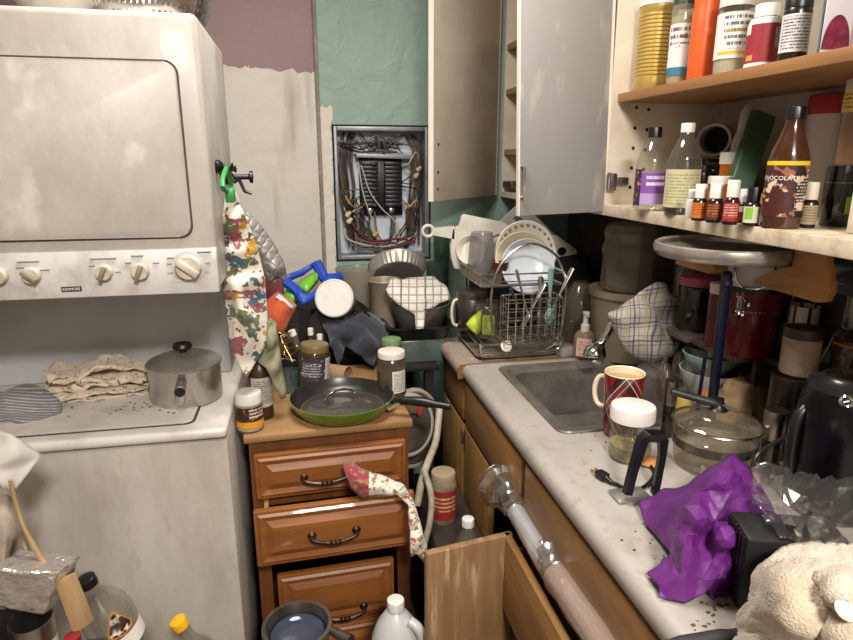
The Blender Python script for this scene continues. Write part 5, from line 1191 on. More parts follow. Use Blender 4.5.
def board2():
    P = [W(a, b, y=2.015) for a, b in ((545, 236), (556, 235), (576, 249), (577, 254), (558, 257), (548, 258))]
    o0 = P[0]; t = thing('grater_board', 'pale board with a black hole behind the plates', 'board', o0)
    obj('board', prism(BM(), [(p.x - o0.x, p.z - o0.z) for p in P][::-1], -.005, .005, fxz, .002), pb, t)
    q = W(561, 251, y=2.015) - o0; obj('dark_hole', lathe(BM(), [(0, 0), (.014, 0), (.014, .002), (0, .002)], 20, mx=Matrix.Translation((q.x, -.0055, q.z)) @ Matrix.Rotation(pi / 2, 4, 'X'), sx=1.2), black, t)  # solid black disc painted in for the dark hole
board2()
# magazine behind the board
q = [W(a, b, y=2.04) for a, b in ((500, 222), (521, 202), (561, 240), (539, 256))]
o0 = q[0]; t = thing('magazine', 'grey magazine leaning behind the cutting board and plates', 'magazine', o0)
bm = BM(); n_ = V((0, .012, 0)); hull_box(bm, [q[3] - o0, q[2] - o0, q[3] - o0 + n_, q[2] - o0 + n_, q[0] - o0, q[1] - o0, q[0] - o0 + n_, q[1] - o0 + n_]); obj('pages', bm, mat('grey_print', '#a8a49e', .5, c2='#8d8983', ns=12), t)
ux = (q[3] - q[0]).normalized(); uz = V((ux.z, 0, -ux.x)); uz = uz if uz.z > 0 else -uz; ux = V((uz.z, 0, -uz.x))
mc = W(521, 220, y=2.037) - o0
text_obj('irsi', .042, ink, t, lambda x, y: mc + (W(530, 227, y=2.0) - W(512, 213, y=2.0)).normalized() * x + (W(522, 205, y=2.0) - W(512, 213, y=2.0)).normalized() * y)
zx = min(p.z for p in q)
tag(center(obj('dark_box', box(BM(), .63, 1.0, 2.0, 2.33, .9105, zx - .002, .004), blackm)), 'tall dark box in the corner behind the dish rack under the magazine', 'box')
# tumbler, mug, green things
c = at(481, 1.87, zr_ + .003); hgl = zat(481, 232, 1.87) - c.z
t = thing('tumbler', 'upturned grey plastic tumbler in the dish rack', 'tumbler', c)
rg_ = 13.5 * mpp(c); obj('body', lathe(BM(), [(rg_ * 1.06, 0), (rg_ * 1.04, .006), (rg_ * .86, hgl * .9), (rg_ * .78, hgl), (0, hgl)], 36), glass('grey_tumbler', (.7, .68, .68), .07, .3, '#8f8b8b', .12), t)
zlo = zf + .018
c = at(471, 1.88, zlo); hm_ = zat(471, 290, 1.88) - zlo; r = 16 * mpp(c)
t = thing('metal_mug', 'dark steel mug with a white handle under the dish rack tier', 'mug', c)
obj('body', lathe(BM(), [(0, 0), (r * .8, 0), (r * .95, .01), (r, hm_ * .8), (r * .97, hm_ * .82)], 36), mat('dark_steel', '#5f5a58', .3, .8), t); obj('lid', capmesh(r * .98, hm_ * .82, hm_), mat('brown_lid', '#3a2f29', .35), t); obj('handle', handle_loop(r, hm_ * .12, hm_ * .8, .02, .005, pi * 1.08), cream, t)
c = at(488, 1.78, zlo)
t = container('jar', 'clear jar holding a lime green sponge under the dish rack tier', 'jar', clear, pos=c, r=13.5 * mpp(c), h=zat(488, 300, 1.78) - zlo, prof=JAR)
obj('sponge', box(BM(), -.02, .02, -.018, .018, .004, .065, .008, 3), mat('lime_sponge', '#9db135', .9, c2='#7f9428', ns=60), t)
Yg = 1.80
o = obj('lime_cloth', sheet([(478, 312, 'y', Yg), (482, 310, 'y', Yg), (481, 330, 'y', Yg - .02), (477, 335, 'y', Yg - .03), (470, 329, 'y', Yg - .03), (466, 324, 'y', Yg - .02), (471, 318, 'y', Yg - .01)], [(476, 322, 'y', Yg - .03)], cuts=1), mat('lime_cloth', '#b0bf38', .7), solid=.003, angle=180); tag(center(o), 'lime green cloth tucked beside the clear jar in the dish rack', 'cloth')
c = W(505, 345, y=1.70); tag(obj('round_lid', lathe(BM(), [(0, 0), (.016, 0), (.018, .004), (.017, .009), (0, .01)], 24), white, None, W(506, 346, y=1.685), V((-.1, -1, .35)).to_track_quat('Z', 'Y').to_euler()), 'small white round lid leaning under the utensil basket', 'lid')
c = at(505, 1.86, zr_ + .004); tag(obj('dark_cup', lathe(BM(), [(0, 0), (.02, 0), (.026, .05), (.024, .05), (.018, .004), (0, .003)], 24), mat('dark_red_glaze', '#43241f', .3), None, at(500, 1.80, zr_ + .004)), 'small dark red cup below the bluish plate', 'cup')
# ================================================================== around the sink
t = container('soap_bottle', 'clear pink foam soap bottle with a white pump behind the sink', 'soap bottle', glass('pink_soap', (.75, .6, .52), .06, .4, '#b89a88'), 583, 361, 330, 22, .9115, prof=[(0, 0), (.9, 0), (1, .04), (1, .75), (.8, .92), (.5, 1)], labels=[(.15, .78, 0, 1.5, lab('soap_label', '#c7a999', ('text', 8, '#8a5548', .15, .85, .1, .9)))], sy=.65)
h_s = zat(583, 330, t.location.y) - .9115
hq2 = zat(583, 312, t.location.y) - .9115
obj('pump', lathe(BM(), [(.013, h_s - .004), (.0135, h_s + .016), (.008, h_s + .02), (.007, hq2 - .008), (.01, hq2 - .006), (.0105, hq2), (0, hq2 + .001)], 20), white, t)
obj('spout', tube(BM(), [(0, 0, hq2 - .004), (.004, -.016, hq2 - .004), (.006, -.024, hq2 - .008)], .005, 8), white, t)
# faucet with a hanging spray head
s0, s1 = W(594, 356, y=1.50), W(612, 324, y=1.50)
fb_ = W(652, 358, z=.9165); fo = V((fb_.x + .03, fb_.y + .02, .911))
fa = thing('faucet', 'chrome kitchen faucet with a bell shaped spray head over the sink', 'faucet', fo)
obj('base', lathe(BM(), [(0, 0), (.028, 0), (.028, .006), (.02, .012), (.017, .05), (0, .05)], 24), chrome, fa)
obj('spout', tube(BM(), [V((0, 0, .04)), V((0, 0, .10)), W(658, 310, y=fo.y - .05) - fo, W(648, 303, y=fo.y - .10) - fo, W(633, 307, y=1.51) - fo, s1 + (s1 - s0) * .2 - fo, s1 - fo], .011, 12, sub=5), chrome, fa)
ax = (s0 - s1).normalized(); ls = (s0 - s1).length + .014
obj('spray_head', lathe(BM(), [(.0, 0), (.012, 0), (.0125, ls * .35), (.010, ls * .5), (.013, ls * .56), (.020, ls * .62), (.029, ls * .74), (.032, ls * .82), (.030, ls * .95), (.026, ls), (0, ls - .004)], 32, mx=Matrix.Translation(s1 - fo) @ ax.to_track_quat('Z', 'Y').to_matrix().to_4x4()), chrome, fa)
plaid = uvmat('blue_check_towel', '#b9b09e', [('line', 0, 5, .1, '#5d5a6a', 0, .8), ('line', 1, 5, .1, '#5d5a6a', 0, .8), ('line', 0, 2.5, .09, '#3c4270', .3, .8), ('line', 1, 2.5, .09, '#3c4270', .3, .8), ('line', 0, 2.5, .12, '#a79a68', .7, .5)], .9, .3)
Yw = 1.42
o_ = [(608, 313, 'y', 1.42), (625, 301, 'y', 1.42), (640, 291, 'y', 1.43), (655, 283, 'y', 1.45), (668, 286, 'y', 1.47), (679, 297, 'y', 1.46), (680, 318, 'y', 1.44), (678, 340, 'y', 1.42), (670, 357, 'y', 1.40), (655, 366, 'y', 1.39), (640, 361, 'y', 1.39), (628, 352, 'y', 1.4), (618, 340, 'y', 1.41), (612, 328, 'y', 1.42)]
i_ = [(630, 320, 'y', 1.37), (645, 310, 'y', 1.38), (660, 305, 'y', 1.41), (650, 335, 'y', 1.345), (665, 330, 'y', 1.39), (636, 340, 'y', 1.36), (672, 320, 'y', 1.42), (655, 350, 'y', 1.355)]
o = obj('checked_towel', sheet(o_, i_, cuts=2, nf=15, na=.022, uvs=42), plaid, solid=.004, angle=180); tag(center(o), 'blue and cream checked towel hanging over the kitchen faucet', 'towel')
# big clear jugs under the corner cabinet
c = at(622, 1.66, ZK); rb_ = 36 * mpp(c); zb_ = zat(622, 288, 1.66)
t = container('bucket', 'tan plastic bucket below the big upturned jug', 'bucket', mat('tan_bucket', '#8d7f6e', .45, c2='#77695a', ns=8), pos=c, r=rb_, h=zb_ - ZK, prof=[(0, 0), (.86, 0), (.9, .02), (1, .9), (1.06, .91), (1.06, 1), (.98, 1), (.9, .95), (0, .95)])
c2 = V((c.x, c.y, zb_ - .0)); hj_ = zat(624, 222, 1.66) - zb_; rj_ = 28 * mpp(c2)
t = thing('water_jug', 'big upturned cloudy plastic jug on the tan bucket', 'jug', c2, facing(c2))
bm = lathe(BM(), [(rj_ * .95, 0), (rj_ * 1.0, hj_ * .1), (rj_ * .97, hj_ * .45), (rj_ * 1.04, hj_ * .6), (rj_ * .93, hj_ * .72), (rj_ * 1.0, hj_ * .85), (rj_ * .9, hj_ * .96), (rj_ * .6, hj_), (0, hj_)], 10)
for v in bm.verts: v.co.x += .004 * nz(v.co, 20, 3); v.co.y += .004 * nz(v.co, 20, 7)
obj('body', bm, cloudy, t, angle=25)
c = at(576, 1.80, ZK); container('water_jug', 'clear plastic jug standing between the dish rack and the tan bucket', 'jug', glass('tan_clear', (.75, .7, .62), .07, .25, '#8d7f6e', .1), pos=(c.x + .03, 1.85, ZK), r=.065, h=zat(580, 280, 1.85) - ZK, prof=[(0, 0), (.95, 0), (1, .03), (1, .6), (.85, .75), (.5, .9), (.4, .97)])
c = at(668, 1.35, ZK)
tag(center(obj('sponge', box(BM(), -.03, .03, -.02, .02, 0, .03, .006, mx=Matrix.Translation(at(566, 1.69, ZK + .0)) @ Matrix.Rotation(.3, 4, 'Z')), mat('grey_sponge', '#8c8a87', .9))), 'grey sponge on the counter beside the soap bottle', 'sponge')
# ================================================================== right end of the counter
ZK2 = .9105
# plaid mug with coffee
c, r = stand(619, 441, ZK2, 38); hm = zat(620, 373, c.y) - ZK2; ro = 21 * mpp(c + V((0, 0, hm)))
tart = uvmat('red_tartan', '#6d1218', [('line', 0, 1.9, .03, '#b7b0a6', .12, .9)], .25, 0, 0)
def tartan():
    m, nt, N, L = _nt('tartan_glaze')
    o = N.new('ShaderNodeOutputMaterial'); b = N.new('ShaderNodeBsdfPrincipled'); L.new(b.outputs[0], o.inputs[0]); b.inputs['Roughness'].default_value = .18; b.inputs['Coat Weight'].default_value = .4
    uv = N.new('ShaderNodeUVMap'); sp = N.new('ShaderNodeSeparateXYZ'); L.new(uv.outputs[0], sp.inputs[0])
    def Mt(op, a, v):
        q = N.new('ShaderNodeMath'); q.operation = op
        for i, x in enumerate((a, v)):
            if isinstance(x, (int, float)): q.inputs[i].default_value = x
            else: L.new(x, q.inputs[i])
        return q.outputs[0]
    last = None; rgb = N.new('ShaderNodeRGB'); rgb.outputs[0].default_value = _col(s2l('#701419')); last = rgb.outputs[0]
    U = Mt('MULTIPLY', sp.outputs[0], 2.6); Vv = sp.outputs[1]
    for sg in (1, -1):
        s = Mt('FRACT', Mt('ADD', Mt('ADD', U, Mt('MULTIPLY', Vv, sg)), .03), 0)
        for lo, hi, c_, k in ((.0, .16, '#1c1a20', .75), (.16, .18, '#c9c2b6', .9), (.3, .315, '#c9c2b6', .8), (.345, .36, '#3f6f5a', .8)):
            f = Mt('MULTIPLY', Mt('MULTIPLY', Mt('GREATER_THAN', s, lo), Mt('LESS_THAN', s, hi)), k)
            mx = N.new('ShaderNodeMix'); mx.data_type = 'RGBA'; L.new(f, mx.inputs[0]); L.new(last, mx.inputs[6]); mx.inputs[7].default_value = _col(s2l(c_)); last = mx.outputs[2]
    L.new(last, b.inputs['Base Color']); return m
t = thing('mug', 'tall red plaid mug of coffee with a cream handle at the sink edge', 'mug', c, facing(c) - .35)
obj('body', lathe(BM(), [(0, 0), (r * .9, 0), (r * .95, .004), (ro, hm)], 48), tartan(), t)
cg = mat('cream_glaze', '#ded0b4', .2, coat=.4)
obj('lining', lathe(BM(), [(ro, hm), (ro * .985, hm + .002), (ro * .93, hm), (ro * .9, hm * .5), (0, hm * .5)], 48), cg, t)
obj('handle', handle_loop(ro * .96, hm * .38, hm * .88, .024, .0055, pi), cg, t)
obj('coffee', lathe(BM(), [(0, hm * .9), (ro * .92, hm * .9)], 40), mat('milky_coffee', '#a88a62', .15), t)
# spice jar with white lid
t = container('jar', 'white lidded jar with a little green seasoning in front of the plaid mug', 'jar', clear, 628, 466, 405, 44, ZK2, prof=[(0, 0), (.9, 0), (1, .06), (1, .66), (.97, .72), (.97, .8)], lid=(.74, 1, 1.06, white), fill=(.28, mat('herbs', '#7d7040', .95, c2='#a3976a', ns=90)))
# grinders
def grinder(label, px, yb, yt, w_, split, glassm, fillm):
    c, r = stand(px, yb, ZK2, w_); h = zat(px, yt, c.y) - ZK2
    t = thing('pepper_grinder', label, 'grinder', c)
    obj('body', lathe(BM(), [(0, 0), (r * .9, 0), (r * .95, .003), (r * .9, h * split)], 28), glassm, t)
    obj('contents', lathe(BM(), [(0, .003), (r * .8, .003), (r * .8, h * split * .8), (0, h * split * .8)], 20), fillm, t)
    obj('cap', lathe(BM(), [(r * .93, h * split), (r, h * split + .002), (r, h * .97), (r * .96, h), (0, h)], 32), mat('brushed_steel', '#a9a39b', .3, 1, c2='#8f8981', ns=30, stretch=(1, 1, .1)), t)
grinder('slim steel topped grinder behind the black handled lid', 666, 438, 381, 14, .58, glass('brown_glass', (.3, .22, .16), .08, .3, '#3f342a'), mat('peppercorns', '#2a201a', .8))
grinder('steel topped glass grinder right of the glass cooking pot', 767, 476, 411, 25, .55, clear, mat('peppercorns', '#2a201a', .8))
# glass cooking pot
c, r = stand(709, 480, ZK2, 78)
hr_ = zat(711, 424, c.y) - ZK2; R_ = 45 * mpp(c + V((0, 0, hr_)))
t = thing('glass_pot', 'round clear glass cooking pot on the counter', 'pot', c)
pg_ = glass('pot_glass', (.84, .8, .72), .09, .12, '#a59b88')
obj('body', lathe(BM(), [(0, .002), (R_ * .8, .002), (R_ * .9, .012), (R_ * .96, hr_ * .55), (R_ * .98, hr_ * .9), (R_ * 1.0, hr_)], 56), pg_, t)
obj('steel_band', lathe(BM(), [(R_ * .975, hr_ * .52), (R_ * .985, hr_ * .53), (R_ * .99, hr_ * .72), (R_ * .98, hr_ * .73)], 56), mat('smoky_band', '#6b6358', .2, .8), t)
hk = zat(711, 409, c.y)
tl = t; LZ = Matrix.Translation((0, 0, hr_ + .001))
tl = obj('lid', lathe(BM(), [(R_ * 1.01, 0), (R_ * 1.01, .004), (R_ * .9, .012), (R_ * .62, .02), (R_ * .58, .024), (R_ * .35, .028), (0, .03)], 56), pg_, t, loc=(0, 0, hr_ + .001))
obj('rim', tube(BM(), [(R_ * 1.01 * cos(a * pi / 32), R_ * 1.01 * sin(a * pi / 32), .002) for a in range(64)], .0028, 8, True), mat('rim_steel', '#aaa49b', .25, 1), tl)
obj('knob', lathe(BM(), [(.018, .028), (.012, .034), (.008, .042), (.009, .052), (0, .054)], 20), mat('dark_navy_plastic', '#0f1015', .4), tl)
g0 = c + V((0, 0, hr_ + .001))
e0, e1 = W(671, 391, y=c.y + .035) - g0, W(724, 406, y=c.y - .005) - g0
obj('handle', tube(BM(), [e0, e0.lerp(e1, .3), e0.lerp(e1, .75), e1], [.007, .0075, .0085, .0065], 10, sub=3), mat('grey_black_plastic', '#252526', .45), tl)
# black frame handle with its steel foot
Yh = W(640, 497, z=ZK2 + .01).y
pts = [W(a, b, y=yy) for a, b, yy in ((627, 494, Yh), (633, 470, Yh + .005), (644, 436, Yh + .012), (662, 436, Yh + .03), (662, 455, Yh + .03), (654, 497, Yh + .02))]
o0 = V((pts[0].x + .02, Yh + .01, ZK2))
t = thing('grater_handle', 'black plastic squared handle frame standing on a small steel foot by the plug', 'grater', o0); t.name = 'box_grater'
obj('handle', tube(BM(), [pts[0] - o0, pts[1] - o0, pts[2] - o0 + V((-.002, 0, -.006)), pts[2] - o0 + V((.003, 0, .0)), pts[3] - o0 + V((-.003, 0, 0)), pts[3] - o0 + V((.002, 0, -.006)), pts[4] - o0, pts[5] - o0], [.0095, .0095, .0115, .0115, .0115, .0115, .0085, .0085], 4), black, t)
ft = BM(); fz = min(pts[0].z, pts[5].z) - ZK2
box(ft, -.035, .03, -.012, .03, .001, max(.008, fz + .004), .003); obj('foot', ft, steel, t)
# plug and cord
q = W(606, 478, z=ZK2 + .008); e = W(590, 468, z=ZK2 + .008); ax = (e - q); ax.z = 0; ax.normalize()
t = thing('power_plug', 'black two pin power plug and cord lying on the counter', 'plug', q + V((0, 0, -.008 + .0085)))
mxp_ = Matrix(((ax.x, -ax.y, 0, 0), (ax.y, ax.x, 0, 0), (0, 0, 1, 0), (0, 0, 0, 1)))
obj('plug', box(BM(), -.002, .022, -.009, .009, -.0075, .0075, .003, mx=mxp_), black, t)
for s in (-.005, .005): obj('pin', box(BM(), .021, .036, s - .0008, s + .0008, -.003, .003, mx=mxp_), mat('brass_pin', '#b9a26a', .3, 1), t)
cpts = [W(a, b, z=ZK2 + .004) - t.location for a, b in ((606, 478), (616, 484), (628, 489), (644, 487), (654, 475), (650, 464), (640, 462), (660, 468), (700, 478), (752, 470))]
cpts = cpts[:6]
obj('strain_relief', tube(BM(), [mxp_ @ V((0, 0, 0)), mxp_ @ V((-.016, 0, -.003))], [.0065, .004], 10), black, t)
obj('cord', tube(BM(), [mxp_ @ V((-.014, 0, -.003))] + cpts[1:], .0035, 8, sub=5), black, t)
q = W(652, 464, z=ZK2); tag(obj('orange_peel', lathe(BM(), [(0, .003), (.016, .001), (.02, .004), (.015, .009), (0, .012)], 16, sx=1.4), mat('peel', '#c98a55', .6, c2='#b5743f', ns=40), None, q), 'small piece of orange peel behind the black handle frame', 'peel')
# air fryer / kettle
c = at(827, .80, ZK2)
r = .071; h = zat(842, 384, c.y) - ZK2
t = thing('electric_kettle', 'black rounded electric cooker at the right edge of the counter', 'cooker', c, facing(c))
obj('body', lathe(BM(), [(0, 0), (r * .98, 0), (r * 1.0, .008), (r * .99, h * .7), (r * .93, h * .9), (r * .85, h * .97)], 48), mat('gloss_black', '#060607', .22, spec=.3), t)
obj('lid', lathe(BM(), [(r * .86, h * .965), (r * .84, h), (r * .62, h + .006), (r * .55, h + .012)], 48), mat('satin_black', '#1b1b1c', .25), t)
obj('lid_plate', lathe(BM(), [(r * .56, h + .012), (r * .5, h + .015), (0, h + .017)], 40), mat('smoky_steel', '#8d857a', .25, 1), t)
bz = zat(838, 409, c.y - r) - ZK2
mb = Matrix.Translation((0, -r * 1.0, bz)) @ Matrix.Rotation(pi / 2, 4, 'X')
obj('button_ring', lathe(BM(), [(.0085, -.01), (.0105, .001), (.0085, .003), (.0065, .001), (.0065, -.01)], 28, mx=mb), chrome, t)
obj('button', lathe(BM(), [(.0065, -.004), (.0065, .0005), (0, .0008)], 24, mx=mb), black, t)
obj('button_mark', box(BM(), -.0042, .0042, -r - .0022, -r - .0006, bz - .001, bz + .0012, mx=Matrix.Translation((0, 0, bz)) @ Matrix.Rotation(-.5, 4, 'Y') @ Matrix.Translation((0, 0, -bz))), inkw, t)
pc = W(796, 440, y=c.y + .02) - c
obj('side_handle', tube(BM(), [Matrix.Rotation(-facing(c), 3, 'Z') @ V(p) for p in (pc + V((.045, .0, .075)), pc + V((.0, .0, .05)), pc + V((-.008, 0, -.01)), pc + V((.0, 0, -.06)), pc + V((.03, 0, -.08)))], .010, 12, sub=4), black, t)
obj('cable', tube(BM(), [Matrix.Rotation(-facing(c), 3, 'Z') @ (W(a, b, y=yy) - c) for a, b, yy in ((795, 434, .83), (774, 443, .85), (757, 455, .86), (751, 475, .84))], .004, 8, sub=4), black, t)
# terracotta dish behind the cooker
c = W(790, 408, y=1.13); ax = V((-.5, -.8, .5)).normalized()
t = tag(obj('terracotta_dish', lathe(BM(), [(0, 0), (.03, 0), (.045, .012), (.048, .016), (.043, .014), (.028, .004), (0, .004)], 32), mat('terracotta', '#a5512f', .6), None, c - V((0, 0, .0)), ax.to_track_quat('Z', 'Y').to_euler()), 'terracotta dish leaning between the grinder and the black cooker', 'dish')
# brown paper bag behind the pot
c = at(746, 1.17, ZK2); zt_ = zat(742, 384, 1.15) - ZK2
bm = BM()
def bagf(u, v):
    a = 2 * pi * u; k = 1 + .10 * nz((cos(a) * 2, sin(a) * 2, v * 3), 1.5, 4) + .05 * abs(nz((cos(a) * 5, sin(a) * 5, v * 2), 1.6, 1))
    rr_ = (.078 - .03 * v ** 1.5) * k * (1 + .06 * sin(a * 9 + 2 * sin(a * 3)) * (1 - .6 * v))
    return V((rr_ * cos(a) * 1.1, rr_ * sin(a) * .75, v * zt_ * (1 + .06 * sin(a * 2 + 1) * v)))
grid(bm, bagf, 48, 24); bmesh.ops.remove_doubles(bm, verts=bm.verts, dist=1e-5)
bmesh.ops.holes_fill(bm, edges=[e for e in bm.edges if e.is_boundary], sides=60)
tag(obj('paper_bag', bm, mat('brown_paper', '#93785a', .8, c2='#6b5138', ns=9, bump=.3, bs=25, stretch=(1, 1, .4)), None, c, angle=40), 'crumpled brown paper bag behind the glass pot', 'paper bag')
# ------------------------------------------------------------------ low shelf against the wall
ZR = zat(742, 346, 1.21)
rs = thing('riser_shelf', 'small low shelf on the counter against the wall under the cabinet', 'shelf', (.98, 1.15, ZK2))
xs0, xs1, ys0, ys1 = -.05, .098, -.015, .14
dkw = mat('dark_brown_wood', '#3b2a1e', .6)
obj('board', box(BM(), xs0, xs1, ys0, ys1, ZR - ZK2 - .014, ZR - ZK2, .002), dkw, rs)
for y in (ys0, ys1 - .014): obj('side', box(BM(), xs0 + .06, xs1, y, y + .014, 0, ZR - ZK2 - .014, .002), dkw, rs)
# red canister with white clasp lid
c = at(744, 1.19, ZR); c.x = .985; 
lo, hi = .8, 1.6
for _ in range(40):
    md = (lo + hi) / 2
    if at(745, md, ZR).x > .985: hi = md
    else: lo = md
c = at(745, lo, ZR); rt2 = 32 * mpp(c); hr2 = zat(745, 289, c.y) - ZR
t = thing('canister', 'dark red canister with a white lid and wire loop on the low shelf', 'canister', c, facing(c))
redm = mat('red_enamel', '#5f0b11', .3, coat=.2)
obj('body', lathe(BM(), [(0, 0), (rt2 * .82, 0), (rt2 * .86, .004), (rt2, hr2)], 40), redm, t)
obj('dark_rim', lathe(BM(), [(rt2 * 1.0, hr2), (rt2 * 1.03, hr2 + .001), (rt2 * 1.03, hr2 + .01), (rt2 * .96, hr2 + .011)], 40), black, t)
hl_ = zat(745, 262, c.y) - ZR
obj('lid', lathe(BM(), [(rt2 * .97, hr2 + .011), (rt2 * .97, hl_ - .004), (rt2 * .92, hl_), (0, hl_)], 40), white, t)
obj('wire_loop', tube(BM(), [(-.04, -rt2 * .86, hl_ + .002), (-.036, -rt2 * .99, (hr2 + hl_) / 2), (-.02, -rt2 * 1.06, hr2 + .014), (.012, -rt2 * 1.06, hr2 + .014), (.03, -rt2 * .99, (hr2 + hl_) / 2), (.034, -rt2 * .86, hl_ + .002)], .0032, 8, sub=4), chrome, t)
pat = BM()
for k in range(9):
    a = -pi / 2 - .1 + k * .13; z = hr2 * .72
    r_ = rat([(rt2 * .86, .004), (rt2, hr2)], z) + .001
    lathe(pat, [(0, 0), (.003, 0), (.003, .001), (0, .0012)], 8, mx=Matrix.Translation((r_ * cos(a), r_ * sin(a), z)) @ Matrix.Rotation(a + pi / 2, 4, 'Z') @ Matrix.Rotation(pi / 2, 4, 'X'))
obj('dotted_band', pat, dsteel, t)
# measuring spoons hanging in front of it
s0 = W(740, 296, y=c.y - rt2 - .012)
ms = thing('measuring_spoons', 'small ring of steel measuring spoons hanging before the red canister', 'measuring spoons', s0)
obj('ring', tube(BM(), [(.007 * cos(a * pi / 8), 0, .007 * sin(a * pi / 8) + .004) for a in range(16)], .001, 6, True), chrome, ms)
for x, l_, r_ in ((-.004, .026, .0085), (.004, .03, .010), (.018, .014, .0075)):
    bm = BM(); tube(bm, [(x * .4, 0, 0), (x, -.001, -l_)], .0022, 6)
    lathe(bm, [(0, -.004), (r_ * .7, -.003), (r_, 0), (r_ * .95, .0005), (r_ * .6, -.002), (0, -.003)], 16, mx=Matrix.Translation((x, -.002, -l_ - r_ * .8)) @ Matrix.Rotation(pi / 2, 4, 'X'))
    obj('spoon', bm, chrome, ms)
# pink and white lidded jars further along the low shelf
jd = glass('dim_glass', (.5, .47, .42), .07, .3, '#3a332b')
def jar_on(label, px, yt, w_, x, lidm, z=ZR, m=jd, fill=mat('dark_beans', '#1c1410', .8), prof=JAR, name='jar', lidr=1.02, lid0=.84):
    lo, hi = .5, 2.2
    for _ in range(40):
        md = (lo + hi) / 2
        if at(px, md, z).x > x: hi = md
        else: lo = md
    p = at(px, lo, z); return container(name, label, 'jar', m, pos=p, r=w_ / 2 * mpp(p), h=zat(px, yt, p.y) - z, prof=prof, lid=(lid0, 1, lidr, lidm) if lidm else None, fill=(.8, fill) if fill else None)
jar_on('pink lidded jar of dark beans behind the blue pole', 694, 276, 40, .99, mat('pink_lid', '#b0476f', .4))
jar_on('white lidded jar beside the pink lidded jar', 715, 283, 24, .95, white, m=mat('dark_red_jar', '#4a171b', .3), fill=None)
rs2 = thing('riser_shelf', 'second low shelf board under the pink lidded jar', 'shelf', (.98, 1.40, ZK2))
obj('board', box(BM(), -.06, .10, -.105, .14, ZR - ZK2 - .014, ZR - ZK2, .002), mat('metal_shelf', '#6b655c', .4, .6), rs2)
for y in (-.105, .126): obj('side', box(BM(), .05, .10, y, y + .014, 0, ZR - ZK2 - .014, .002), dkw, rs2)
jar_on('tall clear jar behind the checked towel', 680, 258, 22, 1.03, None, m=clear, fill=None, prof=[(0, 0), (.9, 0), (1, .03), (1, .9), (1.04, .92), (1.04, 1), (.95, 1), (.95, .04), (0, .03)])
# blue pole
b = at(712, 1.12, ZK2); p0_, p1_ = W(714, 388, y=1.10), W(726, 284, y=1.02)
t = thing('rolling_pole', 'dark blue pole leaning upright on the counter', 'pole', (p0_.x, p0_.y, p0_.z))
dirp = (p1_ - p0_)
foot = p0_ + dirp * ((ZK2 + .004 - p0_.z) / dirp.z)
t.location = foot
navy = mat('navy_blue', '#0a0d2a', .35)
obj('shaft', tube(BM(), [V((0, 0, 0)), p1_ - foot], .0105, 14), navy, t)
obj('knob', lathe(BM(), [(0, -.004), (.011, -.002), (.0125, .004), (.0085, .012), (.011, .018), (.009, .025), (0, .028)], 16, mx=Matrix.Translation(p1_ - foot) @ dirp.to_track_quat('Z', 'Y').to_matrix().to_4x4()), navy, t)
c = at(697, 1.22, ZK2); h_ = zat(700, 358, 1.22) - ZK2
tag(obj('blue_stick', tube(BM(), [(0, 0, 0), (.004, 0, h_)], .0045, 8), navy, None, c), 'thin dark blue stick beside the blue pole', 'stick')
# soap dispenser with orange label, mugs, bowls near the wall
c = at(706, 1.27, ZK2)
container('soap_bottle', 'clear bottle with an orange label behind the blue pole', 'soap bottle', glass('pinkish', (.75, .6, .5), .06, .25, '#a58a78'), pos=c, r=.022, h=zat(706, 346, 1.27) - ZK2, prof=[(0, 0), (.9, 0), (1, .04), (1, .62), (.7, .75), (.3, .8), (.3, .97)], lid=(.8, 1, .42, cream, 'pump'), labels=[(.1, .46, 0, 2.4, lab('orange_label', '#c9802c', ('spot', 8, .6, '#8a4a1a')))])
def mugat(label, px, y, z, yt, w_, m, hang, cat='mug', handle=True):
    c = at(px, y, z); h = zat(px, yt, y) - z; r = w_ / 2 * mpp(c)
    t = thing('mug', label, cat, c, facing(c))
    obj('body', lathe(BM(), [(0, 0), (r * .88, 0), (r * .94, .004), (r, h), (r * .94, h), (r * .88, .008), (0, .006)], 32), m, t)
    if handle: obj('handle', handle_loop(r * .97, h * .2, h * .8, .022, .0045, hang), m, t)
    return t
mugat('pale grey mug with its handle to the left beyond the faucet', 700, 1.36, ZK2, 346, 40, mat('grey_glaze', '#9d9c98', .3, coat=.3), pi)
lo_ = at(742, 1.33, ZK2); 
bz_ = ZK2
for lbl, px, yt, w_, m, k in (('wide pale bowl stacked under the teal bowl', 741, 372, 70, mat('pale_bowl', '#a9aaa2', .3), 0), ('pale teal bowl on top of the wide pale bowl', 743, 350, 62, mat('teal_bowl', '#8fb3a8', .3, coat=.3), 1)):
    p = at(px, 1.30, bz_); p.x = min(p.x, 1.0); h = .075 if k == 0 else zat(px, yt, 1.3) - bz_
    h = max(.04, min(.12, h)); r = min(.075, w_ / 2 * mpp(p))
    t = tag(obj('bowl', lathe(BM(), [(0, 0), (r * .5, 0), (r * .55, .006), (r * .9, h * .6), (r, h), (r * .96, h), (r * .85, h * .6), (r * .45, .012), (0, .01)], 40), m, None, (1.0, p.y, bz_)), lbl, 'bowl')
    bz_ += .022 if k == 0 else 0
    if k == 0: bz_ = ZK2 + h * .9
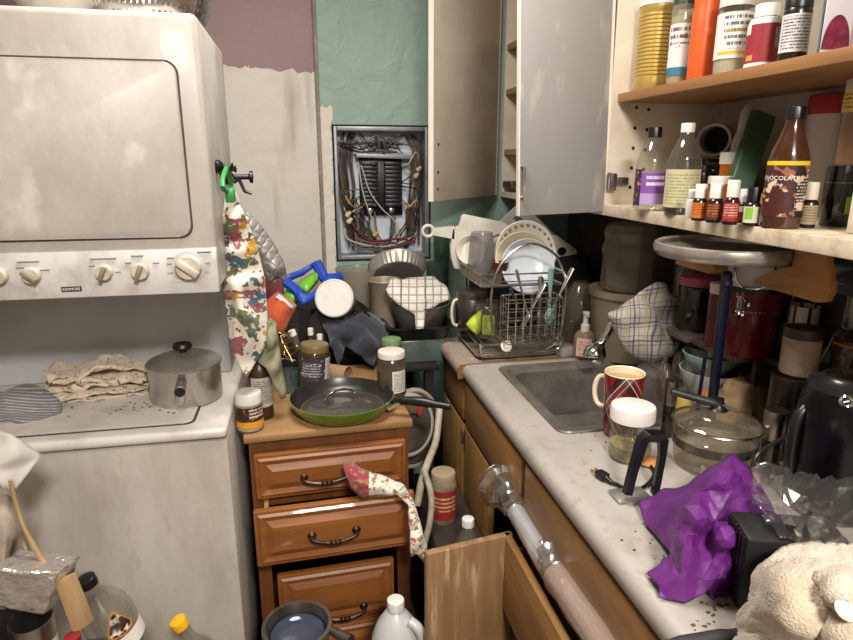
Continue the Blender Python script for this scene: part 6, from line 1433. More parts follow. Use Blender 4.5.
# glassware behind the mug
for px, y, yt, w_, lbl in ((661, 1.30, 356, 15, 'small clear glass just right of the checked towel'), (676, 1.38, 350, 14, 'narrow clear glass behind the small clear glass')):
    c = at(px, y, ZK2); container('drinking_glass', lbl, 'glass', clear, pos=c, r=w_ / 2 * mpp(c), h=zat(px, yt, y) - ZK2, prof=BOTTLE)
c = at(675, 1.22, ZK2); container('bottle', 'dim brown bottle behind the slim grinder', 'bottle', mat('brown_gloss', '#4a3320', .3), pos=(c.x + .02, 1.30, ZK2), r=.02, h=zat(683, 362, 1.3) - ZK2, prof=BOTTLE)
q = at(678, 1.13, ZK2); tag(obj('small_tin', capmesh(.02, 0, zat(677, 396, 1.13) - ZK2), mat('mustard_lid', '#b59a4a', .5), None, q), 'mustard yellow round tin behind the black handle bar of the lid', 'tin')
# dark pot, ceramic canister, clasp jar, grey bowl
c = at(784, .985, ZK2); rd = 25 * mpp(c); zd = zat(784, 374, c.y) - ZK2
t = thing('stock_pot', 'dark steel pot under the ceramic canister by the wall', 'pot', c)
obj('body', lathe(BM(), [(0, 0), (rd * .92, 0), (rd, .01), (rd, zd * .93), (rd * 1.04, zd * .95), (rd * 1.03, zd * .985), (rd * .3, zd), (0, zd)], 40), mat('dark_pot_steel', '#4d4843', .3, .9), t)
c2 = V((c.x + .0, c.y, c.z + zd + .0005)); hc2 = zat(784, 328, c2.y) - c2.z; rc2 = 20 * mpp(c2)
t = container('canister', 'speckled ceramic canister with a dark wooden lid on the dark pot', 'canister', mat('speckled_ceramic', '#a08a79', .5, c2='#7d6858', ns=30, nlo=.5, nhi=.68), pos=c2, r=rc2, h=hc2, prof=[(0, 0), (.93, 0), (1, .03), (1, .74), (.97, .78)], lid=(.78, 1, 1.0, wood('dark_lid_wood', '#3f2a1c', '#2e1d13', 'X')))
c = at(838, .925, ZK2); rj2 = 27 * mpp(c)
zc_ = zat(838, 374, c.y) - ZK2
t = thing('stock_pot', 'dark lidded pot under the clasp jar behind the black cooker', 'pot', c)
obj('body', lathe(BM(), [(0, 0), (rj2 * 1.05, 0), (rj2 * 1.1, .01), (rj2 * 1.1, zc_ * .95), (rj2 * .4, zc_), (0, zc_)], 40), mat('dark_pot_steel', '#4d4843', .3, .9), t)
c3 = V((c.x, c.y, c.z + zc_ + .0005)); h3 = zat(838, 330, c3.y) - c3.z
t = thing('clasp_jar', 'brown glass clasp jar with an orange rubber seal', 'jar', c3, facing(c3))
obj('body', lathe(BM(), [(0, 0), (rj2 * .93, 0), (rj2, .006), (rj2, h3 * .55), (rj2 * .94, h3 * .62)], 36), mat('brown_jar_glass', '#2b211a', .1, coat=.5), t)
obj('seal', lathe(BM(), [(rj2 * .96, h3 * .62), (rj2 * 1.02, h3 * .64), (rj2 * 1.02, h3 * .67), (rj2 * .96, h3 * .69)], 36), mat('orange_rubber', '#b5632c', .5), t)
obj('lid', lathe(BM(), [(rj2 * .98, h3 * .69), (rj2 * 1.0, h3 * .75), (rj2 * .8, h3 * .93), (rj2 * .4, h3), (0, h3)], 36), mat('brown_jar_glass', '#2b211a', .1, coat=.5), t)
obj('wire_clasp', tube(BM(), [(-rj2 * 1.0, -.01, h3 * .75), (-rj2 * 1.1, -.014, h3 * .5), (-rj2 * 1.3, -.016, h3 * .2), (-rj2 * 1.42, -.01, -h3 * .12), (-rj2 * 1.3, .01, h3 * .2), (-rj2 * 1.1, .012, h3 * .5), (-rj2, .01, h3 * .75)], .0018, 6, sub=3), dsteel, t)
# things standing on the low shelf at its near end
rs3 = thing('riser_shelf', 'third low shelf board under the grey bowl by the wall', 'shelf', (1.0, 1.06, ZK2))
obj('board', box(BM(), .005, .083, -.09, .07, ZR - ZK2 - .014, ZR - ZK2, .002), dkw, rs3)
for y in (-.09, .056): obj('side', box(BM(), .05, .083, y, y + .014, 0, ZR - ZK2 - .014, .002), dkw, rs3)
ZN = ZR
c = at(838, .95, ZN); c = V((1.035, .98, ZN))
tag(obj('grey_bowl', lathe(BM(), [(0, 0), (.03, 0), (.034, .004), (.042, .03), (.05, .034), (.05, .038), (.04, .036), (.03, .006), (0, .005)], 36), mat('grey_plastic_bowl', '#8b8982', .4), None, (1.04, 1.02, ZN)), 'grey bowl with a flat rim on the low shelf by the wall', 'bowl')
def wallitem(name, label, cat, m, px, x, z, yt, w_, **k):
    lo, hi = .5, 2.2
    for _ in range(40):
        md = (lo + hi) / 2
        if at(px, md, z).x > x: hi = md
        else: lo = md
    p = at(px, lo, z); return container(name, label, cat, m, pos=p, r=w_ / 2 * mpp(p), h=zat(px, yt, p.y) - z, **k)
wallitem('mug', 'white mug with red and black stripes by the wooden bracket', 'mug', uvmat('striped_mug', '#b9b4ac', [('line', 0, 6, .22, '#151312', .3, 1), ('rect', '#8d1c20', 0, 1, .86, .93)], .3, 0, 0), 797, 1.04, ZR, 306, 30, prof=[(0, 0), (.9, 0), (1, .04), (1, 1), (.94, 1), (.88, .06), (0, .05)])
wallitem('bottle', 'dark bottle with a green label beside the red canister', 'bottle', mat('dark_green_glass', '#141a14', .15), 784, 1.045, ZR, 286, 17, prof=BOTTLE, labels=[(.2, .5, 0, 2.4, mat('green_label', '#2f4a2a', .6))])
wallitem('pitcher', 'clear glass pitcher by the wall under the shelf end', 'pitcher', clear, 843, 1.03, ZN + .04 if False else ZN, 290, 28, prof=[(0, 0), (.9, 0), (1, .04), (.9, .9), (1.0, 1), (.96, 1), (.86, .9), (.94, .06), (0, .05)])
# black radio under the cabinet
a = W(826, 256, x=.93); b = W(826, 298, x=.93)
t = thing('radio', 'black box radio with a grey screen hung under the shelf at the right edge', 'radio', (.98, a.y - .07, 1.3575))
hR = min(.09, 1.3575 - b.z)
obj('case', box(BM(), -.05, .09, -.14, .07, -hR, 0, .006), black, t)
obj('screen', box(BM(), -.0515, -.049, -.06, .05, -hR * .8, -hR * .3, .0006), mat('grey_screen', '#3a3d40', .2), t); obj('bezel', box(BM(), -.0508, -.049, -.075, .065, -hR * .9, -hR * .18, .0006), mat('dark_grey_plastic', '#222324', .4), t)
for q_ in range(4): obj('button', box(BM(), -.0525, -.049, .054, .062, -hR * (.3 + .14 * q_) - .004, -hR * (.3 + .14 * q_) + .003, .001), mat('grey_button', '#55585a', .4), t)
# wooden brackets under the shelf and the steel pan resting on them
bkw = wood('bracket_wood', '#a46a36', '#7f4c22', 'X', 9, .45, .1)
xb = .86
P = [W(a, b, x=xb) for a, b in ((793, 262), (822, 262), (829, 292), (824, 302), (816, 303), (752, 284), (754, 279), (776, 269), (793, 268))]
yb0 = P[0].y; t = thing('wooden_bracket', 'big orange wooden bracket under the shelf right of the steel pan', 'bracket', (xb, yb0, 1.3575))
myz = Matrix(((0, 0, 1, 0), (1, 0, 0, 0), (0, 1, 0, 0), (0, 0, 0, 1)))
zt2 = 1.3575
pl = [(p.y - yb0, min(p.z, zt2) - zt2) for p in P]; pl[0] = (pl[0][0], 0); pl[1] = (pl[1][0], 0)
obj('body', prism(BM(), pl, 0, .018, myz, .003), wood('bracket_wood_y', '#ab7840', '#86592e', 'Y', 9, .45, .1), t)
P = [W(a, b, x=.86) for a, b in ((676, 253), (704, 262), (715, 266), (714, 271), (708, 274), (675, 264))]
yb1 = P[0].y; t = thing('wooden_bracket', 'small orange wooden bracket under the shelf left of the blue pole', 'bracket', (.86, yb1, P[0].z))
z1_ = P[0].z
pl = [(p.y - yb1, p.z - z1_) for p in P]
bmx = prism(BM(), pl, 0, .035, myz, .003)
obj('body', bmx, wood('bracket_wood_y', '#ab7840', '#86592e', 'Y', 9, .45, .1), t)
obj('hanger', box(BM(), .005, .03, -.10, -.07, -.005, 1.3575 - z1_, .002), wood('bracket_wood_y', '#ab7840', '#86592e', 'Y', 9, .45, .1), t)
pc_ = W(725, 251, z=1.325); rp_ = 68 * mpp0(pc_)
t = thing('steel_pan', 'round steel pan with a thick rolled rim hung just under the shelf', 'pan', pc_)
bm = BM()
lathe(bm, [(0, -.012), (rp_ * .6, -.012), (rp_ * .82, -.008), (rp_ * .93, -.01), (rp_ * .985, -.003), (rp_, .006), (rp_ * .985, .014), (rp_ * .95, .017), (rp_ * .91, .013), (rp_ * .9, .004), (rp_ * .6, -.006), (0, -.007)], 64)
obj('body', bm, mat('worn_pan_steel', '#b5b0a8', .3, .7, c2='#8a847b', ns=14), t)
# ------------------------------------------------------------------ bags, black box and cream towel at the near end
pur = mat('purple_tissue', '#662674', .48, c2='#551d62', ns=9)
z = ZK2 + .002
o_ = [(639, 502, 'z', .925), (656, 493, 'z', .945), (682, 485, 'z', .97), (708, 470, 'z', 1.0), (732, 456, 'z', 1.02), (747, 468, 'z', 1.0), (769, 501, 'z', .985), (785, 537, 'z', .97), (760, 540, 'z', .985), (742, 543, 'z', .985), (735, 548, 'z', .975), (733, 575, 'z', .935), (733, 588, 'z', z), (724, 605, 'z', z), (716, 598, 'z', z + .004), (708, 593, 'z', z + .02), (694, 599, 'z', z + .006), (684, 603, 'z', z), (668, 599, 'z', z), (658, 597, 'z', z), (660, 587, 'z', z + .012), (649, 576, 'z', z), (660, 565, 'z', z + .018), (671, 553, 'z', z + .02), (655, 535, 'z', z + .01), (644, 523, 'z', z + .006)]
i_ = [(672, 505, 'z', .965), (700, 492, 'z', 1.005), (725, 478, 'z', 1.035), (697, 520, 'z', 1.025), (684, 545, 'z', .995), (680, 575, 'z', .955), (715, 520, 'z', .985), (740, 505, 'z', 1.025), (745, 525, 'z', 1.0), (725, 540, 'z', 1.01), (712, 560, 'z', .965), (722, 575, 'z', .965), (700, 580, 'z', .945), (668, 525, 'z', .95), (706, 540, 'z', .975), (690, 530, 'z', 1.005), (735, 490, 'z', 1.015)]
bm = sheet(o_, i_, cuts=1, crease=0, nf=14, na=.003, seed=3)
bmesh.ops.triangulate(bm, faces=bm.faces); 
bmesh.ops.subdivide_edges(bm, edges=bm.edges, cuts=1, use_grid_fill=True, smooth=.5)
bmesh.ops.triangulate(bm, faces=bm.faces); bmesh.ops.subdivide_edges(bm, edges=bm.edges, cuts=1, use_grid_fill=True); bm.normal_update()
for v in bm.verts: v.co += v.normal * (-(abs(nz((v.co.x * 1.5, v.co.y * .5, v.co.z * .5), 16, 9)) * 2 - .5) * .0065 - (abs(nz(v.co, 30, 5)) * 2 - .4) * .0018)
o = obj('plastic_bag', bm, pur, solid=.0015, angle=24); tag(center(o), 'crumpled purple bag lying at the front of the counter', 'bag')
film = glass('clear_film', (.97, .965, .96), .22, .03, '#e0dbd4', .16, .2)
o_ = [(748, 490, 'z', 1.03), (755, 459, 'z', 1.05), (775, 463, 'z', 1.05), (800, 471, 'z', 1.05), (830, 480, 'z', 1.04), (860, 481, 'z', 1.03), (880, 500, 'z', 1.02), (875, 540, 'z', 1.01), (853, 548, 'z', 1.02), (832, 553, 'z', 1.03), (815, 548, 'z', 1.03), (800, 546, 'z', 1.03), (785, 540, 'z', 1.03), (770, 526, 'z', 1.03), (760, 508, 'z', 1.035)]
i_ = [(775, 485, 'z', 1.075), (800, 495, 'z', 1.08), (790, 515, 'z', 1.07), (830, 505, 'z', 1.08), (820, 530, 'z', 1.065), (850, 520, 'z', 1.06), (765, 475, 'z', 1.06), (810, 515, 'z', 1.05)]
bm = sheet(o_, i_, cuts=2, crease=1, nf=28, na=.012, seed=6); bm.normal_update()
for v in bm.verts: v.co += v.normal * (abs(nz(v.co, 70, 2)) * 2 - .4) * .009
o = obj('clear_bag', bm, film, solid=.0008, angle=30); tag(center(o), 'crinkled clear plastic bag behind the cream towel', 'bag')
# black box
A = W(737, 612, z=ZK2); T = W(730, 541, x=A.x) ; 
zb1 = W(732, 541, y=A.y).z
t = thing('camera_case', 'black ribbed box between the purple bag and the cream towel', 'box', A, -.32); t.name = 'black_box'
hB = zb1 - ZK2
obj('case', box(BM(), 0, .13, 0, .07, 0, hB, .006), mat('matte_black2', '#121213', .5), t)
rb = BM()
for k in range(6): box(rb, -.003, .004, .006 + k * .01, .0115 + k * .01, hB * .55, hB - .002, .001)
obj('ribs', rb, black, t)
obj('face_plate', box(BM(), .022, .12, -.002, .004, hB * .12, hB * .86, .002), mat('face_black', '#1c1c1e', .35), t)
bm = BM()
for x0, x1, z0_, z1_2 in ((.03, .112, hB * .76, hB * .775), (.03, .0312, hB * .3, hB * .775)): box(bm, x0, x1, -.0028, -.001, z0_, z1_2)
obj('brass_line', bm, mat('brass_line', '#8a6a3a', .4, .7), t)
# cream towel
terry = mat('cream_terry', '#c6b8a6', .95, c2='#b9a78f', ns=14, bump=.6, bs=300, sheen=.3, c3='#b39d7c', n3=11)
z = ZK2 + .004
o_ = [(733, 645, 'z', z), (731, 630, 'z', z), (738, 612, 'z', .945), (748, 596, 'z', .975), (762, 577, 'z', 1.01), (778, 562, 'z', 1.03), (795, 551, 'z', 1.035), (815, 546, 'z', 1.035), (835, 549, 'z', 1.04), (860, 548, 'z', 1.04), (900, 560, 'z', 1.0), (905, 640, 'z', .96), (890, 700, 'z', z), (830, 720, 'z', z), (760, 700, 'z', z)]
i_ = [(760, 610, 'z', .99), (785, 585, 'z', 1.05), (815, 575, 'z', 1.07), (845, 575, 'z', 1.07), (770, 635, 'z', .97), (800, 620, 'z', 1.04), (835, 610, 'z', 1.05), (850, 635, 'z', 1.05), (810, 650, 'z', 1.0), (870, 600, 'z', 1.05), (842, 596, 'z', 1.085), (790, 665, 'z', .95)]
bm = sheet(o_, i_, cuts=3, nf=12, na=.012, seed=2); bm.normal_update()
for v in bm.verts: v.co += v.normal * (.0025 * nz(v.co, 160, 3) + .004 * nz(v.co, 45, 8))
o = obj('bath_towel', bm, terry, solid=.006, angle=180); tag(center(o), 'fluffy cream towel heaped at the near right corner', 'towel')
q = W(846, 610, z=1.075); tag(center(obj('white_tag', lathe(BM(), [(0, -.006), (.008, -.005), (.011, 0), (.008, .005), (0, .006)], 16, mx=Matrix.Translation(q) @ Matrix.Rotation(.6, 4, 'X')), white)), 'small white plastic piece lying on the cream towel', 'plastic piece').name = 'plastic_piece'
q0, q1 = W(690, 641, z=ZK2 + .008), W(737, 633, z=ZK2 + .008)
tag(center(obj('black_spoon_handle', tube(BM(), [q0 - (q1 - q0) * .6, q0, q0.lerp(q1, .5), q1], [.006, .008, .008, .006], 10, sub=3), mat('dark_grey_grip', '#2b2a2c', .5))), 'dark grey handled utensil at the front of the counter by the towel', 'utensil').name = 'kitchen_utensil'
# crumbs on the counter
cr = BM(); rr3 = random.Random(4)
for a, b, n in ((712, 612, 14), (660, 545, 6), (600, 440, 6), (640, 530, 5), (700, 625, 8)):
    for k in range(n):
        p = W(a + rr3.gauss(0, 9), b + rr3.gauss(0, 8), z=ZK2)
        if p.x < .47: continue
        s = rr3.uniform(.0006, .0016); box(cr, p.x - s * 1.6, p.x + s * 1.6, p.y - s, p.y + s, ZK2 - .0004, ZK2 + s)
tag(center(obj('crumbs', cr, mat('crumbs', '#5a4634', .9))), 'scattered brown crumbs on the countertop near the purple bag', 'crumbs', kind='stuff')
# ------------------------------------------------------------------ wrapped tubes stuck in the open drawer
def wrapped(name, label, pts, r, m, filmpts, capm=None):
    P = [W(a, b, x=xx) for a, b, xx in pts]; o0 = P[-1]
    t = thing(name, label, 'tube', o0)
    obj('roll', tube(BM(), [p - o0 for p in P], r, 24), m, t)
    if capm: obj('end_cap', tube(BM(), [P[0] - o0, P[0] + (P[0] - P[1]).normalized() * .018 - o0], r * .8, 20), capm, t)
    Q = [W(a, b, x=xx) - o0 for a, b, xx, _ in filmpts]; R_ = [f[3] for f in filmpts]
    bm = tube(BM(), Q, R_, 20, cap=False, sub=5)
    for v in bm.verts: v.co += V((nz(v.co, 45, 1), nz(v.co, 45, 2), nz(v.co, 45, 3))) * .006
    obj('wrapper', bm, film, t, angle=30, solid=.0006)
    return t
wrapped('gift_roll', 'white tube in clear film sticking out of the open drawer', [(516, 512, .438), (546, 562, .438)], .020, mat('white_roll', '#d2d3da', .5), [(498, 484, .43, .052), (506, 493, .432, .042), (513, 503, .436, .030), (521, 518, .438, .0225), (547, 563, .438, .0225), (555, 577, .44, .016)], black)
wrapped('gift_roll', 'pale pink tube in clear film nearest in the open drawer', [(556, 575, .44), (600, 640, .44), (630, 690, .44)], .025, mat('pale_pink_paper', '#c3a999', .6, c2='#b39a8a', ns=9), [(541, 538, .43, .004), (550, 556, .436, .022), (560, 580, .44, .0275), (600, 640, .44, .0275), (632, 692, .44, .0275)])
# ================================================================== things on the cabinet shelves
ZL = 1.3865; ZU = 1.6625
def onshelf(name, label, cat, m, px, yb, yt, w, z, back=0, **k):
    """stands with its front on the shelf at photo row yb; `back` sets it deeper"""
    if z == ZL:
        p, r = stand(px, yb, z, w)
        if back: p = at(px, p.y + back * .3, z); q = W(px, yb, x=p.x); r = w / 2 * mpp(p)
    else:
        q = W(px, yb, x=.83 + back); p = V((q.x, q.y, z)); r = w / 2 * mpp(p); p = p + V((r * .75, 0, 0)); k2 = (px - CX) / F
        # slide along y so that it stays under its photo column
        lo, hi = .3, 1.5
        for _ in range(40):
            md = (lo + hi) / 2
            if at(px, md, z).x > p.x: hi = md
            else: lo = md
        p = at(px, md, z)
        r = w / 2 * mpp(p)
    return container(name, label, cat, m, pos=p, r=r, h=zat(px, yt, p.y) - z, **k)
# ---- lower shelf
BOT = [(0, 0), (.88, 0), (1, .03), (1, .5), (.97, .58), (.84, .68), (.58, .79), (.42, .85), (.38, .9)]
onshelf('bottle', 'clear bottle with a purple label and black cap at the left of the shelf', 'bottle', clear, 648, 211, 127, 33, ZL, prof=BOT, lid=(.88, 1, .42, black, 'cap'), labels=[(.08, .46, .25, 1.7, lab('violet_label', '#7b4a94', ('rect', '#a98fc0', 0, 1, 0, .35), ('text', 5, '#e8ddf0', .2, .9, .5, .9))), (.06, .5, -.95, .7, lab('dark_picture_label', '#2a2340', ('spot', 6, .6, '#c9772c')))])
onshelf('bottle', 'clear bottle with a cream label and white cap beside the purple labelled bottle', 'bottle', clear, 679, 215, 123, 36, ZL, prof=BOT, lid=(.9, 1, .4, white, 'cap'), labels=[(.08, .5, .0, 2.6, lab('cream_label', '#b9b48e', ('text', 12, '#8e8a62', .1, .95, .08, .92)))], fill=(.1, mat('dark_syrup', '#20120a', .3)))
vl = lambda n, base, *ly: lab(n, base, *ly)
vdark = mat('vial_dark', '#241510', .2)
for px, yb, yt, w_, capm, lm, lbl in (
        (698, 221, 184, 15, white, vl('vial_orange', '#c2691c', ('text', 6, '#7a3a10', .1, .9, .2, .9)), 'small dark vial with a bright orange label, leftmost white capped one in full view'),
        (713, 223, 183, 17, white, vl('vial_rust', '#4a2013', ('text', 6, '#c26a2c', .1, .9, .2, .9)), 'small dark vial with a rust and black label beside the orange labelled vial'),
        (729, 225, 180, 16, white, vl('vial_red', '#8d1f1c', ('text', 7, '#d9a59a', .1, .9, .2, .9)), 'tall white capped vial with a red label'),
        (741, 223, 189, 12, white, vl('vial_red2', '#7a201d', ('rect', '#cdbfb0', 0, 1, .6, 1)), 'narrow red vial between the tall red vial and the green labelled vial'),
        (750, 226, 187, 17, black, vl('vial_green', '#c4c8b0', ('rect', '#7fae3a', .15, .55, .2, .95)), 'black capped vial with a white and green label'),
        (806, 228, 182, 18, cream, vl('vial_beige', '#9c8c6c', ('text', 7, '#6b5c42', .1, .9, .1, .9)), 'cream capped vial with a beige label right of the chocolate syrup')):
    onshelf('vial', lbl, 'vial', vdark, px, yb, yt, w_, ZL, prof=[(0, 0), (.93, 0), (1, .04), (1, .54), (.78, .6), (.6, .63), (.6, .7)], lid=(.62, 1, .82, capm, 'cap'), labels=[(.08, .5, 0, 2.4, lm)], group='small vials on the lower shelf')
onshelf('vial', 'pale vial half hidden left of the orange labelled vial', 'vial', white, 690, 219, 189, 11, ZL, back=.03, prof=VIAL, lid=(.7, 1, .8, white, 'cap'), group='small vials on the lower shelf')
def pill(px, yb, yt, w_, lbl, y, x):
    p = at(px, y, ZL); container('pill_bottle', lbl, 'pill bottle', orangep, pos=p, r=w_ / 2 * mpp(p), h=zat(px, yt, y) - ZL, prof=[(0, 0), (.92, 0), (.94, .03), (.94, .86)], lid=(.8, 1, 1.02, white), fill=(.6, mat('pills', '#c98a3a', .6, c2='#e0b878', ns=90)), group='orange pill bottles')
pill(716, 0, 176, 24, 'short orange pill bottle behind the white capped vials', 1.19, 0)
pill(726, 0, 152, 25, 'taller orange pill bottle below the grey squeeze bottle', 1.25, 0)
for px, y, yt, w_, lbl in ((699, 1.33, 165, 18, 'black lidded jar behind the cream labelled bottle'), (712, 1.36, 162, 24, 'dark jar behind the taller pill bottle')):
    p = at(px, y, ZL); container('jar', lbl, 'jar', mat('dark_jar', '#1c1a18', .25), pos=p, r=w_ / 2 * mpp(p), h=zat(px, yt, y) - ZL, prof=JAR, lid=(.85, 1, .95, black))
# chocolate syrup
SYR = [(0, 0), (.95, 0), (1, .03), (1, .56), (.93, .63), (.62, .76), (.42, .87), (.4, .94)]
syl = lab('syrup_label', '#421310', ('rect', '#1a1210', .66, 1, 0, 1), ('text', 16, '#b9aea4', .7, .97, .1, .8), ('spot', 3.4, .6, '#8a5a40'), ('spot', 4.6, .63, '#c9a48a'), ('spot', 2.6, .64, '#d0b49c'))
ts = onshelf('syrup_bottle', 'brown chocolate syrup bottle with a yellow banded label on the lower shelf', 'bottle', mat('syrup_brown', '#3b2117', .15, coat=.4, c2='#4a2c1e', ns=8), 779, 229, 106, 43, ZL, prof=SYR, lid=(.9, 1, .46, black, 'cap'), labels=[(.1, .525, .0, 2.7, syl), (.526, .56, .0, 2.72, mat('yellow_band', '#d9b41e', .5))], texts=[('CHOCOLATE', .05, .42, -.35, inkw), ('syrup', .035, .37, -.35, inkw)])
# green packet leaning
q = [W(a, b, y=yy) for a, b, yy in ((757, 109, 1.24), (777, 117, 1.22), (752, 192, 1.15), (730, 186, 1.17))]
bm = BM(); dn = V((.004, .025, 0)); hull_box(bm, [q[3], q[2], q[3] + dn, q[2] + dn, q[0], q[1], q[0] + dn, q[1] + dn], .003)
t = tag(center(obj('tea_packet', bm, mat('dark_green_packet', '#2f4a33', .45, c2='#3d5a40', ns=14))), 'dark green packet leaning behind the black capped vial', 'packet')
p = at(745, 1.2, ZL); zq_ = min(a.z for a in q) - ZL - .004
tag(center(obj('small_carton', box(BM(), p.x - .02, p.x + .03, 1.15, 1.21, ZL, ZL + max(.012, zq_), .002), mat('tan_carton', '#b0905e', .7))), 'tan carton under the dark green packet', 'carton')
p = at(736, 1.29, ZL); hb_ = zat(736, 104, 1.29) - ZL; rr_ = 13.5 * mpp(p)
container('squeeze_bottle', 'grey bulbous squeeze bottle behind the dark green packet', 'bottle', mat('grey_squeeze', '#a8a49f', .4), pos=p, r=rr_, h=hb_, prof=[(0, 0), (.9, 0), (1, .05), (1, .55), (.95, .66), (.62, .76), (.66, .82), (.55, .93), (.25, 1), (0, 1.0)])
c = W(715, 140, y=1.40); rg_ = 19 * mpp(c)
ax = (E0 - c).normalized() + V((-.3, 0, 0)); ax.normalize()
t = thing('pipe_elbow', 'pale plastic ring fitting with a dark opening behind the cream labelled bottle', 'pipe fitting', c, ax.to_track_quat('Z', 'Y').to_euler())
obj('body', lathe(BM(), [(rg_ * .7, -.03), (rg_ * .95, -.03), (rg_, .008), (rg_ * .93, .014), (rg_ * .78, .012), (rg_ * .7, -.03)], 36), mat('grey_white_pvc', '#a09a90', .4), t)
obj('dark_opening', lathe(BM(), [(0, -.022), (rg_ * .71, -.022)], 30), dark, t)  # dark disc painted in for the shade inside the opening
p = at(712, 1.42, ZL); tag(center(obj('dark_box', box(BM(), p.x - .05, p.x + .06, 1.385, 1.47, ZL, c.z - rg_ * 1.06, .003), mat('dark_box', '#2a221c', .7))), 'dark box under the pale ring fitting', 'box')
p = at(812, 1.13, ZL)
container('tub', 'white tub with a red lid behind the chocolate syrup', 'tub', mat('pale_tub', '#b9b1ad', .4), pos=p, r=20 * mpp(p), h=zat(812, 94, 1.13) - ZL, prof=[(0, 0), (.92, 0), (.95, .03), (1, .84)], lid=(.84, 1, 1.04, mat('red_lid', '#9a2226', .4)))
p = at(834, .93, ZL); rk_ = 17 * mpp(p); hk_ = zat(834, 166, .93) - ZL
t = container('canister', 'black glass canister at the right of the lower shelf', 'canister', mat('black_glass', '#0b0c0e', .06, coat=.5), pos=p, r=rk_, h=hk_, prof=[(0, 0), (.95, 0), (1, .03), (1, .93), (.96, 1), (0, 1)], labels=[(.22, .5, .75, .6, mat('lime_sticker', '#7fae3a', .5))])
obj('rim_band', lathe(BM(), [(rk_ * 1.005, hk_ * .72), (rk_ * 1.015, hk_ * .73), (rk_ * 1.005, hk_ * .74)], 32), clear, t)
p2 = V((p.x + .01, p.y, ZL + hk_)); hpb = zat(842, 78, p2.y) - p2.z
t = container('jar', 'tan filled jar with a yellow label standing on the black canister', 'jar', clearp, pos=p2, r=16.5 * mpp(p2), h=hpb, prof=[(0, 0), (.95, 0), (1, .03), (1, .8), (.95, .84), (.95, .98)], lid=(.86, 1, .99, cream), labels=[(.62, .86, 0, 3.0, lab('pale_yellow_label', '#d2bf62', ('text', 5, '#8a5a30', .1, .9, .1, .9)))], fill=(.9, mat('tan_spread', '#9a6a40', .7, c2='#b58654', ns=9)))
p = at(845, .83, ZL); tag(center(obj('cream_carton', box(BM(), p.x, p.x + .1, .775, .83, ZL, zat(849, 168, .80), .003), cream)), 'cream carton at the right edge of the lower shelf', 'carton')
# ---- upper shelf
gold = mat('gold_can', '#c4a75e', .38, .55, c2='#b3954e', ns=10)
ribs = [(0, 0), (.96, 0), (1, .015), (1, .12)]
for k in range(17): ribs += [(1.0, .14 + k * .043), (1.0, .155 + k * .043), (.95, .163 + k * .043), (.95, .17 + k * .043)]
ribs += [(1, .88), (1, .95)]
onshelf('food_can', 'large ribbed gold can at the left of the upper shelf', 'can', gold, 652, 93, 1, 38, ZU, prof=ribs, lid=(.94, 1, 1.03, white))
onshelf('jar', 'dark lidded jar with a white and blue label beside the gold can', 'jar', glass('pale_jar', (.85, .85, .75), .06, .3, '#b9b39a'), 677, 84, -14, 24, ZU, prof=JAR, lid=(.8, 1, .95, mat('dark_green_lid', '#2f3a2c', .4)), labels=[(.1, .62, 0, 2.8, lab('white_blue_label', '#d5d0c8', ('rect', '#2f6f86', 0, 1, 0, .16), ('text', 7, '#6a4048', .1, .9, .6, .95), ('spot', 5, .66, '#5a5a60')))], fill=(.7, mat('jar_cream', '#b8aa84', .8)))
onshelf('bottle', 'bright orange plastic bottle on the upper shelf', 'bottle', mat('orange_plastic', '#d85a20', .4, c2='#cc4f18', ns=20), 699, 79, -40, 27, ZU, prof=[(0, 0), (.93, 0), (1, .03), (1, .55), (.9, .62), (.95, .7), (.9, .9), (.6, 1), (0, 1)])
onshelf('jar', 'clear jar with a white and yellow label and pale lid on the upper shelf', 'jar', clear, 729, 73, -6, 36, ZU, prof=[(0, 0), (.9, 0), (1, .05), (1, .78), (.92, .84), (.92, .97)], lid=(.84, 1, .98, mat('silver_white_lid', '#c5c2bd', .35)), labels=[(.2, .76, -.05, 2.8, lab('white_yellow_label', '#d8d3c8', ('rect', '#dba63a', .2, 1, .08, .16), ('rect', '#dba63a', .35, .95, .56, .64), ('text', 7, '#55606a', .3, .95, .2, .95)))], fill=(.72, mat('pale_powder', '#c9c2a8', .9)))
onshelf('supplement_bottle', 'white bottle with a maroon label on the upper shelf', 'bottle', white, 760, 67, 4, 36, ZU, prof=[(0, 0), (1, 0), (1.0, .07), (.97, .08), (.97, .7), (.88, .77), (.62, .8), (.62, .84)], lid=(.8, 1, .72, white, 'cap'), labels=[(.1, .68, .0, 2.9, lab('maroon_label', '#8d2029', ('rect', '#77757a', .72, .96, .35, .9), ('text', 14, '#c9c3c0', .73, .95, .38, .88), ('rect', '#b98a4a', .12, .3, .05, .2), ('rect', '#d8d0c8', 0, .2, .75, 1)))])
onshelf('jar', 'black lidded jar with a white nutrition label on the upper shelf', 'jar', mat('dark_jar', '#1c1a18', .25), 791, 61, -4, 30, ZU, prof=JAR, lid=(.82, 1, .97, black), labels=[(.15, .72, .0, 2.6, lab('nutrition_label2', '#cfcac6', ('text', 12, '#46424a', .1, .9, .06, .94)))])
q = [W(a, b, x=xx) for a, b, xx in ((806, 58, .83), (818, 57, .81), (849, 48, .86))]
z0, z1 = ZU, W(820, -20, y=q[1].y).z
t = thing('fruit_pouch', 'white and blue pouch with dark red fruit printed on it on the upper shelf', 'pouch', (q[1].x, q[1].y, ZU))
def loc2(p): return V((p.x - q[1].x, p.y - q[1].y, 0))
a, b, c = loc2(q[0]) + V((.02, 0, 0)), V((0, 0, 0)), loc2(q[2])
d_ = a + c
H_ = V((0, 0, z1 - z0))
hullp = [b, c, a, d_, b + H_, c + H_, a + H_, d_ + H_]
obj('body', hull_box(BM(), hullp, .003), mat('pouch_white', '#cdc8cc', .4), t)
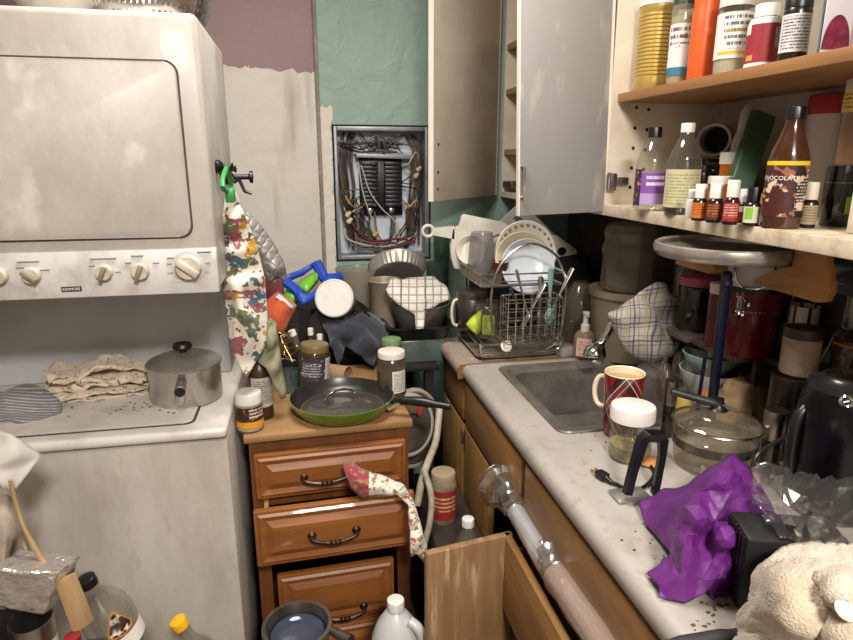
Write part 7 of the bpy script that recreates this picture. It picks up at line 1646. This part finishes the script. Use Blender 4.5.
u = (c - b).normalized(); nn = V((u.y, -u.x, 0)); nn = nn if nn.dot(V((-1, -1, 0))) > 0 else -nn
mxp = Matrix(((u.x, 0, nn.x, 0), (u.y, 0, nn.y, 0), (0, 1, 0, 0), (0, 0, 0, 1)))
W_ = (c - b).length
def pp2(poly, h, m, nm): obj(nm, prism(BM(), poly, .0012, .0012 + h, mxp), m, t)
pp2([(W_ * .5 + W_ * .46 * cos(s), .006 + .05 * sin(s)) for s in [pi * i / 16 for i in range(17)]], .0008, mat('plum_print', '#5d1631', .4, c2='#8a2c48', ns=60), 'fruit_print')
u2 = (a - b).normalized(); n2_ = V((u2.y, -u2.x, 0)); n2_ = n2_ if n2_.dot(V((-1, -1, 0))) > 0 else -n2_
mx2 = Matrix(((u2.x, 0, n2_.x, 0), (u2.y, 0, n2_.y, 0), (0, 1, 0, 0), (0, 0, 0, 1)))
obj('side_print', prism(BM(), [(.001, .003), ((a - b).length - .001, .003), ((a - b).length - .001, H_.z - .003), (.001, H_.z - .003)], .001, .0016, mx2), mat('blue_green_print', '#3f5a86', .4, c2='#7f9a5a', ns=28), t)
p = q[2]; pg = at(857, .70, ZU)
tag(center(obj('green_can', lathe(BM(), [(0, 0), (.03, 0), (.032, .003), (.032, .1), (.03, .102), (0, .102)], 28, mx=Matrix.Translation((.93, .735, ZU))), mat('dark_green_can', '#24463a', .35))), 'dark green can at the right end of the upper shelf', 'can')
# ================================================================== light
def area(name, loc, rot, size, power, col):
    l = bpy.data.lights.new(name, 'AREA'); l.shape = 'DISK'; l.size = size; l.energy = power; l.color = col
    o = bpy.data.objects.new(name, l); C.objects.link(o); o.location = loc; o.rotation_euler = rot; return o
area('ceiling_lamp_and_fill', (.24, -.85, 2.44), (0, 0, 0), .4, 99, (1, .95, .885))
area('ceiling_lamp_and_fill', (.05, 1.15, 2.46), (0, 0, 0), .6, 30, (1, .95, .885))  # added fill light brightening the back wall and rack, not a real lamp
w = bpy.data.worlds.new('world'); SC.world = w; w.use_nodes = True
w.node_tree.nodes['Background'].inputs[0].default_value = (1, .95, .9, 1); w.node_tree.nodes['Background'].inputs[1].default_value = .25
SC.view_settings.view_transform = 'Standard'; SC.view_settings.look = 'None'; SC.view_settings.exposure = 0.0; SC.view_settings.gamma = 1; SC.view_settings.use_curve_mapping = False
